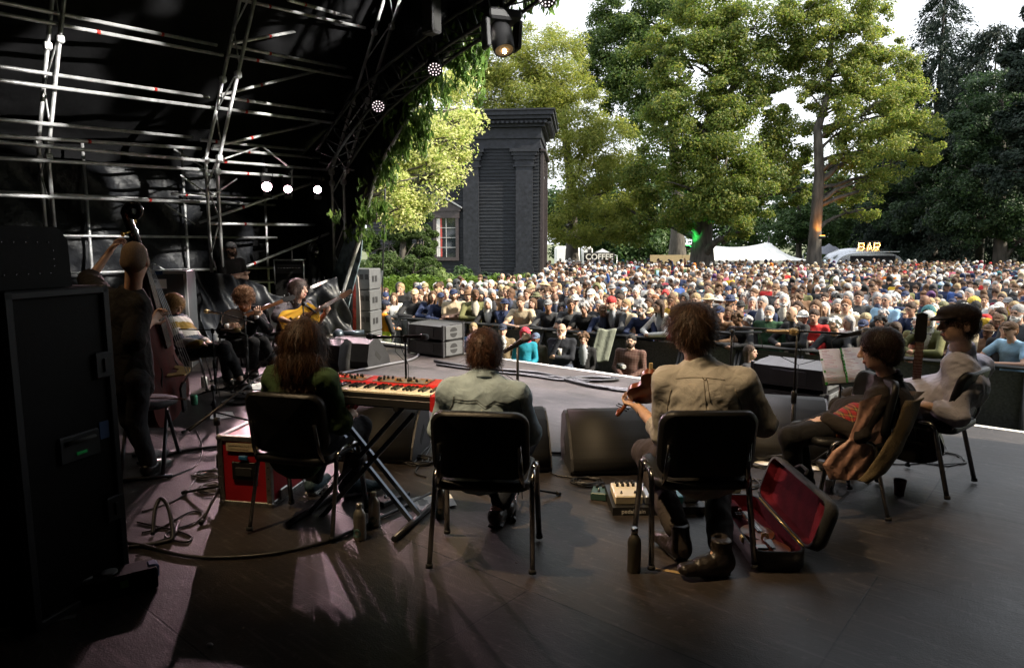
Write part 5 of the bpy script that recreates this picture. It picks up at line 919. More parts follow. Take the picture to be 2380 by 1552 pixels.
while off < 50:
    sp = .47 if row < 6 else .52 if row < 10 else .60 if row < 20 else .70
    for k in range(-30, 95):
        if row == 0: jx, jy = random.uniform(-.08, .08), random.uniform(-.04, .04)
        else: jx, jy = random.uniform(-.19, .19), random.uniform(-.24, .24)
        q = b0+bd*(k*sp+(row % 2)*.3+jx)+BN*(off+jy); x, y = q.x, q.y
        if y > 47.5 or y < 3: continue
        px, py = topx((x, y, .35))
        if px < 862 or px > 2420: continue
        hy = float(np.interp(x, [hp[0].x, hp[1].x, hp[2].x], [hp[0].y, hp[1].y, hp[2].y]))-1.3
        if x < hp[2].x+.6 and y > hy: continue
        if any((Vector((x, y, 0))-Vector((t.x, t.y, 0))).length < r for t, r in TRUNKS): continue
        if random.random() < (.03 if row < 12 else .08): continue
        spots.append((x, y, row, px))
    off += .56 if row < 6 else .66 if row < 10 else .84 if row < 24 else .95; row += 1
spots.sort(key=lambda t: math.hypot(t[0], t[1]))
near, far = spots[:288], spots[288:]
TARGET = S(5.0, -3.2)
def crowd_person(data, x, y, z, rz, top, hg, hgc, beard, glasses, label, group, h=1.0, name='person'):
    me, J, hk = data[:3]; o = link(name, me); o.location = (x, y, z); o.rotation_euler = (random.gauss(0, .035), random.gauss(0, .03), rz); o.scale = (h*random.uniform(.93, 1.08), h*random.uniform(.95, 1.08), h); o.color = (*top, 1); tag(o, label, 'person', group)
    hm = Matrix.Translation(Vector(J['head'])) @ Matrix.Scale(hk, 4)
    def kid(nm, key, c):
        q = link(nm, HGM[key], o); q.matrix_local = hm; q.color = (*c, 1)
    if hg: kid({'cap': 'cap', 'hat': 'hat', 'bucket': 'hat', 'beanie': 'beanie', 'hood': 'hood'}.get(hg, 'hair'), hg, hgc)
    if hg in ('cap', 'hat', 'bucket'): kid('hair', 'short', random.choice(list(HAIRC.values())))
    if beard: kid('beard', 'beard', beard)
    if glasses: kid('spectacles', 'glasses', (0, 0, 0))
    return o
for (x, y, row, px) in near:
    data = random.choice(LEANS if row == 0 and random.random() < .8 else BODIES); fem = data[5]; slv = data[4]
    for _try in range(60):
        cn = wchoice(COLS, CW); gt = ('T-shirt' if slv < 1 else random.choice(('hoodie', 'jumper', 'shirt', 'fleece')) if not data[6] else 'open jacket'); r_ = random.random(); hg = None; hd = ''
        if r_ < .20: hg = 'cap'
        elif r_ < .30: hg = random.choice(('hat', 'bucket'))
        elif r_ < .34: hg = 'beanie'
        elif r_ < .41 and slv > 1: hg = 'hood'; gt = 'raincoat'
        if hg == 'hood': hcn, hd, hc = cn, 'with the hood up', tuple(min(1, c*1.1+.01) for c in COLS[cn])
        elif hg: hcn = random.choices(list(GCOL), [8, 7, 5, 5, 6, 4, 1, 3, 2, 3, .6, .5])[0]; hc = GCOL[hcn]; hd = 'and %s %s' % (hcn, {'cap': 'peaked cap', 'hat': 'brimmed hat', 'bucket': 'bucket hat', 'beanie': 'beanie'}[hg])
        elif not fem and random.random() < .09: hcn, hc, hd = 'bald', (0, 0, 0), 'and bald head'
        else:
            hg = random.choice(('long', 'bob', 'curly', 'pony', 'long')) if fem else random.choice(('short', 'short', 'short', 'curly', 'long')); hcn = random.choices(list(HAIRC), [4, 4, 2, 4, 3, .5, 1.5])[0]; hc = HAIRC[hcn]
            hd = 'and %s %s hair' % ({'long': 'long', 'bob': 'bobbed', 'curly': 'curly', 'pony': 'tied back', 'short': 'short'}[hg], hcn)
        beard = None; ex = ''
        if not fem and hg != 'hood' and random.random() < .22: beard = HAIRC[random.choice(('grey', 'white', 'brown', 'dark brown'))]; ex = ' and beard'
        lab = '%s %s %s%s' % (cn, gt, hd, ex)
        pz_ = {'down': '', 'crossed': ' arms crossed,', 'clasp': ' hands clasped,', 'chin': ' hand at chin,', 'cup': ' holding a cup,', 'lean': ' leaning on the barrier,'}[data[3]]
        full = 'person in %s,%s %s' % (lab, pz_, zone(px, row)); 
        if len(full.split()) > 16: full = 'person in %s,%s' % (lab, pz_); full = full.rstrip(',')
        if full not in used_l: used_l.add(full); break
    rz = math.atan2(TARGET.y-y, TARGET.x-x)+PI/2+random.gauss(0, .22)
    crowd_person(data, x, y, float(ground_z(x, y)), rz, COLS[cn], hg, hc, beard, random.random() < .25 and hg != 'hood', full, 'crowd watching the stage', random.uniform(.94, 1.07) if row else random.uniform(.98, 1.02))
# the rest of the crowd: one mass of figures
FARV = []
for i, (h, pose, slv, fem, inn, hgk) in enumerate(((1.76, 'down', 2.0, 0, 0, 'short'), (1.72, 'crossed', 2.0, 0, 0, 'cap'), (1.64, 'clasp', 2.0, 1, 0, 'long'), (1.78, 'down', .6, 0, 0, 'short'), (1.66, 'down', 2, 1, 0, 'bob'), (1.70, 'crossed', 2, 0, 1, 'hat'), (1.8, 'clasp', 2, 0, 0, None), (1.66, 'chin', 2, 1, 0, 'curly'), (1.74, 'down', 2, 0, 0, 'hood'), (1.72, 'raise', 2, 0, 0, 'cap'))):
    fn = (lambda s, c, k, q=HEADGEAR[hgk]: q(s, c, k, 7)) if hgk else None
    v, f, m, J, hk = crowd_body(h, pose, slv, fem, inn, res=.030, cut=.72, hair=fn); FARV.append((v, f, m, hgk))
VV, FF, CC = [], [], []; n0 = 0; clist = list(COLS); cwl = [CW.get(c, 3) for c in clist]
for i, (x, y, row, px) in enumerate(far):
    vi = random.choices(range(10), [8, 4, 5, 5, 5, 2, 1, 4, 2, .15])[0]; v, f, m, hgk = FARV[vi]; a = math.atan2(TARGET.y-y, TARGET.x-x)+PI/2+random.gauss(0, .3); k = random.uniform(.95, 1.05); ca, sa = math.cos(a)*k, math.sin(a)*k
    w = np.stack([v[:, 0]*ca-v[:, 1]*sa+x, v[:, 0]*sa+v[:, 1]*ca+y, v[:, 2]*k+float(ground_z(x, y))], 1)
    top = COLS[random.choices(clist, cwl)[0]]; hair = random.choices(list(GCOL.values()), [8, 7, 5, 5, 6, 4, .6, 3, 2, 3, .4, .2])[0] if hgk in ('cap', 'hat') else top if hgk == 'hood' else random.choices(list(HAIRC.values()), [4, 4, 1.6, 4, 3, .4, 1.5])[0]; sk = random.choice(SKINS)
    pal = np.array([sk, top, (.03, .035, .05), (.03, .03, .03), (.06, .04, .03), (.36, .16, .13), (.45, .45, .46), hair]); VV.append(w); FF.append(f+n0); CC.append(pal[m]); n0 += len(w)
o = npmesh('crowd', np.concatenate(VV), np.concatenate(FF), objmat('far_crowd', None, .75, .2, 9, 0, 'col'), smooth=True); at_ = o.data.attributes.new('col', 'FLOAT_COLOR', 'FACE'); cc = np.concatenate(CC); at_.data.foreach_set('color', np.concatenate([cc, np.ones((len(cc), 1))], 1).astype(np.float32).ravel()); tag(o, 'dense standing crowd reaching back to the tents and trees', 'crowd', kind='stuff')
print('CROWD', len(near), len(far), n0)
# ================================================================ props on the stage
CHROME = M('chrome', (.30, .30, .31), .2, 1.0, var=.06); PLASTIC = M('black_plastic', (.007, .007, .0075), .42, var=.2, bump=.12, bscale=220, spec=.35); RUBBER = M('rubber', (.012, .012, .012), .8); GOLD = M('brass', (.55, .36, .10), .3, 1.0); PAPER = M('paper', (.78, .77, .74), .9, var=.05)
DKSTEEL = M('dark_steel', (.045, .046, .05), .35, .7, var=.2)
def chair(p, rz, lb, tilt=.20):
    e = empty('stacking_chair', (p[0], p[1], 0), rz, lb, 'chair', 'black stacking chairs on the stage')
    def cushion(cz, cy, w, h, th, rot, bend):     # rounded shell panel
        out = []; r = .075
        for (sx, sz, a0) in ((1, 1, 0), (-1, 1, PI/2), (-1, -1, PI), (1, -1, 1.5*PI)):
            for k in range(6): a = a0+PI/2*k/5; out.append((sx*(w/2-r)+r*math.cos(a), sz*(h/2-r)+r*math.sin(a)))
        n = len(out); vs = []; 
        for (dy, s_) in ((-th/2, .93), (-th*.32, 1), (th*.32, 1), (th/2, .93)):
            for (x, z) in out: xx, zz = x*s_, z*s_; vs.append(Vector((0, cy, cz)) + rot @ Vector((xx, dy+bend*(xx/(w/2))**2, zz)))
        fs = [(k*n+i, k*n+(i+1) % n, (k+1)*n+(i+1) % n, (k+1)*n+i) for k in range(3) for i in range(n)]
        mb = MB(); mb.add(vs, fs, 0, True)
        for k, dy, rv in ((0, -th/2, True), (3, th/2, False)):      # dished faces as grids
            rings = []
            for q in range(6):
                s_ = .93*(1-q/5*.999); rings.append([Vector((0, cy, cz)) + rot @ Vector((x*s_, dy+bend*(x*s_/(w/2))**2, z*s_)) for (x, z) in out])
            vv = [v for ring in rings for v in ring]; mb.add(vv, [(a*n+i, a*n+(i+1) % n, (a+1)*n+(i+1) % n, (a+1)*n+i) for a in range(5) for i in range(n)], 0, True)
        return mb
    bk = cushion(.645, -.235, .475, .345, .045, Matrix.Rotation(tilt*.9, 3, 'X'), .045).build('backrest', PLASTIC, e)
    MB().box((0, -.262, .735), (.085, .006, .022), Matrix.Rotation(tilt*.9, 3, 'X')).build('moulded_grip', M('worn_edge', (.10, .085, .06), .6, var=.7, scale=60), bk)
    cushion(.448, .0, .475, .43, .05, Matrix.Rotation(PI/2+.05, 3, 'X'), .0).build('seat', PLASTIC, e)
    for sx in (-1, 1):
        x = sx*.245; bz_ = .475
        def arc(c, r, a0, a1, n=6): return [(x, c[0]+r*math.cos(a0+(a1-a0)*k/n), c[1]+r*math.sin(a0+(a1-a0)*k/n)) for k in range(n+1)]
        mid = (x, 0.0, bz_); rear = [(x+sx*.012, -.215, .015), (x, -.12, .40)]+arc((-.065, .42), .055, PI, PI/2)+[mid]; fr = [mid]+arc((.08, .42), .055, PI/2, 0)+[(x, .15, .36), (x+sx*.012, .205, .015)]
        for q in (rear, fr):
            lg = MB().tube(q, .0155, 10, flat=.72).build('leg', CHROME if True else 0, e); ft = q[0] if q is rear else q[-1]; MB().tube([ft, (ft[0], ft[1]*.985, .035), ], .019, 8).build('foot_cap', RUBBER, lg)
        MB().tube([(sx*.205, .12, .425), (sx*.205, -.13, .425), (sx*.205, -.19, .44), (sx*.20, -.215, .50), (sx*.19, -.245, .66)], .013, 8, flat=.6).build('back_upright', CHROME, e)
    MB().tube([(-.245, .07, .43), (.245, .07, .43)], .011, 8).build('cross_bar', CHROME, e); MB().tube([(-.245, -.07, .43), (.245, -.07, .43)], .011, 8).build('cross_bar', CHROME, e)
    return e
chair((-1.17, 3.80), -.256, 'black chair under the long haired woman in green'); chair((-.13, 3.39), -.12, 'black chair under the man in the denim shirt'); chair((.94, 3.41), .02, 'black chair under the fiddle player, its backrest grip scuffed')
chair((1.99, 4.07), 1.52, 'black chair with a brown jacket slung over its back'); chair((2.80, 4.46), .70, 'black chair under the man in the flat cap', .26)
chair((P(430, 800, 7.5).x, 7.55), -1.25, 'black chair under the woman in the striped jumper'); chair((P(560, 800, 8.6).x, 8.65), 2.7, 'black chair under the banjo player'); chair((P(668, 800, 9.1).x, 9.1), -1.4, 'black chair under the singing guitarist')
def tubes(name, mat, lb, cat, paths, r, grp=None, n=7):
    mb = MB()
    for p in paths: mb.tube(p, r, n)
    return tag(mb.build(name, mat), lb, cat, grp)
def smooth(pts, n=8):                             # Catmull-Rom through the points
    pts = [Vector(p) for p in pts]; q = [pts[0]]+pts+[pts[-1]]; out = []
    for i in range(1, len(q)-2):
        for k in range(n): t = k/n; a, b, c, d = q[i-1:i+3]; out.append(.5*((2*b)+(c-a)*t+(2*a-5*b+4*c-d)*t*t+(3*b-a-3*c+d)*t**3))
    return out+[pts[-1]]
CABM = M('cable_black', (.012, .012, .013), .45); CABG = M('cable_grey', (.10, .10, .11), .4)
def cable(lb, pts, r=.006, mat=None, z=None):
    return tag(MB().tube(smooth([G(x, y)+Vector((0, 0, (z or r)+.001)) for x, y in pts]), r, 6).build('cable', mat or CABM), lb, 'cable', 'cables lying on the stage')
def coil(lb, px, py, r, n=4, cr=.005, mat=None, sq=.9):
    c = G(px, py); pts = []
    for k in range(n*22): a = 2*PI*k/22; rr = r*(1+.10*math.sin(k*.61)+.06*math.sin(k*1.7)); pts.append(c+Vector((rr*math.cos(a)+.02*math.sin(k*.13), rr*sq*math.sin(a)+.015*math.cos(k*.21), cr+.004*(k//22)+.001)))
    return tag(MB().tube(pts, cr, 5).build('cable', mat or CABM), lb, 'cable', 'cables lying on the stage')
cable('thick black cable sweeping across the floor behind the two front bottles', [(262, 1262), (330, 1272), (430, 1296), (520, 1300), (640, 1290), (760, 1262), (850, 1222), (930, 1185), (1000, 1150)], .011)
cable('black cable arching by the dark rack', [(300, 1275), (345, 1268), (400, 1250), (415, 1215)], .010)
o_ = tag(MB().tube(smooth([G(355, 1245)+Vector((0, 0, .01)), G(362, 1225)+Vector((0, 0, .10)), G(378, 1215)+Vector((0, 0, .15)), G(395, 1228)+Vector((0, 0, .12)), G(402, 1255)+Vector((0, 0, .03)), G(385, 1262)+Vector((0, 0, .01)), G(330, 1272)+Vector((0, 0, .01))]), .011, 7).build('cable', CABM), 'thick cable standing up in a loop beside the dark rack', 'cable', 'cables lying on the stage')
cable('thin cable looping right of the dark rack', [(330, 1240), (380, 1225), (440, 1192), (470, 1195), (455, 1215), (400, 1235), (385, 1250), (430, 1262), (445, 1250), (410, 1235), (350, 1222), (320, 1215)], .006)
cable('thin pale cable running up to the red case', [(330, 1190), (380, 1175), (430, 1150), (455, 1115), (500, 1088)], .005, CABG)
cable('thin cable falling from the folding stool', [(455, 1000), (470, 1040), (458, 1080), (420, 1100), (390, 1112)], .005)
coil('small pale coil of cable by the upper corner of the red case', 487, 1105, .09, 4, .005, CABG); coil('small pale coil of cable by the lower corner of the red case', 490, 1138, .075, 5, .005, CABG)
cable('heavy cable bundle along the stage edge before the plaid photographer', [(1010, 842), (1100, 858), (1200, 866), (1260, 872), (1340, 893), (1400, 905), (1475, 912)], .022); cable('second heavy cable beside the bundle on the stage edge', [(1015, 850), (1120, 864), (1230, 876), (1300, 886), (1330, 884), (1345, 890), (1420, 908), (1490, 915)], .016); cable('third heavy cable on the stage edge with a kink', [(1200, 870), (1290, 880), (1325, 880), (1338, 886), (1372, 897), (1440, 906)], .016)
coil('flat coil of black cable on the stage edge before the seated woman', 1382, 884, .26, 5, .011, None, .42)
cable('thick cable curving from the pair of wedges round the middle stand', [(790, 872), (850, 860), (900, 850), (950, 840), (972, 828), (965, 818), (930, 808), (880, 800)], .016, CABG)
cable('dark cable along the far stage edge left of the front fill', [(868, 798), (900, 806), (960, 812), (1000, 820)], .02); cable('dark cable tail beside the far rib', [(745, 795), (790, 802), (830, 806), (868, 800)], .02)
coil('coil of black cable between the big wedge and the pedals', 1365, 1122, .085, 4, .006); cable('black cable from the wedge to the pedals', [(1262, 1090), (1290, 1105), (1330, 1112), (1365, 1125), (1400, 1135)], .006)
coil('coil of thin cable under the fiddler chair right side', 1790, 1050, .11, 4, .005); coil('coil of thin cable at the feet of the woman with short hair', 1770, 1080, .09, 4, .005); coil('thin cable loops under the chair of the man in the cap', 2170, 1065, .20, 2, .005)
cable('thin cable winding round the flat cap man chair legs', [(2050, 1050), (2110, 1040), (2180, 1030), (2200, 1050), (2150, 1075), (2080, 1080), (2030, 1070)], .005)
cable('cables tangled under the keyboard stand', [(960, 1080), (985, 1050), (1000, 1040), (980, 1075), (965, 1100), (990, 1110)], .006); coil('tangle of thin cables beside the denim shirt man chair', 972, 1075, .10, 6, .006, None, .8)
cable('cable pair running from the rear wedge right side', [(1262, 1052), (1290, 1056), (1312, 1055)], .012); coil('tangle of cables behind the fiddler right leg', 1735, 1125, .10, 5, .005); coil('cable coil behind the long stand on the left', 560, 935, .16, 4, .006); cable('long dark cable crossing behind the folding stool', [(320, 1080), (420, 1052), (520, 1040), (600, 1030)], .012)
# ---------------------------------------------------------------- bottles, cans, cups, papers
BOT = M('brushed_bottle', (.45, .43, .38), .34, .85, var=.12, scale=4, stretch=(1, 1, 12)); BOTD = M('bottle_print', (.10, .22, .22), .5, var=.3)
for (px, py, lb, h) in ((837, 1252, 'brushed aluminium bottle, nearest of the pair behind the left chair', .205), (870, 1222, 'brushed aluminium bottle just behind the front one by the left chair', .205), (1025, 1202, 'brushed aluminium bottle behind the denim shirt man chair leg', .205), (1473, 1326, 'dark aluminium bottle left of the fiddle player chair', .225)):
    p = G(px, py); e = empty('drinks_bottle', p, 0, lb, 'bottle', 'aluminium bottles on the stage floor'); r = .034; dk = h > .21
    MB().lathe((0, 0, 0), [(r*.9, 0), (r, .006), (r, h*.66), (r*.9, h*.74), (r*.55, h*.83), (r*.42, h*.86), (r*.42, h*.9)], n=20).build('body', M('dark_bottle', (.16, .15, .12), .35, .85) if dk else BOT, e)
    MB().lathe((0, 0, 0), [(r*.48, h*.89), (r*.5, h*.9), (r*.5, h*.985), (r*.42, h)], n=16).build('cap', BOT if not dk else CHROME, e)
    if not dk:
        mb = MB(); a0 = -PI/2+random.uniform(-.5, .5)
        for rr in (.022, .015): mb.tube([((r+.0008)*math.cos(a0+rr/r*math.cos(t)), (r+.0008)*math.sin(a0+rr/r*math.cos(t)), .045+rr*math.sin(t)) for t in np.linspace(0, 2*PI, 17)], .0022, 5, caps=False)
        mb.build('printed_ring', BOTD, e)
for (px, py, lb, c1_, h, r) in ((475, 900, 'pale drinks can standing beside the bass', (.62, .62, .58), .125, .033), (452, 940, 'green and white can on the floor under the near boom stand', (.10, .35, .20), .10, .033)):
    p = G(px, py); e = empty('drinks_can', p, 0, lb, 'can'); MB().lathe((0, 0, 0), [(r*.8, 0), (r, .01), (r, h-.012), (r*.82, h)], n=18).build('body', M('can_'+lb[:5], c1_, .35, .4, var=.5, scale=22), e); MB().lathe((0, 0, h-.002), [(0, 0), (r*.8, .001)], n=18).build('lid', CHROME, e)
for (px, py, lb, cm, h) in ((1926, 1140, 'white paper cup on the floor under the jacket chair', PAPER, .085), (2090, 1150, 'dark paper cup on the floor behind the jacket chair leg', M('dark_cup', (.10, .05, .045), .6), .10)):
    p = G(px, py); tag(MB().lathe((0, 0, 0), [(.028, 0), (.039, h), (.041, h+.003), (.036, h), (.026, .006), (0, .006)], n=18).build('paper_cup', cm, None, Matrix.Translation(p)), lb, 'cup')
def sheet(lb, quad, lines=0, curl=.01):
    q = [G(*p) for p in quad]; mb = MB(); mb.grid(6, 6, lambda a, b: (q[0].lerp(q[1], a)).lerp(q[3].lerp(q[2], a), b)+Vector((0, 0, .003+curl*abs(math.sin(a*3+b*2)))))
    o = mb.build('paper_sheet', PAPER, None, fix=False); tag(o, lb, 'paper', 'paper sheets on the stage floor')
    if lines:
        mb = MB()
        for k in range(lines):
            b = .2+.6*k/lines; e0, e1 = .3, .3+random.uniform(.15, .4); pts = [(q[0].lerp(q[1], a)).lerp(q[3].lerp(q[2], a), b)+Vector((0, 0, .005+curl*abs(math.sin(a*3+b*2)))) for a in np.linspace(e0, e1, 6)]; mb.tube(pts, .0016, 3)
        mb.build('writing', M('ink', (.12, .12, .14), .9), o)
sheet('white lyric sheet under the keyboard stand by the third bottle', [(946, 1162), (1008, 1152), (1018, 1178), (962, 1190)], 7); sheet('white sheet partly behind the denim shirt man chair leg', [(1010, 1154), (1048, 1150), (1062, 1178), (1020, 1182)], 3)
sheet('white setlist on the floor left of the green shirt woman', [(492, 962), (540, 958), (546, 972), (488, 976)], 4); sheet('white sheet under the banjo player shoes', [(570, 893), (625, 890), (640, 902), (590, 908)], 3); sheet('white sheet behind the open violin case', [(1752, 1075), (1800, 1062), (1850, 1082), (1810, 1098)]); sheet('small white paper behind the short haired woman feet', [(1875, 1080), (1905, 1078), (1925, 1092), (1890, 1095)])
# ---------------------------------------------------------------- dark rack at the left with the amplifier box
a_, b_ = Vector((-1.86, 3.12, 0)), Vector((-1.99, 2.66, 0)); fx = (a_-b_).normalized(); fn_ = Vector((fx.y, -fx.x, 0)); w_ = (a_-b_).length
if fn_.x < 0: fn_ = -fn_
RK = M('rack_black', (.004, .004, .0045), .6, var=.3, scale=10, bump=.06, bscale=200, spec=.12); EDGE = M('rack_edge', (.022, .023, .026), .55, .5)
rack = empty('flight_case_rack', mw=basis(a_, -fx, -fn_, Vector((0, 0, 1))), label='tall black flight case rack at the left edge carrying an amplifier', cat='flight case'); RH, RD = 1.42, .62
MB().box((w_/2, RD/2, RH/2), (w_, RD, RH), bev=.01).build('case_body', RK, rack); mb = MB()
for x in (0.012, w_-.012):
    for y in (.0, RD): mb.box((x, y, RH/2), (.034, .034, RH), bev=.006)
for z in (.02, RH-.02):
    for y in (.0, RD): mb.box((w_/2, y, z), (w_, .034, .034), bev=.006)
mb.build('edge_trim', EDGE, rack)
for z in (.38, 1.06): MB().box((.05, -.012, z), (.09, .014, .12), bev=.008).box((.05, -.022, z), (.012, .012, .06)).build('latch', EDGE, rack)
hd_ = MB().box((w_*.42, -.006, .72), (.20, .016, .12), bev=.006).build('handle_dish', EDGE, rack); MB().tube([(w_*.42-.07, -.02, .75), (w_*.42+.07, -.02, .75)], .01).build('handle', RUBBER, hd_)
MB().box((w_*.42, -.018, .695), (.05, .004, .012)).build('display', M('green_led', (.0, .06, .02), .4, emit=(.02, .6, .12), es=.02), rack); MB().box((w_*.14, -.004, .76), (.05, .004, .08)).build('blue_tape', M('blue_tape', (.01, .04, .12), .6), rack)
amp = empty('amplifier', mw=basis(a_+Vector((0, 0, RH+.002)), -fx, -fn_, Vector((0, 0, 1))), label='black trapezoid amplifier box standing on the dark rack', cat='amplifier')
MB().prism([(.14, 0), (w_+.25, 0), (w_+.25, .2), (w_+.2, .255), (.19, .255), (.145, .2)], .03, .42, lambda y, x, z: (x, y, z)).build('cabinet', RK, amp); mb = MB()
for k in range(5):
    for (x, z) in ((.24+k*.05, .19), (.24+k*.05, .06)): mb.ball((x, .028, z), .0035, n=6)
for z in (.09, .12, .155): mb.ball((.22, .028, z), .0035, n=6)
mb.build('rivet', CHROME, amp)
pd = empty('power_box', G(235, 1385), .62, 'low black power distribution box with round sockets on the floor by the rack', 'power box'); MB().box((0, 0, .05), (.46, .13, .10), bev=.008).build('housing', RK, pd)
for x in (-.06, .04): MB().lathe((x, 0, .101), [(.034, 0), (.034, .008), (.026, .01), (0, .008)], n=18).build('socket', M('socket_grey', (.20, .20, .21), .5), pd)
MB().box((.09, -.0665, .06), (.035, .003, .035)).build('label', M('green_label', (.16, .40, .05), .6), pd); MB().box((.215, .0, .07), (.05, .07, .07), bev=.01).build('plug', M('blue_plug', (.02, .08, .22), .5), pd)
st_ = empty('folding_stool', G(352, 1085), .35, 'black folding stool carrying a bow and a purple roll, beside the bass player', 'stool')
MB().lathe((0, 0, .47), [(0, -.02), (.16, -.018), (.20, 0), (.20, .025), (.16, .04), (0, .045)], n=24).build('seat', M('stool_fabric', (.03, .028, .03), .8, bump=.3, bscale=150), st_)
for sx in (-.13, .13):
    for s_ in (-1, 1): MB().tube([(sx+.02*s_, s_*.30, .012), (sx+.02*s_, -s_*.2, .45)], .0135, 8).build('leg', DKSTEEL, st_)
for s_ in (-1, 1): MB().tube([(-.17, s_*.30, .014), (.17, s_*.30, .014)], .013, 8).build('foot_bar', DKSTEEL, st_)
bw = st_.matrix_basis @ Vector((0, 0, 0)); p = st_.location
tag(MB().tube([(p.x-.16, p.y-.02, .527), (p.x+.34, p.y-.12, .530)], .005).tube([(p.x-.14, p.y-.02, .537), (p.x+.31, p.y-.115, .540)], .0018, 4).box((p.x-.13, p.y-.025, .53), (.05, .016, .026), bev=.004).build('bass_bow', M('bow_wood', (.16, .06, .03), .35)), 'dark wooden bow lying across the folding stool', 'bow')
tag(MB().lathe((p.x-.06, p.y-.13, .512), [(.028, 0), (.036, 0), (.036, .045), (.028, .045), (.028, 0)], n=18).build('tape_roll', M('purple_tape', (.10, .07, .32), .4)), 'purple roll of tape on the folding stool', 'tape')
# ---------------------------------------------------------------- red flight case
c_ = G(513, 1172); d_ = G(632, 1180); ux = (d_-c_).normalized(); uy = Vector((-ux.y, ux.x, 0)); W, D, H = (d_-c_).length, .44, .44
rc = empty('red_flight_case', mw=basis(c_, ux, uy, Vector((0, 0, 1))), label='red flight case with steel edges and a paper strip, left of the green shirt woman', cat='flight case'); RED = M('red_laminate', (.36, .012, .018), .38, var=.15, scale=5, bump=.1, bscale=60); ALE = M('case_edge', (.36, .35, .33), .38, .9, var=.3, scale=20)
MB().box((W/2, D/2, H/2), (W-.01, D-.01, H-.01)).build('case_body', RED, rc); mb = MB(); t_ = .034
for x in (0, W):
    for y in (0, D): mb.box((x+(.014 if x == 0 else -.014), y+(.014 if y == 0 else -.014), H/2), (t_, t_, H), bev=.004)
for z in (.014, H-.014):
    for y in (.014, D-.014): mb.box((W/2, y, z), (W-.04, t_, t_), bev=.004)
    for x in (.014, W-.014): mb.box((x, D/2, z), (t_, D-.04, t_), bev=.004)
mb.build('edge_trim', ALE, rc); mb = MB()
for x in (.012, W-.012):
    for k in range(6): mb.ball((x, -.004, .04+k*.072), .005, n=6)
for k in range(5): mb.ball((W+.004, .05+k*.08, .014), .005, n=6)
mb.build('rivet', CHROME, rc)
for x in (0.01, W-.01):
    for y in (.01, D-.01):
        for z in (.012, H-.012): MB().ball((x, y, z), .023, n=8).build('ball_corner', ALE, rc)
MB().box((W*.48, -.002, .375), (.21, .003, .052)).build('paper_strip', M('old_paper', (.52, .43, .28), .9), rc); mb = MB(); random.seed(2)
for k in range(2):
    x = W*.48-.09
    while x < W*.48+(.09 if k == 0 else .04): l_ = random.uniform(.006, .02); mb.tube([(x+q*l_/3, -.0045, .385-k*.022+random.uniform(-.006, .006)) for q in range(4)], .0011, 3); x += l_+.006
mb.build('handwriting', M('ink_brown', (.10, .06, .04), .9), rc)
hd_ = MB().box((W*.5, .0, .225), (.16, .012, .115), bev=.006).build('handle_dish', M('dish_black', (.03, .028, .026), .4, .6), rc); MB().box((W*.5, -.004, .22), (.11, .014, .06), bev=.006).build('handle', RUBBER, hd_); MB().box((W*.5, -.006, .31), (.06, .012, .03), bev=.006).build('latch', M('blue_latch', (.02, .12, .28), .4), rc)
MB().box((W+.006, .14, .05), (.014, .09, .07), bev=.006).build('latch', ALE, rc)
tag(MB().tube([G(566, 985)+Vector((0, 0, .46))]*1+[c_+ux*.1+uy*.1+Vector((0, 0, .452)), c_+ux*.13+uy*.15+Vector((0, 0, .46)), c_+ux*.17+uy*.10+Vector((0, 0, .452))], .006, 6).build('chain', GOLD), 'small brass shaker chain lying on the red case', 'shaker') if False else None
# ---------------------------------------------------------------- keyboard on its stand
kx, ky = Vector((-.956, .292, 0)).normalized(), Vector((.292, .956, 0)).normalized(); K0 = Vector((-.415, 3.57, .715)); kbm = basis(K0, kx, ky, Vector((0, 0, 1)))
# handedness: local x runs to the bass end, so use -x for a right handed frame
KL, KD = 1.08, .335; kb = empty('stage_keyboard', mw=basis(K0+kx*KL, -kx, ky, Vector((0, 0, 1))), label='red stage piano with yellowed keys between the green shirt woman and the denim man', cat='keyboard')
KRED = M('keyboard_red', (.46, .018, .02), .32, var=.1); 
MB().box((KL/2, KD/2, .03), (KL-.03, KD, .055), bev=.008).box((KL/2, .012, .045), (KL-.05, .02, .065)).build('case', M('keyboard_underside', (.014, .014, .015), .5), kb)
for x in (.012, KL-.012): MB().prism([(-.005, .0), (KD, 0), (KD, .105), (.16, .10), (.0, .082)], x-.013, x+.013, lambda x_, a, b: (x_, a, b)).build('end_cheek', KRED, kb)
MB().prism([(.165, .05), (.165, .094), (.19, .102), (KD-.004, .108), (KD-.004, .05)], .026, KL-.026, lambda x, a, b: (x, a, b)).build('control_panel', KRED, kb)
mb = MB(); nw = 43; kw = (KL-.056)/nw
for k in range(nw): mb.box((.028+kw*(k+.5), .087, .078), (kw-.0012, .155, .02), bev=.0015)
mb.build('white_key', M('ivory_key', (.78, .72, .58), .3), kb, fix=False); mb = MB()
for k in range(nw-1):
    if (k+4) % 7 in (0, 1, 3, 4, 5): mb.prism([(.068, .086), (.074, .100), (.163, .101), (.163, .086)], .028+kw*(k+1)-.0055, .028+kw*(k+1)+.0055, lambda x, a, b: (x, a, b))
mb.build('black_key', M('ebony_key', (.012, .012, .013), .22), kb, fix=False)
MB().box((.26+.08, .25, .106), (.42, .125, .004), Matrix.Rotation(.035, 3, 'X')).box((.78, .25, .107), (.34, .125, .004), Matrix.Rotation(.035, 3, 'X')).build('panel_plate', M('panel_grey', (.14, .12, .09), .5, var=.5, scale=50), kb)
for k in range(46):
    x = random.choice((random.uniform(.16, .52), random.uniform(.62, .94))); y = random.uniform(.20, .30); MB().lathe((x, y, .109), [(.0075, 0), (.0065, .016), (0, .0165)], n=8).build('knob', RUBBER, kb)
mb = MB()
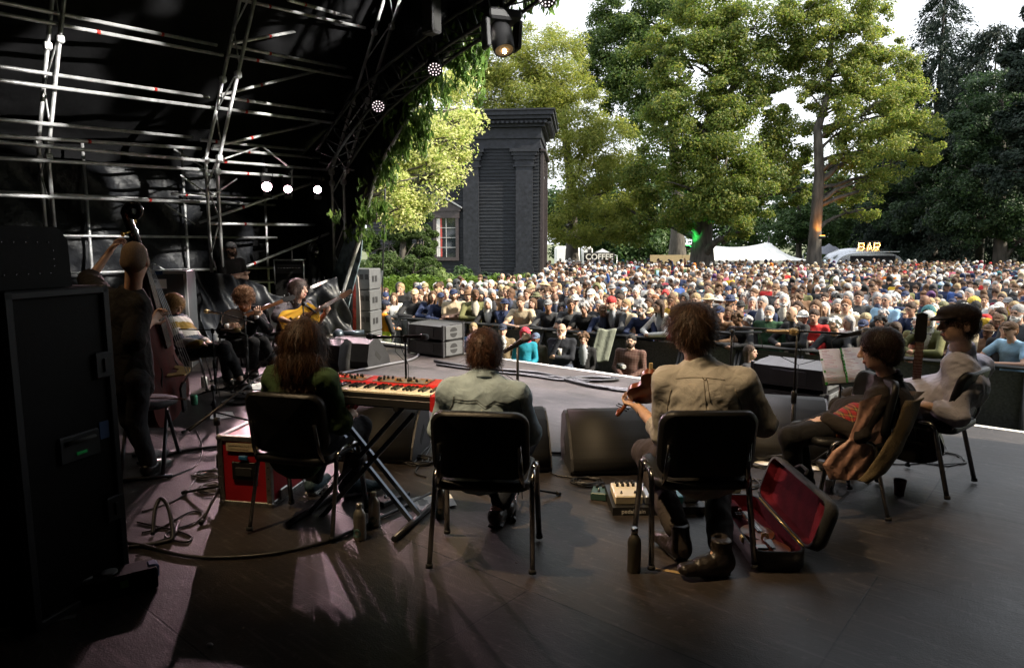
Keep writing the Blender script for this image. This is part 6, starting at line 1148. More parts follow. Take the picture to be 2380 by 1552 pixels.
for k in range(40): x = random.choice((random.uniform(.15, .53), random.uniform(.62, .94))); mb.box((x, random.uniform(.2, .3), .1105), (.016, .007, .004))
mb.build('button', M('button_orange', (.5, .22, .05), .5, var=.6), kb); MB().box((.38, .245, .1115), (.10, .05, .002)).build('display', M('display_red', (.3, .03, .03), .2, emit=(.6, .05, .03), es=.3), kb)
ks = empty('keyboard_stand', mw=basis(Vector((K0+kx*KL/2).to_2d().to_3d()), -kx, ky, Vector((0, 0, 1))), label='black crossed keyboard stand with grey blue lower bars under the red keyboard', cat='stand'); BB = M('blue_lit_bar', (.10, .12, .15), .32, .5)  # bars lighter and bluer than the stand: cool light put into their colour
for (s_, yy) in ((1, .10), (-1, .155)):
    for dx in (-.05, .05): MB().box((0, yy, .365), (.025, .022, .98), Matrix.Rotation(s_*.74, 3, 'Y') @ Matrix.Translation((dx, 0, 0)).to_3x3()).build('bar', BB, ks) if dx < 0 else None
    q = Matrix.Rotation(s_*.74, 3, 'Y'); MB().box(Vector((0, yy, .365))+q @ Vector((.07, 0, 0)), (.025, .022, .95), q).build('bar', BB, ks)
for sx in (-1, 1): MB().tube([(sx*.335, -.1, .018), (sx*.335, .42, .018)], .018, 8).build('foot_bar', DKSTEEL, ks); MB().tube([(sx*.31, .0, .715), (sx*.31, .33, .715)], .016, 8).build('top_bar', DKSTEEL, ks)
MB().lathe((0, .07, .365), [(.04, 0), (.04, .09), (0, .095)], (0, 1, 0), 14).build('hub', DKSTEEL, ks); text('lettering', 'QUIK LOK', M('pale_print', (.5, .5, .5), .6), Vector((-.17, .086, .20)), .045, Matrix.Rotation(-(PI/2-.74), 3, 'Y') @ UPR, ks, .0005)
# ---------------------------------------------------------------- effects pedals
p0, p1 = G(1424, 1198), G(1640, 1196); pxa = (p1-p0).normalized(); pya = Vector((-pxa.y, pxa.x, 0)); pb = empty('pedal_board', mw=basis(p0, pxa, pya, Vector((0, 0, 1))), label='black pedal board with lettering, by the fiddler chair', cat='pedal board'); PW = (p1-p0).length
MB().prism([(0, 0), (0, .05), (.30, .085), (.30, 0)], 0, PW, lambda x, a, b: (x, a, b)).build('board', M('board_black', (.012, .012, .013), .5), pb)
text('lettering', 'pedaltrain', M('print_white', (.75, .73, .68), .6), Vector((.125, -.002, .014)), .036, UPR, pb, .0006)
def pedal(nm, lb, x, y, w, d, h, col, knobs, sw, rz=.0, metal=.0, mw=None):
    m_ = mw or (pb.matrix_world @ Matrix.Translation((x, y, .05+y*.117+.002)) @ Matrix.Rotation(.116, 4, 'X')); e = empty('effects_pedal', mw=m_, label=lb, cat='pedal'); MB().box((w/2, d/2, h/2), (w, d, h), bev=.006).build('housing', M(nm, col, .38, metal, var=.12), e)
    for (a, b) in knobs: MB().lathe((w*a, d*b, h), [(.010, 0), (.009, .018), (0, .019)], n=10).build('knob', RUBBER, e)
    for (a, b) in sw: MB().lathe((w*a, d*b, h), [(.008, 0), (.008, .006), (.005, .007), (.005, .016), (0, .017)], n=10).build('foot_switch', CHROME, e)
pedal('cream_pedal', 'cream effects pedal with black knobs at the left end of the board', .02, .03, .165, .19, .055, (.62, .55, .40), [(.2+.2*k, q) for k in range(4) for q in (.72, .9)], [(.25, .2), (.75, .2)])
pedal('steel_pedal', 'grey steel effects pedal in the middle of the board', .20, .03, .09, .19, .05, (.30, .31, .33), [(.3, .8), (.7, .8)], [(.5, .2)], metal=.7)
pedal('blue_pedal', 'pale blue effects pedal on the board', .30, .03, .13, .19, .05, (.10, .38, .48), [(.2, .8), (.5, .8), (.8, .8)], [(.3, .25), (.7, .25)]); pedal('silver_pedal', 'silver effects pedal at the right end of the board', .445, .05, .085, .16, .05, (.42, .43, .44), [(.3, .8), (.7, .8)], [(.5, .25)], metal=.6)
pedal('green_pedal', 'dark green pedal lying alone left of the pedal board', 0, 0, .10, .13, .05, (.03, .07, .06), [(.3, .8), (.7, .8)], [(.5, .3)], mw=Matrix.Translation(G(1372, 1162)) @ Matrix.Rotation(-.25, 4, 'Z')); pedal('olive_pedal', 'small pale pedal right of the fiddler chair', 0, 0, .09, .13, .045, (.26, .27, .22), [(.3, .8), (.7, .8)], [(.5, .3)], mw=Matrix.Translation(G(1700, 1150)) @ Matrix.Rotation(.5, 4, 'Z'))
pedal('foot_pedal', 'black sustain pedal on the floor behind the blue trainer', 0, 0, .11, .24, .035, (.02, .02, .02), [], [(.5, .3)], mw=Matrix.Translation(G(862, 1172)) @ Matrix.Rotation(-.6, 4, 'Z'))
cable('bundle of black cables behind the pedal board', [(1412, 1148), (1440, 1140), (1480, 1142), (1520, 1150)], .012)
# ---------------------------------------------------------------- stringed instruments (x along the neck, z out of the top)
VT = ([0, .015, .06, .16, .26, .32, .36, .44, .54, .60, .64, .74, .86, .95, 1], [.05, .27, .43, .5, .48, .44, .37, .30, .31, .35, .405, .415, .37, .24, .08])
GT = ([0, .02, .08, .2, .3, .4, .5, .6, .68, .78, .88, .96, 1], [.06, .27, .42, .5, .49, .43, .365, .345, .36, .385, .36, .24, .10])
def wood(key, c, rough=.30): return M(key, c, rough, var=.35, scale=5, stretch=(.6, 6, 6), spec=.18)
def box_body(e, L, W, Dp, tab, arch_, top_m, rib_m, name='body', sub=40):
    t = np.linspace(0, 1, sub+1); w = np.interp(t, tab[0], tab[1])*W; w = np.convolve(np.pad(w, 1, mode='edge'), [.25, .5, .25], 'valid'); w[0] = w[0]*.5; w[-1] = w[-1]*.6; m = 10
    def face(z, sg):
        def fn(a, b): i = int(round(a*sub)); s = b*2-1; e_ = (1-s*s)*min(1, 4*a*(1-a)+.1); return Vector((a*L, s*w[i], z+sg*arch_*e_))
        return fn
    mb = MB(); mb.grid(sub, m, face(Dp, 1), 0); mb.grid(sub, m, face(0, -1), 1)
    for sg in (-1, 1): mb.grid(sub, 1, lambda a, b: Vector((a*L, sg*w[int(round(a*sub))], Dp*b)), 1)
    for i in (0, sub): mb.add([(t[i]*L, -w[i], 0), (t[i]*L, w[i], 0), (t[i]*L, w[i], Dp), (t[i]*L, -w[i], Dp)], [(0, 1, 2, 3)], 1)
    mb.build(name, [top_m, rib_m], e); return w
EBONY = M('ebony', (.012, .011, .011), .25); STRING = M('string_steel', (.45, .45, .44), .3, 1.0)
def fiddle_parts(e, L, Dp, arch_, neck_m, scl=1.0, fb=.27, bridge_c=None, neckL=.13):
    zt = Dp+arch_; MB().prism([(L*.62, zt+.008*scl), (L+neckL*scl, zt*.98+.010*scl), (L+neckL*scl, zt*.98+.004*scl), (L*.62, zt+.002*scl)], -.013*scl, .013*scl, lambda y, a, b: (a, y, b)).build('fingerboard', EBONY, e)
    MB().tube([(L-.01, 0, Dp*.8), (L+neckL*scl, 0, Dp*.95)], .011*scl, 8).build('neck', neck_m, e)
    sc_ = [(L+neckL*scl, 0, Dp*.9)]
    for k in range(22): a = -PI/2+k*.36; r = .024*scl*(1-k/26); sc_.append((L+(neckL+.075)*scl+r*math.cos(a)*1.0, 0, Dp*.9-.012*scl+r*math.sin(a)))
    hd = MB().tube(sc_, [.012*scl]+[.0115*scl*(1-k/40) for k in range(22)], 8).build('scroll', neck_m, e)
    for k, s_ in enumerate((1, -1, 1, -1)): MB().tube([(L+(neckL+.012+.014*k)*scl, 0, Dp*.9), (L+(neckL+.012+.014*k)*scl, s_*.032*scl, Dp*.9)], .0035*scl, 6).ball((L+(neckL+.012+.014*k)*scl, s_*.036*scl, Dp*.9), .008*scl, n=6, sq=(1, .8, .5)).build('tuning_peg', EBONY, hd)
    xb = L*.40; MB().prism([(-.020, 0), (-.012, .0), (-.006, .012), (.006, .012), (.012, 0), (.020, 0), (.019, .028), (.0, .034), (-.019, .028)], xb-.0025*scl, xb+.0025*scl, lambda x, a, b: (x, a*scl, zt-.002*scl+b*scl)).build('bridge', bridge_c or M('maple_bridge', (.55, .38, .16), .5), e)
    MB().prism([(.02*L, -.008*scl), (.30*L, -.020*scl), (.32*L, 0), (.30*L, .020*scl), (.02*L, .008*scl)], zt+.004*scl, zt+.012*scl, lambda z, x, y: (x, y, z)).build('tailpiece', EBONY, e); mb = MB()
    for k in range(4): y = (k-1.5)*.0075*scl; mb.tube([(.31*L, y, zt+.012*scl), (xb, y*1.35, zt+.033*scl), (L+neckL*scl, y*.7, zt*.98+.012*scl)], .0006*scl+.0004, 4)
    mb.build('string', STRING, e)
    for s_ in (-1, 1):
        pts = [(L*(.32+.17*q), s_*(.040+.022*math.cos(PI*q)*-1+.004*math.sin(2*PI*q))*scl, zt-arch_*.30-.0002) for q in np.linspace(0, 1, 9)]; MB().tube(pts, [.0022*scl+.0012*scl*math.sin(PI*q) for q in np.linspace(0, 1, 9)], 5).build('f_hole', M('hole_black', (.004, .004, .004), .9), e)
VW, VR = wood('violin_top', (.22, .062, .02)), wood('violin_rib', (.14, .038, .015))
# open violin case with a violin
vc = empty('violin_case', mw=Matrix.Translation((1.335, 3.585, 0)) @ Matrix.Rotation(-.03, 4, 'Z'), label='open oblong violin case with a wine red velvet lining', cat='instrument case'); VEL = M('wine_velvet', (.085, .006, .013), .9, var=.3, scale=12, bump=.12, bscale=60, spec=.1); CSH = M('case_cloth', (.016, .016, .018), .7, bump=.25, bscale=200)
cw, cl, chh = .27, .80, .105
def rr_(w, l, r, n=5):
    out = []
    for (sx, sy, a0) in ((1, 1, 0), (-1, 1, PI/2), (-1, -1, PI), (1, -1, 1.5*PI)):
        for k in range(n+1): a = a0+PI/2*k/n; out.append((sx*(w/2-r)+r*math.cos(a), sy*(l/2-r)+r*math.sin(a)))
    return out
def tray(h, fl):
    o1, o2 = rr_(cw, cl, .07), rr_(cw-.03, cl-.03, .06); n = len(o1); b1 = rr_(cw-.03, cl-.03, .06)
    sh_ = MB(); vs = [(x, y, 0) for x, y in b1]+[(x, y, .02) for x, y in o1]+[(x, y, h) for x, y in o1]+[(x, y, h) for x, y in o2]; sh_.add(vs, [(k*n+i, k*n+(i+1) % n, (k+1)*n+(i+1) % n, (k+1)*n+i) for k in range(3) for i in range(n)]+[tuple(range(n-1, -1, -1))], 0, True)
    ln = MB(); vs = [(x, y, h-.003) for x, y in o2]+[(x, y, fl) for x, y in rr_(cw-.045, cl-.045, .055)]; ln.add(vs, [(i, (i+1) % n, n+(i+1) % n, n+i) for i in range(n)]+[tuple(range(n, 2*n))], 0, False); return sh_, ln
s1, l1 = tray(chh, .035); s1.build('base', CSH, vc); l1.build('base_lining', VEL, vc)
s2, l2 = tray(.075, .02); lidm = Matrix.Translation((cw/2+.004, 0, chh-.004)) @ Matrix.Rotation(R(-106), 4, 'Y').inverted() @ Matrix.Translation((cw/2, 0, 0)) if False else Matrix.Translation((cw/2, 0, chh)) @ Matrix.Rotation(R(-72), 4, 'Y') @ Matrix.Translation((cw/2, 0, -.075)) 
s2.build('lid', CSH, vc, lidm); l2.build('lid_lining', VEL, vc, lidm)
MB().box((-.06, .30, .062), (.11, .12, .05), bev=.01).build('accessory_box', VEL, vc); MB().tube([(cw/2-.004, -.33, chh+.002), (cw/2-.004, .33, chh+.002)], .005).build('hinge', GOLD, vc)
for y in (-.22, .22): MB().box((-cw/2-.003, y, chh-.01), (.012, .035, .03), bev=.003).build('latch', GOLD, vc)
MB().tube([(cw/2+.10, -.06, .38), (cw/2+.12, -.03, .40), (cw/2+.12, .05, .40), (cw/2+.10, .08, .38)], .009).build('handle', RUBBER, vc)
vm = vc.matrix_world @ Matrix.Translation((-.02, -.36, .050)) @ Matrix.Rotation(PI/2, 4, 'Z'); vi = empty('violin', mw=vm, label='red brown violin lying in the open velvet case', cat='violin'); box_body(vi, .356, .206, .032, VT, .014, VW, VR); fiddle_parts(vi, .356, .032, .014, VR); MB().box((.03, .055, .05), (.05, .06, .012), bev=.005).build('chin_rest', EBONY, vi)
def along(name, lb, cat, tail, head, up, grp=None):     # empty with x from tail to head, z near up
    x = (Vector(head)-Vector(tail)).normalized(); z = (Vector(up)-x*x.dot(Vector(up))).normalized(); return empty(name, mw=basis(Vector(tail), x, z.cross(x), z), label=lb, cat=cat, group=grp)
def guitar(lb, tail, head, up, L, W, Dp, topc, ribc, neckc, blackhead=True, pick=True):
    e = along('acoustic_guitar', lb, 'guitar', tail, head, up); tm, rm = wood('gtop_'+lb[:6], topc), wood('grib_'+lb[:6], ribc); box_body(e, L, W, Dp, GT, .004, tm, rm); nl = .345*L/.5; zt = Dp+.004
    MB().prism([(L*.70, zt+.001), (L*.70, zt+.008), (L+nl, zt+.006), (L+nl, zt-.012), (L, zt-.018)], -.025, .025, lambda y, a, b: (a, y, b)).build('neck', neckc, e); mb = MB()
    for k in range(18): x = L+nl-(nl+L*.28)*(1-2**(-k/11)); mb.box((x, 0, zt+.009), (.002, .05, .002))
    mb.build('fret', STRING, e)
    MB().lathe((L*.655, 0, zt-.0005), [(0, .001), (.050, .0012)], n=24).build('sound_hole', M('hole_black', (.004, .004, .004), .9), e); MB().lathe((L*.655, 0, zt), [(.052, .001), (.062, .0014)], n=28).build('rosette', M('rosette', (.16, .07, .03), .4, var=.6, scale=60), e)
    MB().box((L*.30, 0, zt+.005), (.032, .17, .012), bev=.003).build('bridge', EBONY, e)
    if pick: MB().prism([(L*.40, -.05), (L*.62, -.055), (L*.66, -.085), (L*.55, -.135), (L*.40, -.12)], zt, zt+.0022, lambda z, x, y: (x, y, z)).build('pick_guard', M('pick_guard', (.05, .018, .012), .2), e)
    hd = MB().prism([(L+nl, -.025), (L+nl+.03, -.036), (L+nl+.18, -.032), (L+nl+.19, 0), (L+nl+.18, .032), (L+nl+.03, .036), (L+nl, .025)], zt-.014, zt+.002, lambda z, x, y: (x, y, z-(x-L-nl)*.24)).build('headstock', EBONY if blackhead else neckc, e)
    for k in range(3):
        for s_ in (-1, 1): x = L+nl+.05+.045*k; MB().tube([(x, s_*.03, zt-.02-(x-L-nl)*.24), (x, s_*.048, zt-.02-(x-L-nl)*.24)], .004).ball((x, s_*.055, zt-.02-(x-L-nl)*.24), .011, n=8, sq=(.9, .6, .7)).build('tuning_peg', CHROME, hd)
    mb = MB(); [mb.tube([(L*.30, (k-2.5)*.009, zt+.012), (L+nl, (k-2.5)*.0068, zt+.010)], .0007, 4) for k in range(6)]; mb.build('string', STRING, e); return e
NECK = wood('neck_wood', (.16, .07, .035)); NECKR = wood('neck_rosewood', (.13, .045, .025))
guitar('yellow topped acoustic guitar played by the singer', P(655, 768, 8.62), P(765, 706, 8.95), (.25, -1, .12), .50, .40, .11, (.82, .42, .05), (.30, .09, .02), NECK, False)
guitar('dark acoustic guitar held upright before the man in the flat cap', P(2116, 1062, 4.60), P(2148, 692, 4.50), (-.55, -.85, 0), .50, .39, .10, (.012, .011, .011), (.015, .013, .012), NECKR, True, False)
# banjo
bj = along('banjo', 'open backed banjo with a dark head on the lap of the man in the suit', 'banjo', P(516, 755, 8.16), P(640, 706, 8.42), (.1, -1, .25)); MB().lathe((.14, 0, 0), [(.13, -.07), (.142, -.07), (.142, .0), (.138, .004), (.13, .004), (.128, -.07)], n=32).build('rim', wood('banjo_rim', (.30, .14, .05)), bj)
MB().lathe((.14, 0, .001), [(0, 0), (.132, 0)], n=32).build('head_skin', M('banjo_skin', (.30, .27, .25), .6, var=.15), bj); MB().lathe((.14, 0, .0), [(.136, .0), (.145, .0), (.145, .009), (.136, .009), (.136, 0)], n=32).build('tension_hoop', CHROME, bj)
MB().prism([(.26, .004), (.26, .016), (.76, .012), (.76, -.008), (.28, -.02)], -.021, .021, lambda y, a, b: (a, y, b)).build('neck', NECK, bj); MB().prism([(.76, -.02), (.79, -.034), (.90, -.03), (.92, 0), (.90, .03), (.79, .034), (.76, .02)], -.008, .008, lambda z, x, y: (x, y, z-(x-.76)*.2)).build('headstock', EBONY, bj)
for k in range(2):
    for s_ in (-1, 1): MB().tube([(.80+.06*k, s_*.03, -.02), (.80+.06*k, s_*.055, -.02)], .006).ball((.80+.06*k, s_*.06, -.02), .013, n=8).build('tuning_peg', DKSTEEL, bj)
MB().box((.09, 0, .010), (.006, .07, .016)).build('bridge', M('maple_bridge', (.55, .38, .16), .5), bj)
# double bass
bs_tail, bs_head = P(360, 972, 5.65), P(226, 455, 5.05); db = along('double_bass', 'dark red double bass leaning against the shaven headed player', 'double bass', bs_tail+Vector((0, 0, .02)), bs_head, (.98, -.02, .1)); BR = M('bass_red', (.055, .008, .006), .5, var=.35, scale=5, stretch=(.6, 6, 6), spec=.15); BRR = M('bass_rib', (.034, .006, .005), .5, var=.3, scale=5, spec=.15)
BT = ([0, .015, .06, .16, .27, .33, .37, .45, .55, .60, .64, .72, .82, .90, .96, 1], [.08, .30, .45, .5, .48, .43, .37, .31, .32, .36, .375, .35, .27, .18, .11, .06])
bl = 1.10; box_body(db, bl, .64, .19, BT, .04, BR, BRR); zt = .23; tot = (bs_head-bs_tail).length
MB().prism([(bl*.60, zt+.035), (bl+.40, zt+.004), (bl+.40, zt-.014), (bl*.60, zt+.012)], -.040, .040, lambda y, a, b: (a, y*(1-.35*(a-bl*.6)/(bl*.4+.4)), b)).build('fingerboard', M('ebony_gloss', (.02, .022, .028), .15, spec=.8), db); MB().tube([(bl-.03, 0, .17), (bl+.40, 0, .20)], [.035, .024], 10).build('neck', BRR, db)
sp = [(bl+.40, 0, .205), (bl+.50, 0, .195), (bl+.60, 0, .18)]; sp += [(bl+.665+.075*(1-k/24)*math.cos(-PI/2-.3+k*.36), 0, .175+.055*0+.075*(1-k/24)*math.sin(-PI/2+k*.36)+.06) for k in range(1, 22)]
hd = MB().tube(sp, [.034, .036, .034]+[.032*(1-k/40) for k in range(1, 22)], 10).build('scroll', EBONY, db)
for k, s_ in enumerate((1, -1, 1, -1)): x = bl+.45+.04*k; MB().tube([(x, s_*.03, .19), (x, s_*.09, .175)], .007).ball((x, s_*.10, .17), .022, n=8, sq=(1, .6, .6)).build('tuning_peg', GOLD, hd)
MB().prism([(-.085, 0), (-.05, 0), (-.03, .055), (.03, .055), (.05, 0), (.085, 0), (.088, .03), (.062, .10), (.062, .135), (.0, .155), (-.062, .135), (-.062, .10), (-.088, .03)], bl*.385, bl*.40, lambda x, a, b: (x, a, zt-.004+b)).build('bridge', M('maple_bridge', (.55, .38, .16), .5), db)
MB().prism([(.05, -.02), (.30, -.05), (.33, 0), (.30, .05), (.05, .02)], zt+.02, zt+.04, lambda z, x, y: (x, y, z+(x-.05)*.14)).build('tailpiece', EBONY, db); mb = MB(); [mb.tube([(.32, (k-1.5)*.022, zt+.075), (bl*.392, (k-1.5)*.036, zt+.152), (bl+.40, (k-1.5)*.012, zt+.012)], .0022, 5) for k in range(4)]; mb.build('string', STRING, db)
for s_ in (-1, 1): MB().tube([(bl*(.32+.16*q), s_*(.155-.04*q+.012*math.sin(2*PI*q)), zt-.022+.006*q) for q in np.linspace(0, 1, 9)], [.006+.006*math.sin(PI*q) for q in np.linspace(0, 1, 9)], 6).build('f_hole', M('hole_black', (.004, .004, .004), .9), db)
MB().tube([(0.02, 0, .10), (-.10, 0, .10)], .007).build('end_pin', DKSTEEL, db)
# djembe between the knees of the woman in green
djc = P(800, 905, 3.98); dax = Vector((.30, -.34, .9)).normalized(); dj = empty('hand_drum', mw=Matrix.Translation(djc) @ frame(dax).to_4x4(), label='small yellow skinned drum with red rope on the green shirt woman', cat='drum')
MB().lathe((0, 0, 0), [(.06, -.42), (.075, -.40), (.05, -.24), (.07, -.16), (.115, -.04), (.118, -.01)], n=24).build('shell', wood('drum_shell', (.14, .05, .025), .4), dj); MB().lathe((0, 0, 0), [(.116, -.03), (.120, -.015), (.119, .004), (.108, .010), (0, .012)], n=28).build('drum_skin', M('drum_skin', (.66, .48, .20), .6, var=.12, scale=6), dj)
mb = MB()
for k in range(14): a, b = 2*PI*k/14, 2*PI*(k+.5)/14; mb.tube([(.122*math.cos(a), .122*math.sin(a), -.018), (.100*math.cos(b), .100*math.sin(b), -.09), (.122*math.cos(a+2*PI/14), .122*math.sin(a+2*PI/14), -.018)], .006, 5)
mb.build('rope', M('red_rope', (.42, .02, .03), .6), dj)
# fiddle under the player chin
fi = along('violin', 'reddish fiddle held under the chin of the man in the beige shirt', 'violin', P(1546, 878, 3.62), P(1432, 966, 4.08), (.40, -.10, .86)); box_body(fi, .356, .206, .032, VT, .014, VW, VR); fiddle_parts(fi, .356, .032, .014, VR); 
tag(MB().tube([P(1520, 858, 3.62), P(1536, 905, 3.72)], .0045).box(P(1513, 850, 3.61), (.02, .012, .035), bev=.003).build('fiddle_bow', M('bow_pale', (.45, .33, .14), .4)), 'pale fiddle bow tip rising behind the shoulder of the beige shirt man', 'bow')
# ---------------------------------------------------------------- microphone stands
MICB = M('mic_black', (.02, .02, .021), .4, .4); MICG = M('mic_grille', (.16, .16, .165), .45, .8, bump=.6, bscale=400); MICD = M('mic_gold', (.42, .30, .14), .4, .8, bump=.6, bscale=400)
def mic_stand(lb, base, h, boom=None, mics=(), legs=.30, rz=0.0):
    e = empty('microphone_stand', base, 0, lb, 'microphone stand', 'black microphone stands on the stage'); b0_ = Vector(base)
    MB().tube([(0, 0, .06), (0, 0, h*.55)], .0125, 8).build('lower_tube', MICB, e); MB().tube([(0, 0, h*.52), (0, 0, h)], .0085, 8).lathe((0, 0, h*.53), [(.018, -.05), (.018, .03), (.012, .04)], n=10).build('upper_tube', MICB, e)
    for k in range(3): a = rz+k*2*PI/3; MB().tube([(0, 0, .11), (legs*math.cos(a), legs*math.sin(a), .013)], .008, 7).tube([(legs*.93*math.cos(a), legs*.93*math.sin(a), .02), (legs*1.03*math.cos(a), legs*1.03*math.sin(a), .012)], .013, 7).build('leg', MICB, e)
    if boom: p, q = Vector(boom[0])-b0_, Vector(boom[1])-b0_; bo = MB().tube([p, q], .0075, 8).build('boom', MICB, e); MB().lathe((0, 0, h), [(.0, -.03), (.02, -.025), (.02, .02), (0, .025)], n=10).build('clutch', MICB, bo)
    for (mp, md, gold) in mics:
        m0 = Vector(mp)-b0_; d = Vector(md).normalized(); mi_ = MB().lathe(m0, [(.010, -.17), (.012, -.16), (.017, -.03), (.020, -.02)], d, 12).build('microphone', MICB if not gold else M('mic_champagne', (.30, .24, .16), .4, .7), e); MB().lathe(m0, [(.020, -.02), (.026, 0), (.026, .018), (.018, .036), (0, .042)], d, 14).build('grille', MICD if gold else MICG, mi_)
        MB().tube([m0-d*.17, m0-d*.21+Vector((0, 0, -.02)), m0-d*.19+Vector((.01, .01, -.12)), Vector((.02, .0, h*.75)), Vector((.018, 0, h*.3)), Vector((.03, .02, .02))], .003, 5).build('cable', CABM, mi_)
    return e
p = P(942, 800, 5.5); mic_stand('microphone stand with a level bar behind the red keyboard', (p.x, 5.5, 0), P(940, 787, 5.5).z, (P(856, 782, 5.55), P(988, 783, 5.45)), [(P(862, 782, 5.55), (-1, .1, .02), False), (P(985, 783, 5.45), (1, -.1, 0), False)], rz=.4)
p = P(1203, 850, 4.1); mic_stand('microphone stand before the man in the denim shirt', (p.x, 4.1, 0), P(1203, 800, 4.1).z, None, [(P(1222, 787, 4.08), (.75, -.3, .5), False)], .30, .45)
p = P(1846, 900, 4.75); mic_stand('microphone stand with boom left of the music stand, a gold mic beside its pole', (p.x, 4.75, 0), P(1846, 765, 4.75).z, (P(1700, 760, 4.8), P(2000, 778, 4.4)), [(P(2010, 770, 4.38), (.6, -.5, .25), False), (P(1842, 771, 4.6), (.9, -.4, .02), True)], rz=.2)
p = P(1700, 800, 5.2); mic_stand('microphone stand behind the fiddler with its boom at shoulder height', (p.x, 5.2, 0), P(1700, 772, 5.2).z, (P(1640, 772, 5.1), P(1770, 772, 5.3)), [(P(1650, 772, 5.1), (-.9, -.2, .1), False)], rz=.9)
p = P(576, 880, 7.6); mic_stand('microphone stand before the banjo player', (p.x, 7.6, 0), P(576, 738, 7.6).z, (P(492, 722, 7.7), P(590, 750, 7.55)), [(P(482, 724, 7.72), (-.9, .1, .12), True)], rz=.3)
p = P(500, 880, 7.0); mic_stand('microphone stand with a level boom before the woman in the striped jumper', (p.x, 7.0, 0), P(500, 768, 7.0).z, (P(416, 765, 7.05), P(538, 768, 6.95)), [(P(550, 767, 6.94), (1, -.1, 0), True)], rz=.8)
p = P(708, 800, 8.3); mic_stand('microphone stand in front of the singing guitarist', (p.x, 8.3, 0), P(700, 705, 8.3).z, (P(690, 705, 8.3), P(722, 715, 8.7)), [(P(709, 708, 8.72), (-.75, -.1, .6), False)], rz=.2)
p = G(515, 1168); mic_stand('tall boom stand at the corner of the red flight case', (p.x, p.y, 0), P(508, 978, p.y).z, (P(440, 1000, p.y-.1), P(705, 795, p.y+1.4)), [], .34, .6)
p = G(500, 985); mic_stand('chromed foot boom stand behind the near boom', (p.x, p.y, 0), P(500, 900, p.y).z, (P(470, 912, p.y), P(640, 880, p.y+.3)), [], .34, .1)
p = P(640, 1000, 5.6); mic_stand('boom stand rising behind the left shoulder of the green shirt woman', (p.x, 5.9, 0), P(640, 800, 5.9).z, (P(545, 905, 5.6), P(690, 765, 6.1)), [], .3, .5)
# music stand with two taped pages
ms = P(1962, 850, 4.45); e = empty('music_stand', (ms.x, ms.y, 0), 0, 'black music stand holding two taped handwritten pages', 'music stand'); zc = ms.z; tq = Matrix.Rotation(.30, 3, 'Z') @ Matrix.Rotation(-.35, 3, 'X')
MB().box(tq @ Vector((0, .016, -.09))+Vector((0, .0, zc)), (.36, .008, .06), tq).box(tq @ Vector((0, .016, 0))+Vector((0, 0, zc)), (.02, .008, .22), tq).build('desk', MICB, e); MB().box(tq @ Vector((0, -.03, -.125))+Vector((0, .02, zc)), (.36, .05, .008), tq).build('ledge', MICB, e); MB().tube([(0, .03, zc), (0, .04, .1)], .010, 8).build('pole', MICB, e)
for k in range(3): MB().tube([(0, .04, .25), (.26*math.cos(k*2.1), .04+.26*math.sin(k*2.1), .012)], .007).build('leg', MICB, e)
pg_ = empty('score_pages', mw=Matrix.Translation((ms.x, ms.y, zc)) @ (tq.to_4x4()), label='two creased white pages joined with green tape on the music stand', cat='paper')
def page(x0, x1): return lambda a, b: Vector((x0+(x1-x0)*a, .008-.006*math.sin(a*PI)-.004*abs(math.sin(b*9)), -.115+.235*b))
PGM = leafmat('thin_paper', [(.80, .78, .77), (.76, .74, .72)], .6, .8)
for (x0, x1) in ((-.172, -.004), (.004, .172)): MB().grid(8, 12, page(x0, x1)).build('page', PGM, pg_, fix=False)
mb = MB(); random.seed(4)
for x0 in (-.16, .016):
    for k in range(22):
        if k in (6, 13): continue
        b = .94-k*.04; mb.tube([(x0+q*.02, -.002-.003, -.115+.235*b+random.uniform(-.0012, .0012)) for q in range(random.randint(3, 6))], .0012, 3)
mb.build('handwriting', M('red_ink', (.42, .12, .12), .9), pg_); mb = MB()
for k in range(12): mb.box((random.uniform(-.004, .004), -.004, -.11+.02*k), (.012, .002, .018))
mb.box((-.17, -.004, -.11), (.02, .002, .02)).box((-.165, -.004, -.03), (.014, .002, .016)).box((-.17, -.004, .05), (.016, .002, .012)); mb.build('green_tape', M('green_tape', (.04, .30, .05), .5), pg_)
# ---------------------------------------------------------------- backline behind the left musicians
def roadcase(lb, px, py, d, w, h, dep, rz, lab=True):
    p = P(px, py, d); e = empty('flight_case', (p.x, d, 0), rz, lb, 'flight case'); MB().box((0, 0, h/2), (w, dep, h), bev=.006).build('case_body', M('case_grey', (.05, .053, .056), .5, var=.15), e); mb = MB()
    for sx in (-1, 1):
        mb.box((sx*(w/2-.012), -dep/2+.01, h/2), (.04, .03, h), bev=.004)
    for z in (.015, h-.015): mb.box((0, -dep/2+.01, z), (w-.05, .03, .04), bev=.004)
    mb.build('edge_trim', M('case_silver', (.5, .5, .5), .4, .7), e)
    if lab: MB().box((.0, -dep/2-.002, h-.16), (.17, .004, .12)).build('label_plate', PAPER, e); MB().box((0, -dep/2-.004, h-.02), (.1, .004, .045)).build('blue_tape', M('blue_tape', (.02, .10, .3), .6), e); MB().box((-.05, -dep/2-.0045, h-.13), (.04, .003, .035)).build('printed_mark', RUBBER, e)
    return e
roadcase('grey flight case with a white label plate behind the bass neck', 386, 700, 9.0, .64, 1.27, .6, .25); roadcase('low black case with pale edges under the banjo neck', 628, 800, 9.4, .62, .24, .4, .1, False)
p = P(676, 650, 12.4); ar = empty('amplifier_rack', (p.x, 12.4, 0), .2, 'steel framed amplifier rack behind the singer, below the scaffold brace', 'amplifier'); MB().box((0, 0, .66), (.5, .4, 1.28), bev=.01).build('cabinet', RK, ar); mb = MB()
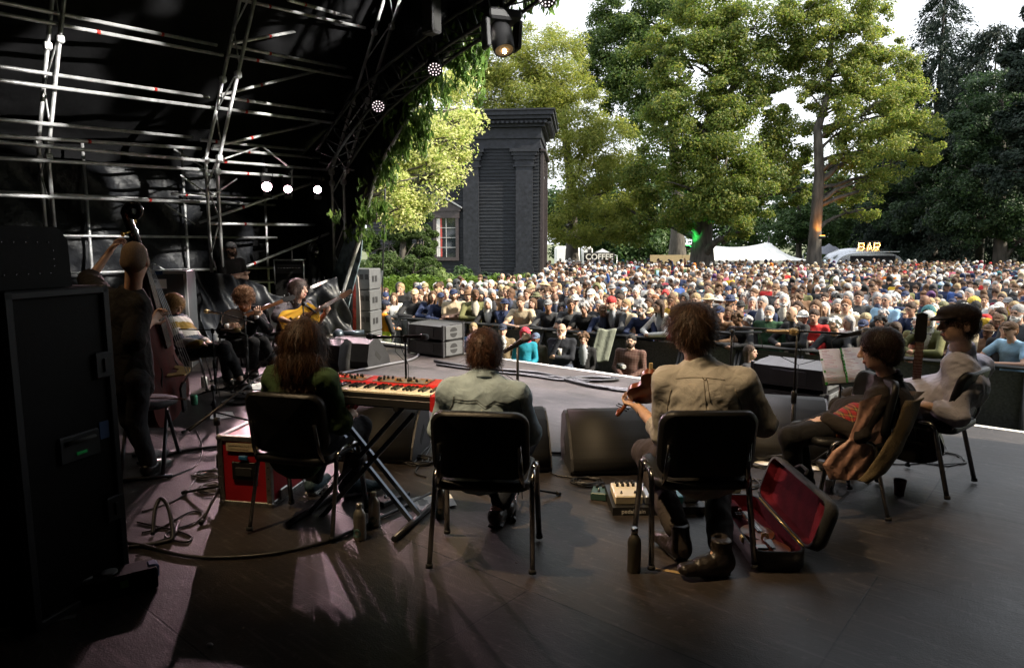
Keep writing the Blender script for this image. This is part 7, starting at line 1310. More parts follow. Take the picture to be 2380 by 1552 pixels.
for sx in (-.25, .25): mb.tube([(sx, -.21, .9), (sx, -.21, 1.34), (sx, .2, 1.34)], .014)
mb.tube([(-.25, -.21, 1.34), (.25, -.21, 1.34)], .014); mb.build('frame', STEEL, ar); MB().box((0, -.204, 1.18), (.44, .012, .16)).build('panel', EDGE, ar); mb = MB(); [mb.lathe((-.18+k*.05, -.21, 1.2), [(.014, 0), (.012, .02), (0, .021)], (0, -1, 0), 8) for k in range(8)]; mb.build('knob', CHROME, ar)
q = P(757, 778, 9.6); mb = MB(); mb.grid(20, 10, lambda a, b: Vector((q.x+.17*math.cos(a*2*PI)*math.sin(PI*b)**.7*(1+.1*math.sin(a*40)), q.y+.13*math.sin(a*2*PI)*math.sin(PI*b)**.7, .01+.28*b+.02*math.sin(a*30)))); tag(mb.build('plastic_bag', M('white_bag', (.72, .72, .72), .5, bump=.6, bscale=20), None, fix=False), 'crumpled white plastic bag on the floor right of the singer', 'bag')
tag(MB().tube([P(793, 775, 9.4), P(846, 772, 9.5)], .035, 10).ball(P(787, 778, 9.4), .085, n=12).build('trumpet_mute', M('dark_blue_metal', (.03, .04, .05), .3, .6)), 'dark horn shaped lamp lying on the floor by the arch foot', 'lamp')
# ================================================================ the musicians
from mathutils.bvhtree import BVHTree
SKM = M('skin', (.50, .31, .22), .48, var=.10, scale=30, bump=.12, bscale=160); SKM_EYE = M('eye', (.05, .035, .03), .2); SKM_LIP = M('lip', (.38, .16, .13), .45)
def hairmat(key, c, tip=None):
    if key in MATS: return MATS[key]
    c = np.array(c); cols = [tuple(c*.55), tuple(c), tuple(np.clip(c*1.5, 0, 1)), tuple(np.array(tip) if tip else c*.8)]
    m = bpy.data.materials.new(key); m.use_nodes = True; n = m.node_tree.nodes; l = m.node_tree.links; b = n['Principled BSDF']; b.inputs['Roughness'].default_value = .5; b.inputs['Specular IOR Level'].default_value = .22
    g = n.new('ShaderNodeNewGeometry'); cr = n.new('ShaderNodeValToRGB'); e = cr.color_ramp.elements
    while len(e) < 4: e.new(.5)
    for i, q in enumerate(cols): e[i].position = i/3; e[i].color = (*q, 1)
    l.new(g.outputs['Random Per Island'], cr.inputs[0]); l.new(cr.outputs[0], b.inputs['Base Color']); MATS[key] = m; return m
def under(mat): c = mat.node_tree.nodes['Color Ramp'].color_ramp.elements[0].color; return M('under_'+mat.name, tuple(np.array(c[:3])*.8), .6, spec=.15, bump=.3, bscale=120)
def strands(name, parent, v, f, n, c, down, L, w, mat, wave=0.0, lift=.012, seed=0, upd=None, frizz=.25):
    """hair locks as thin ribbons lying along a scalp mesh"""
    rg = np.random.default_rng(seed); nm = vnormals(v, f); k = rg.integers(0, len(v), n); p = v[k].copy(); nn = nm[k]; d = np.tile(nrm(down), (n, 1)) if upd is None else upd(p, nn); d = d+rg.normal(0, frizz, (n, 3)); ln = L*rg.uniform(.5, 1.2, n); seg = 5
    rows = []; cur = p+nn*.002
    for s_ in range(seg+1):
        t = d-nn*(d*nn).sum(1)[:, None]*max(0, 1-s_*.5/seg*1.2); t /= np.maximum(np.linalg.norm(t, axis=1), 1e-6)[:, None]; sd = np.cross(t, nn); sd /= np.maximum(np.linalg.norm(sd, axis=1), 1e-6)[:, None]
        ww = w*(1-.75*s_/seg)*.5; off = nn*lift*math.sin(PI*min(1, s_/seg*.9+.1))+sd*(wave*np.sin(rg.uniform(0, 6, n)+s_*1.4))[:, None]
        rows.append(np.stack([cur+off-sd*ww, cur+off+sd*ww], 1)); cur = cur+t*(ln/seg)[:, None]
    V_ = np.stack(rows, 1).reshape(-1, 3); base = np.arange(n)[:, None]*(2*(seg+1)); F_ = np.concatenate([np.stack([base[:, 0]+2*s_, base[:, 0]+2*s_+1, base[:, 0]+2*s_+3, base[:, 0]+2*s_+2], 1) for s_ in range(seg)])
    return npmesh(name, V_, F_, mat, smooth=True, parent=parent)
def sdv(J): return nrm(J['shR']-J['shL'])
def hero(lb, J, hf, hu=(0, 0, 1), fwd=(0, 1), top=None, sleeve=1.95, trousers=None, leg_to=1.0, shoes=None, hands=None, hk=1.0, bulk=1.0, hair=None, seed=1, top_name='shirt', collar=False, fold=.010, stripe=None, top_mats=None, shoe_fn=None, hem=.04, ears=True, loose=.016, shoe_off=(0, 0)):
    J = {k: Vector(v) for k, v in J.items()}; f2 = Vector((fwd[0], fwd[1], 0)).normalized(); rt = Vector((f2.y, -f2.x, 0)); pel = J['pel']
    for q, s_ in (('L', -1), ('R', 1)):
        J.setdefault('hip'+q, pel+rt*(.095*s_)+f2*.03-Vector((0, 0, .035)))
        if 'an'+q in J: J.setdefault('to'+q, J['an'+q]+f2*.15-Vector((0, 0, .055)))
    o = Vector((pel.x, pel.y, 0)); e = empty('person', o, 0, lb, 'person', None); JJ = {k: A(v-o) for k, v in J.items()}
    # one continuous body
    s = Sdf(); add_limbs(s, JJ, dict(top=0, leg=0), -.004, sleeve=2.0, bulk=bulk, legs='knL' in JJ)
    c = JJ['head']; r_, f_, u_ = headaxes(hf, hu); s.cap(JJ['neck']-u_*.02, c-f_*.012-u_*.06, .058*bulk, .054, .025, 0); add_head(s, c, hf, hu, hk, 0, 1, 2, ears=ears)
    for q in 'LR':
        if hands and q in hands: d, pn, side, cu = hands[q]; add_hand(s, JJ['wr'+q], d, pn, side, cu)
        if 'an'+q in JJ:
            dd_ = JJ['to'+q]-JJ['an'+q]; hl = max(np.hypot(dd_[0], dd_[1]), 1e-6); s.cap(JJ['an'+q], JJ['an'+q]+A((dd_[0]/hl*.095, dd_[1]/hl*.095, -max(.0, JJ['an'+q][2]-.045)*.8)), .034, .022, .02, 0)
    v, f, m = s.mesh(.0075); npmesh('body', v, f, [SKM, SKM_EYE, SKM_LIP], m, True, e)
    # clothes
    if top:
        s = Sdf(); add_limbs(s, JJ, dict(top=0, leg=0), loose, sleeve=sleeve, bulk=bulk, legs=False); ax = nrm(JJ['chest']-JJ['pel']); s.econe(JJ['pel']-ax*hem, JJ['pel']+ax*.10, A(rt), (.178*bulk, .135*bulk), (.170*bulk, .128*bulk), .03, 0)
        if collar: s.ell(JJ['neck']+u_*.012-f_*.006, (.076, .076, .034), np.stack([r_, f_, u_], 1), .018, 0)
        s.cap(JJ['neck']+u_*.035-f_*.008, c-u_*.05, .062, .062, .012, 0, True)
        v, f, m = s.mesh(.0095); v = folds(relax(v, f, 1), f, fold*.55, 9, seed, ax, .35); v = folds(v, f, fold*.35, 24, seed+4, nrm(ax+.8*sdv(JJ)), .22); mi = None
        if stripe is not None: mi = stripe(v[f].mean(1), JJ)
        to_ = npmesh(top_name, v, f, top_mats or [top], mi, True, e)
    else: to_ = None
    if collar and top:
        nb = JJ['neck']; cm = top; 
        def cf(a, b):
            t = (a-.5)*2*2.75; rad = .066+.012*(1-b)+(.004 if b > .8 else 0)+.016*max(0, .35-b); back = math.cos(t); p = nb-r_*math.sin(t)*rad*1.03-f_*math.cos(t)*rad*.98; return Vector(p+u_*(-.018+.062*min(b, .62)/.62*(.78+.22*back)-.012*max(0, b-.62)/.38-.012*(1-back)))
        cl_ = MB().grid(44, 8, cf).build('collar', cm, e, fix=False); cl_.modifiers.new('t', 'SOLIDIFY').thickness = .005
    if trousers:
        s = Sdf(); add_limbs(s, JJ, dict(top=0, leg=0), .014, bulk=bulk, arms=False, leg_to=leg_to); v, f, m = s.mesh(.011); v = folds(relax(v, f, 1), f, .007, 10, seed+9, (0, 0, 1), .6); npmesh('trousers', v, f, trousers, smooth=True, parent=e)
    if shoes:
        for q in 'LR':
            an, to = JJ['an'+q], JJ['to'+q]; d = nrm(to-an); dh = nrm(A((d[0], d[1], 0))); s = Sdf(); heel = A((an[0], an[1], max(an[2]-.045, .0)))-dh*.03; z0 = min(an[2]-.06, to[2]-.02); z0 = max(z0, .004)
            tp = heel+dh*.225; s.cap(heel+A((0, 0, .012)), heel+dh*.10+A((0, 0, .004)), .040, .041, .02, 0); s.cap(an-A((0, 0, .02)), heel+dh*.13+A((0, 0, .014)), .045, .036, .03, 0); s.econe(heel+dh*.08, tp, np.cross(dh, (0, 0, 1)), (.045, .040), (.041, .029), .03, 0)
            if shoe_fn == 'boot': s.cap(heel+dh*.012+A((0, 0, .01)), an+A((0, 0, .085)), .047, .047, .035, 0); s.cap(an+A((0, 0, .088)), an+A((0, 0, .094)), .050, .050, .004, 0)
            s.econe(heel-A((0, 0, .036))+dh*.0, tp-A((0, 0, .020)), np.cross(dh, (0, 0, 1)), (.047, .012), (.040, .010), .004, 1)
            v, f, m = s.mesh(.0075, [(an+A((0, 0, .088)), (0, 0, 1))] if shoe_fn == 'boot' else None); dz = .002-v[:, 2].min(); v[:, 2] += dz if dz > 0 or shoe_fn == 'boot' else max(dz, -.06); npmesh('shoe', v, f, shoes, m, True, e)
    if hair: hair(e, c, hf, hu, hk, seed)
    bpy.context.view_layer.update(); return e, to_, JJ, o
def scalp(c, hf, hu, k, parts, res=.009):
    r_, f_, u_ = headaxes(hf, hu); Q = np.stack([r_, f_, u_], 1); s = Sdf()
    def at(x, y, z): return c+(r_*x+f_*y+u_*z)*k
    parts(s, at, Q, k); v, f, m = s.mesh(res); return v, f, r_, f_, u_, at
def short_hair(mat, n=1500, L=.055, puff=0.0, fringe=True, nape=-.075, messy=.5):
    def fn(e, c, hf, hu, k, seed):
        def parts(s, at, Q, k):
            s.ell(at(0, -.014, .038), ((.083+puff)*k, (.102+puff)*k, (.092+puff)*k), Q, .01); s.ell(at(0, -.045, -.015), ((.080+puff*.6)*k, (.068+puff*.6)*k, .075*k), Q, .02); s.ell(at(0, .095, -.045), (.068*k, .078*k, .092*k), Q, .015, 0, True); s.cap(at(-.12, .02, nape), at(.12, .02, nape), .045*k, .045*k, .01, 0, True); s.cap(at(-.12, -.08, nape-.045), at(.12, -.08, nape-.045), .035*k, .035*k, .01, 0, True)
        v, f, r_, f_, u_, at = scalp(c, hf, hu, k, parts); npmesh('hair', relax(v, f, 1), f, under(mat), smooth=True, parent=e); ctr = at(0, .0, .10)
        def upd(p, nn): q = p-at(0, -.03, .12); q = q-u_*.04; return q/np.maximum(np.linalg.norm(q, axis=1), 1e-6)[:, None]*.9-u_*.35+nn*messy
        strands('hair_lock', e, v, f, int(n*2.4), c, -u_, L, .0028, mat, .004, .010, seed, upd, .5)
    return fn
def long_hair(mat, n=1500, drop=.24, L=.20, width=.085):
    def fn(e, c, hf, hu, k, seed):
        def parts(s, at, Q, k):
            s.ell(at(0, -.012, .036), (.089*k, .106*k, .094*k), Q, .01); s.econe(at(0, -.055, .02), at(0, -.085, -.10), r0_(Q), (.084*k, .055*k), (width*k, .050*k), .03); s.econe(at(0, -.085, -.10), at(0, -.095, -.10-drop), r0_(Q), (width*k, .046*k), (width*.62*k, .022*k), .03)
            for sx in (-1, 1): s.cap(at(sx*.074, .0, .02), at(sx*.086, -.015, -.15), .030*k, .024*k, .03)
            s.ell(at(0, .095, -.035), (.064*k, .080*k, .098*k), Q, .015, 0, True)
        v, f, r_, f_, u_, at = scalp(c, hf, hu, k, parts); v = folds(v, f, .006, 26, seed, u_, .18); npmesh('hair', v, f, under(mat), smooth=True, parent=e)
        strands('hair_lock', e, v, f, int(n*2.4), c, -u_*1.0, L, .0032, mat, .010, .012, seed, None, .30)
    return fn
def r0_(Q): return Q[:, 0]
def curly_hair(mat, n=900, R_=.035):
    def fn(e, c, hf, hu, k, seed):
        rg = np.random.default_rng(seed)
        def parts(s, at, Q, k):
            s.ell(at(0, -.012, .045), (.090*k, .105*k, .090*k), Q, .01)
            for _ in range(60):
                d = nrm(rg.normal(size=3)+A((0, -.3, .75))); s.ell(at(d[0]*.098, -.01+d[1]*.108, .042+d[2]*.10), (.026*k,)*3, Q, .008)
            s.ell(at(0, .105, -.04), (.066*k, .075*k, .090*k), Q, .012, 0, True)
        v, f, r_, f_, u_, at = scalp(c, hf, hu, k, parts); npmesh('hair', v, f, under(mat), smooth=True, parent=e)
        strands('hair_lock', e, v, f, n*2, c, -u_, .05, .003, mat, .012, .022, seed, lambda p, nn: nn*.5+rg.normal(0, 1, p.shape), .3)
    return fn
def cloth(key, c, **k): k.setdefault('bump', .55); k.setdefault('bscale', 10); return M(key, c, .85, var=.22, scale=6, dist=1.2, spec=.2, **k)
HB = hairmat('hair_dark_brown', (.055, .028, .014)); HBR = hairmat('hair_brown', (.034, .017, .009), (.080, .034, .013)); HBL = hairmat('hair_blond', (.34, .19, .075)); HCU = hairmat('hair_curly', (.20, .10, .05)); HBK = hairmat('hair_black', (.020, .012, .010), (.04, .02, .012))
TRB = cloth('black_trousers', (.010, .010, .011)); SHB = [M('black_shoe', (.014, .013, .013), .3, bump=.15, bscale=60), M('shoe_sole', (.02, .02, .02), .7)]
def gz(p, h): return Vector((p.x, p.y, h))
# -- woman with long hair in the green shirt
W1, w1t, J_, o_ = hero('person seen from behind with long brown hair and green shirt, seated by the keyboard', dict(pel=P(688, 1015, 3.80), chest=P(692, 935, 3.76), neck=P(700, 858, 3.72), head=P(707, 795, 3.74), shL=P(640, 878, 3.84), shR=P(757, 884, 3.64), elL=P(618, 965, 3.95), wrL=P(745, 948, 4.08), elR=P(792, 985, 3.66), wrR=P(803, 972, 3.86), knL=P(770, 985, 4.28), knR=P(838, 990, 4.12), anL=gz(G(728, 1148), .09), anR=gz(G(812, 1152), .09), toL=gz(G(752, 1128), .03), toR=gz(G(845, 1148), .03)),
    (.06, .99, -.10), (0, .05, 1), (.35, .94), cloth('green_shirt', (.030, .055, .020)), 1.98, TRB, .92, [M('teal_trainer', (.02, .05, .065), .7, bump=.3, bscale=150), M('white_sole', (.62, .62, .6), .6)], {'R': ((.25, .75, .25), (-.7, .1, -.6), 1, .5), 'L': ((.8, .5, .1), (0, .2, -1), 1, .4)}, .98, .90, long_hair(HBR, 1900, .085, .14, .10), 3, collar=False, fold=.013, hem=.13)
# -- man in the denim shirt
W2, w2t, J2, o2 = hero('person seen from behind in a faded denim shirt with reddish brown hair', dict(pel=P(1118, 1040, 3.40), chest=P(1120, 955, 3.46), neck=P(1124, 876, 3.53), head=P(1127, 822, 3.60), shL=P(1050, 912, 3.50), shR=P(1200, 920, 3.47), elL=P(1022, 1000, 3.60), wrL=P(1080, 985, 3.88), elR=P(1232, 1008, 3.56), wrR=P(1170, 990, 3.86), knL=Vector((-.30, 3.92, .47)), knR=Vector((.10, 3.95, .47)), anL=Vector((-.03, 3.86, .10)), anR=Vector((-.09, 3.74, .095)), toL=Vector((-.02, 4.02, .03)), toR=Vector((-.06, 3.90, .03))),
    (.04, .93, -.36), (0, .36, .93), (.12, .99), cloth('denim', (.24, .31, .36)), 1.98, cloth('navy_jeans', (.016, .02, .03)), .86, SHB, {'R': ((-.3, .8, 0), (0, 0, -1), -1, .5), 'L': ((.3, .8, 0), (0, 0, -1), 1, .5)}, .96, 1.0, short_hair(hairmat('hair_red_brown', (.036, .015, .008), (.075, .028, .011)), 1900, .075, .004, nape=-.085), 5, collar=True, fold=.013, hem=.10)
# -- fiddle player
W3, w3t, J3, o3 = hero('person seen from behind in a beige shirt with tousled dark hair, playing the fiddle', dict(pel=P(1640, 1045, 3.40), chest=P(1642, 940, 3.42), neck=P(1622, 846, 3.47), head=P(1604, 765, 3.52), shL=P(1552, 888, 3.48), shR=P(1722, 890, 3.40), elL=P(1545, 1010, 3.56), wrL=P(1482, 945, 3.84), elR=P(1775, 985, 3.44), wrR=P(1690, 945, 3.80), knL=P(1500, 1052, 3.86), knR=Vector((1.18, 3.85, .47)), anL=Vector((.86, 3.34, .13)), anR=Vector((1.02, 3.17, .115)), toL=Vector((.80, 3.50, .035)), toR=Vector((.82, 3.12, .035))),
    (-.62, .76, -.14), (-.10, .06, 1), (-.05, 1), cloth('beige_shirt', (.34, .325, .30)), 1.32, cloth('grey_brown_trousers', (.040, .033, .030)), .92, [M('dark_boot', (.016, .012, .010), .38, var=.6, scale=14, bump=.4, bscale=30), M('shoe_sole', (.02, .02, .02), .7)], {'L': ((-.45, .75, .05), (.2, .1, .95), 1, .8), 'R': ((-.5, .7, .1), (0, .2, -1), -1, .7)}, 1.0, 1.12, short_hair(hairmat('hair_tousled', (.034, .017, .009), (.085, .038, .014)), 2400, .085, .012, messy=.9), 8, collar=True, fold=.013, hem=.10, shoe_fn='boot')
MB().tube([J3['wrL']+(J3['elL']-J3['wrL'])*.22+A((.029*math.cos(a), .029*math.sin(a)*.6, .029*math.sin(a)*.8)) for a in np.linspace(0, 2*PI, 17)], .0055, 6, caps=False).build('wristband', RUBBER, W3)
# -- woman with short dark hair, jacket on her chair
W4, w4t, J4, o4 = hero('person with short dark hair in black reading music, seated beside the draped brown jacket', dict(pel=Vector((2.14, 4.08, .56)), chest=P(2078, 965, 4.08), neck=P(2062, 878, 4.05), head=P(2045, 812, 4.02), shL=P(2040, 925, 3.94), shR=P(2100, 915, 4.22), elL=P(1998, 1010, 3.84), wrL=P(1922, 975, 3.98), elR=P(2050, 985, 4.35), wrR=P(1935, 968, 4.12), knL=P(1838, 1012, 3.98), knR=P(1850, 1005, 4.20), anL=gz(G(1848, 1168), .10), anR=gz(G(1868, 1140), .10)),
    (-.90, .42, -.16), (-.05, 0, 1), (-.95, .3), cloth('black_jumper', (.020, .016, .014)), 1.96, TRB, .98, SHB, {'L': ((-.92, .15, -.22), (0, .1, -1), -1, .35), 'R': ((-.9, -.1, -.2), (0, .1, -1), 1, .4)}, .98, .90, short_hair(HBK, 2200, .050, .003, nape=-.078, messy=.15), 11, 'jumper', collar=True, hem=.06)
# plaid shirt tails over her lap
PL = bpy.data.materials.new('red_tartan'); PL.use_nodes = True; n = PL.node_tree.nodes; l = PL.node_tree.links; b = n['Principled BSDF']; b.inputs['Roughness'].default_value = .85; tcn = n.new('ShaderNodeTexCoord'); acc = None
cols_ = ((1, (.16, .008, .008, 1), (.012, .012, .010, 1)),)
def plaid(key, base, dark, line, sc):
    m = bpy.data.materials.new(key); m.use_nodes = True; n = m.node_tree.nodes; l = m.node_tree.links; b = n['Principled BSDF']; b.inputs['Roughness'].default_value = .85; t = n.new('ShaderNodeTexCoord'); prev = None
    for k, d in enumerate(('X', 'Z')):
        w = n.new('ShaderNodeTexWave'); w.bands_direction = d; w.inputs['Scale'].default_value = sc; l.new(t.outputs['Object'], w.inputs[0]); c = n.new('ShaderNodeValToRGB'); c.color_ramp.interpolation = 'CONSTANT'; e = c.color_ramp.elements; e[0].color = (*base, 1); e[1].position = .5; e[1].color = (*dark, 1); q = e.new(.90); q.color = (*line, 1); l.new(w.outputs[0], c.inputs[0])
        if prev is None: prev = c
        else: mx = n.new('ShaderNodeMix'); mx.data_type = 'RGBA'; mx.inputs[0].default_value = .5; l.new(prev.outputs[0], mx.inputs[6]); l.new(c.outputs[0], mx.inputs[7]); l.new(mx.outputs[2], b.inputs['Base Color'])
    return m
bpy.data.materials.remove(PL); PLD = plaid('red_tartan', (.24, .010, .010), (.012, .014, .012), (.20, .13, .03), 9)
s = Sdf(); s.econe(J4['hipL']+A((-.02, -.03, .03)), J4['knL']*.30+J4['hipL']*.70+A((0, -.01, .008)), (0, 1, 0), (.125, .112), (.098, .088), .03); v, f, m = s.mesh(.010); v = folds(v, f, .008, 14, 4, (1, 0, 0), .4); npmesh('tartan_skirt', v, f, PLD, smooth=True, parent=W4)
# brown jacket draped over the back of her chair
JL = [(1998, 933), (1990, 975), (1972, 1020), (1935, 1048), (1912, 1080), (1928, 1114)]; JRt = [(2150, 910), (2128, 930), (2112, 985), (2088, 1045), (2048, 1092), (2008, 1116)]
def jpx(a, b):
    t = np.linspace(0, 1, 6); l = [np.interp(b, t, [p[k] for p in JL]) for k in (0, 1)]; r = [np.interp(b, t, [p[k] for p in JRt]) for k in (0, 1)]; return l[0]+(r[0]-l[0])*a, l[1]+(r[1]-l[1])*a-10*math.sin(PI*a)*(b < .02)
def jk(a, b, back=False):
    px, py = jpx(a, b); bul = math.sin(PI*min(max(a, 0), 1))**.6*math.sin(PI*min(1, .12+b*.85))**.6; fo = .012*math.sin(a*11-b*6+math.sin(b*6))+.008*math.sin(a*23+b*9+1.5*math.sin(b*5))+.006*math.sin(b*17-a*12)+.003*math.sin(a*47-b*31)
    fo *= .55; d = 3.80+.26*a*(1-b)+.02; return P(px, py, d+(.07*bul+.015 if back else -.06*bul-fo*min(1, bul*1.6)))
JM = M('brown_nylon', (.30, .165, .125), .40, var=.25, scale=5, sheen=.2, bump=.5, bscale=22, spec=.6)
mb = MB(); mb.grid(60, 70, lambda a, b: jk(a, b)); mb.grid(20, 30, lambda a, b: jk(a, b, True)); oj = tag(mb.build('draped_jacket', JM, None, fix=False), 'brown nylon jacket draped over the chair back, right of the violin case', 'jacket')
lin = MB().grid(8, 40, lambda a, b: jk(.70+.30*a+.02*math.sin(b*9), .10+.88*b)+Vector((0, -.03-.02*math.sin(PI*a), 0))).build('lining', M('olive_lining', (.085, .062, .03), .9, bump=.4, bscale=90), oj, fix=False); lin.modifiers.new('t', 'SOLIDIFY').thickness = .01
q = jk(.95, .97); MB().box(q+Vector((.0, -.045, .01)), (.03, .004, .055), Matrix.Rotation(.5, 3, 'Y')).build('care_label', PAPER, oj)
# -- man in the flat cap
W5, w5t, J5, o5 = hero('person in a pale lilac shirt and dark flat cap holding an upright guitar', dict(pel=Vector((2.76, 4.48, .57)), chest=P(2236, 915, 4.42), neck=P(2234, 812, 4.40), head=P(2228, 752, 4.33), shL=P(2226, 850, 4.27), shR=P(2276, 852, 4.62), elL=P(2226, 965, 4.16), wrL=P(2152, 942, 4.24), elR=P(2230, 955, 4.75), wrR=P(2150, 905, 4.62), knL=Vector((2.28, 4.62, .48)), knR=Vector((2.50, 4.92, .48)), anL=Vector((2.34, 4.60, .10)), anR=Vector((2.52, 4.90, .10))),
    (-.96, .10, -.03), (.04, 0, 1), (-.62, .78), cloth('lilac_shirt', (.48, .47, .55)), 1.55, cloth('brown_trousers', (.035, .028, .022)), .97, SHB, {'L': ((-.80, .40, .15), (0, .3, -1), -1, .6), 'R': ((-.85, -.1, .2), (0, -.3, -1), 1, .6)}, 1.02, 1.16, short_hair(HBK, 900, .045, .0, nape=-.085), 14, collar=True, fold=.012, hem=.08)
r_, f_, u_ = headaxes((-.96, .10, -.03), (.04, 0, 1)); Q = np.stack([r_, f_, u_], 1); c = J5['head']; s = Sdf()
def at5(x, y, z): return c+r_*x+f_*y+u_*z
s.ell(at5(0, -.014, .056), (.092, .112, .070), Q, .01); s.ell(at5(0, .0, -.055), (.14, .16, .080), Q, .006, 0, True); s.econe(at5(0, .07, .045), at5(0, .155, .030), r_, (.075, .012), (.050, .008), .012); s.ell(at5(0, .03, .072), (.080, .095, .040), Q, .03)
v, f, m = s.mesh(.008); npmesh('flat_cap', folds(v, f, .004, 20, 2), f, cloth('dark_cap', (.022, .016, .015)), smooth=True, parent=W5)
# -- double bass player
W6, w6t, J6, o6 = hero('person with shaven head and dark T-shirt standing at the double bass', dict(pel=P(300, 858, 4.62), chest=P(290, 752, 4.62), neck=P(308, 672, 4.60), head=P(314, 605, 4.57), shL=P(236, 688, 4.68), shR=P(322, 712, 4.54), elL=P(208, 650, 4.86), wrL=P(255, 585, 4.98), elR=P(314, 790, 4.46), wrR=P(352, 748, 4.86), knL=P(302, 975, 4.72), knR=P(318, 975, 4.58), anL=Vector((-2.66, 4.82, .10)), anR=Vector((-2.52, 4.58, .10)), hipL=P(285, 875, 4.70), hipR=P(318, 880, 4.56)),
    (-.26, .95, -.10), (.02, .06, 1), (.1, 1), cloth('dark_tee', (.015, .013, .012)), 1.05, cloth('charcoal_trousers', (.022, .022, .024)), .97, SHB, {'L': ((.45, .30, .80), (.75, .1, -.45), -1, .9), 'R': ((.15, .7, .5), (.9, -.2, 0), 1, .7)}, 1.0, .90, None, 17, 'tee_shirt', fold=.011, loose=.020, hem=.12)
strv = Sdf(); r_, f_, u_ = headaxes((-.26, .95, -.10), (.02, .06, 1)); Q = np.stack([r_, f_, u_], 1); c = J6['head']
def at6(x, y, z): return c+r_*x+f_*y+u_*z
strv.ell(at6(0, -.014, .031), (.0805, .0985, .0935), Q, .006); strv.ell(at6(0, -.05, -.02), (.076, .060, .07), Q, .02); strv.ell(at6(0, .09, -.03), (.08, .078, .09), Q, .01, 0, True); strv.cap(at6(-.12, .0, -.075), at6(.12, .0, -.075), .05, .05, .01, 0, True); v, f, m = strv.mesh(.008); npmesh('hair', v, f, M('cropped_hair', (.13, .08, .045), .7, var=.25, scale=120, bump=.4, bscale=500), smooth=True, parent=W6)
# -- woman in the striped jumper
def stripes(p, J):
    t = (p-J['pel'])@nrm(J['chest']-J['pel']); ar = np.minimum(np.linalg.norm(p-J['elR'], axis=1), np.linalg.norm(p-J['elL'], axis=1)); q = np.floor((t+.1)/.085).astype(int) % 4; return np.array([0, 1, 0, 2])[q]
W7, w7t, J7, o7 = hero('person with blond bobbed hair in a striped jumper, seated low with hands on the lap', dict(pel=P(445, 805, 7.50), chest=P(422, 765, 7.56), neck=P(407, 733, 7.58), head=P(404, 709, 7.52), shL=P(428, 748, 7.78), shR=P(396, 752, 7.38), elL=P(455, 788, 7.66), wrL=P(484, 795, 7.40), elR=P(420, 795, 7.20), wrR=P(470, 800, 7.20), knL=P(524, 806, 7.38), knR=P(520, 812, 7.12), anL=P(555, 872, 7.22), anR=P(530, 878, 7.55), toL=P(575, 880, 7.1), toR=P(552, 880, 7.45)),
    (.78, -.36, -.38), (.25, -.05, 1), (.94, -.2), cloth('jumper_white', (.42, .40, .38)), 1.85, TRB, .97, [M('scuffed_boot', (.06, .058, .055), .5), M('shoe_sole', (.02, .02, .02), .7)], {'R': ((.9, -.1, -.2), (0, 0, -1), 1, .5), 'L': ((.6, -.7, -.1), (0, 0, -1), -1, .5)}, .95, .92, long_hair(HBL, 1300, .02, .10, .088), 20, 'jumper', collar=True, stripe=stripes, top_mats=[cloth('jumper_white', (.42, .40, .38)), cloth('jumper_navy', (.03, .04, .06)), cloth('jumper_mustard', (.22, .14, .03))])
# -- banjo player
W8, w8t, J8, o8 = hero('person with curly light brown hair and beard in a black suit, bent over the banjo', dict(pel=P(558, 800, 8.62), chest=P(562, 755, 8.56), neck=P(566, 722, 8.48), head=P(568, 697, 8.38), shL=P(602, 738, 8.54), shR=P(528, 740, 8.50), elL=P(622, 765, 8.40), wrL=P(597, 738, 8.25), elR=P(515, 768, 8.36), wrR=P(528, 758, 8.14), knL=P(612, 795, 8.25), knR=P(588, 797, 8.05), anL=P(640, 850, 8.25), anR=P(588, 862, 8.25), toL=P(652, 858, 8.15), toR=P(592, 872, 8.15)),
    (.10, -.78, -.62), (0, -.30, 1), (.2, -1), cloth('black_suit', (.013, .013, .016)), 1.90, TRB, .95, SHB, {'R': ((.9, -.05, .05), (0, .9, -.2), -1, .4), 'L': ((.1, -.1, .95), (-.3, .9, 0), -1, .7)}, .98, 1.0, curly_hair(HCU, 1100), 23, 'jacket', collar=True)
r_, f_, u_ = headaxes((.10, -.78, -.62), (0, -.30, 1)); Q = np.stack([r_, f_, u_], 1); c = J8['head']; s = Sdf(); at8 = lambda x, y, z: c+r_*x+f_*y+u_*z
s.ell(at8(0, .062, -.085), (.056, .050, .045), Q, .01)
for sx in (-1, 1): s.cap(at8(sx*.064, .02, -.035), at8(sx*.045, .06, -.085), .016, .022, .01)
v, f, m = s.mesh(.008); npmesh('beard', v, f, HCU, smooth=True, parent=W8); s = Sdf(); s.econe(J8['chest']*.45+J8['neck']*.55+A((.02, -.085, .0)), J8['neck']+A((.01, -.05, .01)), (1, 0, 0), (.02, .03), (.05, .03), .01)
for q in 'LR': s.cap(J8['wr'+q], J8['wr'+q]*.8+J8['el'+q]*.2, .036, .040, .01)
v, f, m = s.mesh(.009); npmesh('white_shirt', v, f, cloth('white_shirt', (.66, .66, .68)), smooth=True, parent=W8)
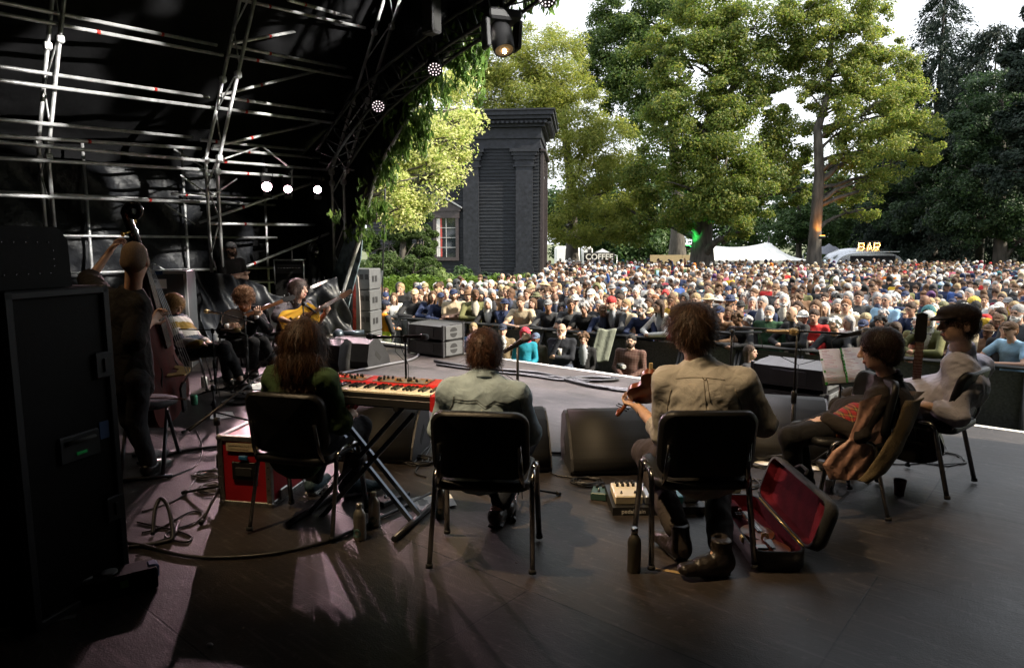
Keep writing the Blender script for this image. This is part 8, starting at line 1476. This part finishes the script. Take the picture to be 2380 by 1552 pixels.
# -- singer with the yellow guitar
W9, w9t, J9, o9 = hero('person with long dark hair in a grey T-shirt singing and playing the yellow guitar', dict(pel=P(672, 778, 9.10), chest=P(682, 732, 9.06), neck=P(688, 698, 9.02), head=P(694, 672, 8.98), shL=P(712, 712, 9.20), shR=P(658, 714, 8.82), elL=P(738, 752, 9.10), wrL=P(757, 727, 8.86), elR=P(644, 738, 8.62), wrR=P(672, 748, 8.46), knL=P(730, 785, 8.95), knR=P(715, 790, 8.65), anL=P(745, 835, 9.1), anR=P(720, 845, 8.8)),
    (.93, -.28, .02), (-.05, 0, 1), (.93, -.35), cloth('plum_tee', (.070, .062, .070)), .95, TRB, .97, SHB, {'R': ((.75, .1, -.5), (.2, .9, .1), 1, .45), 'L': ((.25, -.2, .9), (-.5, .75, 0), -1, .8)}, 1.04, 1.15, long_hair(HBK, 1500, .035, .13, .092), 27, 'tee_shirt')
# -- stage hand behind the scaffold
v, f, m, J, hk = crowd_body(1.75, 'crossed', .6, 0, 0); q = P(536, 600, 11.2); o = npmesh('person', v, f, [SKM, cloth('dark_tee', (.015, .013, .012)), TRB, CM_SHOE, CM_EYE, CM_LIP, CM_IN], m, True); o.location = (q.x, 11.2, 0); o.rotation_euler = (0, 0, .95); o.scale = (.93,)*3; tag(o, 'person with crossed arms in a grey cap standing behind the scaffold brace', 'person')
for nm, key, cc in (('cap', 'cap', (.10, .10, .10)), ('hair', 'short', HAIRC['brown']), ('beard', 'beard', HAIRC['dark brown'])): k = link(nm, HGM[key], o); k.matrix_local = Matrix.Translation(Vector(J['head'])) @ Matrix.Scale(hk, 4); k.color = (*cc, 1)
# ---------------------------------------------------------------- people in the pit between stage and barrier
PITV = {}
def pit(lb, px, py, d, key, top, hg=None, hgc=None, beard=None, gl=False, seat=None, pose='lap', fem=False, slv=2.0, face=None, inner=False, h=1.72, sc_=1.0):
    k = (key, seat, pose, fem, slv, inner, h)
    if k not in PITV:
        v, f, m, J, hk = crowd_body(h, pose, slv, fem, inner, seated=seat); oo = npmesh('person', v, f, CBODY, m, True); PITV[k] = (oo.data, J, hk); bpy.data.objects.remove(oo)
    q = P(px, py, d); zz = GROUND; a = face if face is not None else math.atan2(TARGET.y-d, TARGET.x-q.x)+PI/2
    return crowd_person(PITV[k], q.x, d, zz, a, top, hg, hgc, beard, gl, lb, 'people sitting and standing in the pit', sc_)
pit('person in a dark tracksuit top, bald with white beard, hand at chin', 1311, 766, 12.2, 'a', (.02, .022, .03), None, None, HAIRC['white'], True, .65, 'chin')
pit('person with tied brown hair in a black cardigan sitting before the barrier', 1360, 787, 12.2, 'b', (.016, .016, .018), 'curly', HAIRC['brown'], None, False, .49, 'lap', True, 2.0, None, True)
pl_ = pit('person in a brown plaid shirt with dark beard crouching with a camera', 1462, 786, 12.0, 'c', (.16, .07, .05), 'short', HAIRC['black'], HAIRC['dark brown'], False, .48, 'lap'); 
pl_.data = pl_.data.copy(); pl_.data.materials[1] = plaid('brown_plaid', (.10, .04, .03), (.03, .025, .025), (.22, .12, .09), 7)
pit('child in a red hood and teal blue raincoat in the pit', 1221, 776, 12.2, 'd', (.02, .24, .34), 'hood', (.55, .04, .07), None, False, .64, 'lap', True, h=1.55)
pit('child in a brown raincoat and peaked cap beside the red hooded child', 1251, 788, 12.3, 'e', (.10, .08, .055), 'cap', (.10, .14, .22), None, False, .56, 'lap', True, h=1.5)
pit('young person in a dark cap and tan jacket sitting in the pit', 1165, 766, 12.7, 'f', (.16, .12, .07), 'cap', (.03, .035, .06), None, False, .58, 'lap', False, 2.0, None, True)
pit('person with blond tied hair in a blue top, hand at mouth, beside the front fill', 1106, 762, 13.1, 'g', (.06, .18, .36), 'pony', HAIRC['blond'], None, False, .56, 'chin', True)
pit('grey haired person in a red check shirt half hidden behind the front fill', 985, 775, 13.6, 'h', (.15, .05, .06), 'curly', HAIRC['grey'], None, True, .42, 'lap', True)
sv = pit('steward in an orange and yellow hi-vis vest and dark cap beside the loudspeaker stack', 888, 740, 13.9, 'i', (.75, .28, .02), 'cap', (.02, .025, .05), None, False, None, 'crossed', False, 2.0, 2.2)
sv.data = sv.data.copy(); hv = objmat('hivis_yellow', None, .6, .1); sv.data.materials.append(M('hivis_yellow', (.62, .75, .06), .5)); sv.data.materials.append(M('dark_sleeve', (.02, .02, .025), .8))
for p_ in sv.data.polygons:
    if p_.material_index == 1: p_.material_index = 7 if p_.center.z < 1.12 and abs(p_.center.x) < .24 and p_.center.y > -.17 else 8 if abs(p_.center.x) > .21 or p_.center.y < -.17 else 1
pit('person with long dark hair seated in the pit behind the fiddler', 1757, 818, 10.7, 'j', (.03, .03, .034), 'long', HAIRC['dark brown'], None, False, .48, 'lap', True, 2.0, .9)
# cup, camera and the grey jacket on the barrier
q = P(1301, 818, 11.9); tag(MB().lathe(q, [(.030, -.06), (.040, .06), (.036, .06), (.028, -.05)], n=14).build('plastic_cup', M('clear_cup', (.55, .5, .48), .3), None), 'plastic cup in the hand of the bald man in the tracksuit', 'cup')
q = P(1442, 850, 11.65); ce = empty('camera', q, .4, 'black camera with a pale lens in the hands of the crouching man in plaid', 'camera'); MB().box((0, 0, 0), (.13, .07, .09), bev=.012).build('camera_body', RUBBER, ce); MB().lathe((0, -.03, 0), [(.036, 0), (.04, .09), (.03, .09), (0, .085)], (0, -1, 0), 16).build('camera_lens', M('pale_lens', (.4, .4, .4), .3), ce)
q = P(1405, 766, 12.9); oj2 = MB().grid(14, 16, lambda a, b: Vector((q.x-.14+.36*a-.16*b, q.y-.08-.05*b+.008*math.sin(a*14), q.z+.02-.62*b+.015*math.sin(a*9)))).build('hung_jacket', cloth('grey_green_jacket', (.22, .24, .20)), None, fix=False); oj2.modifiers.new('t', 'SOLIDIFY').thickness = .012; tag(oj2, 'pale grey green jacket hung over the barrier left of the plaid photographer', 'jacket')
# ---------------------------------------------------------------- seams drawn on the shirts that face us
def seam(obj, parent, pts, r, mat, name='stitching', off=.0012):
    me = obj.data; bv = BVHTree.FromPolygons([obj.matrix_world @ v.co for v in me.vertices], [tuple(p.vertices) for p in me.polygons]); path = []; eye = Vector((0, 0, EYE)); inv = parent.matrix_world.inverted()
    for (a, b) in zip(pts[:-1], pts[1:]):
        n_ = max(2, int(math.dist(a, b)/5))
        for k in range(n_): t = k/n_; hit = bv.ray_cast(eye, ray(a[0]+(b[0]-a[0])*t, a[1]+(b[1]-a[1])*t).normalized()); path.append(inv @ (hit[0]+hit[1]*off)) if hit[0] else None
    if len(path) > 3: MB().tube(path, r, 5).build(name, mat, parent)
STD = M('seam_dark', (.10, .11, .11), .9); STG = M('seam_green', (.05, .06, .02), .9); STB = M('seam_beige', (.17, .15, .12), .9)
for dy in (0, 6): seam(w2t, W2, [(1052, 926+dy), (1085, 931+dy), (1108, 930+dy), (1127, 945+dy), (1148, 932+dy), (1172, 936+dy), (1196, 934+dy)], .0013, STD)
seam(w2t, W2, [(1040, 960), (1052, 940), (1056, 915)], .0022, STD); seam(w2t, W2, [(1206, 925), (1212, 950), (1216, 975)], .0022, STD)
seam(w3t, W3, [(1570, 880), (1610, 877), (1640, 878), (1690, 884)], .0018, STB); seam(w3t, W3, [(1632, 877), (1638, 884), (1646, 878)], .003, STB); seam(w3t, W3, [(1636, 884), (1642, 960)], .0022, STB); seam(w3t, W3, [(1644, 884), (1652, 940)], .0022, STB); seam(w1t, W1, [(650, 912), (690, 916), (745, 922)], .0018, STG); seam(w3t, W3, [(1708, 905), (1722, 940), (1728, 985)], .003, STB); seam(w3t, W3, [(1560, 905), (1552, 945), (1552, 985)], .003, STB)
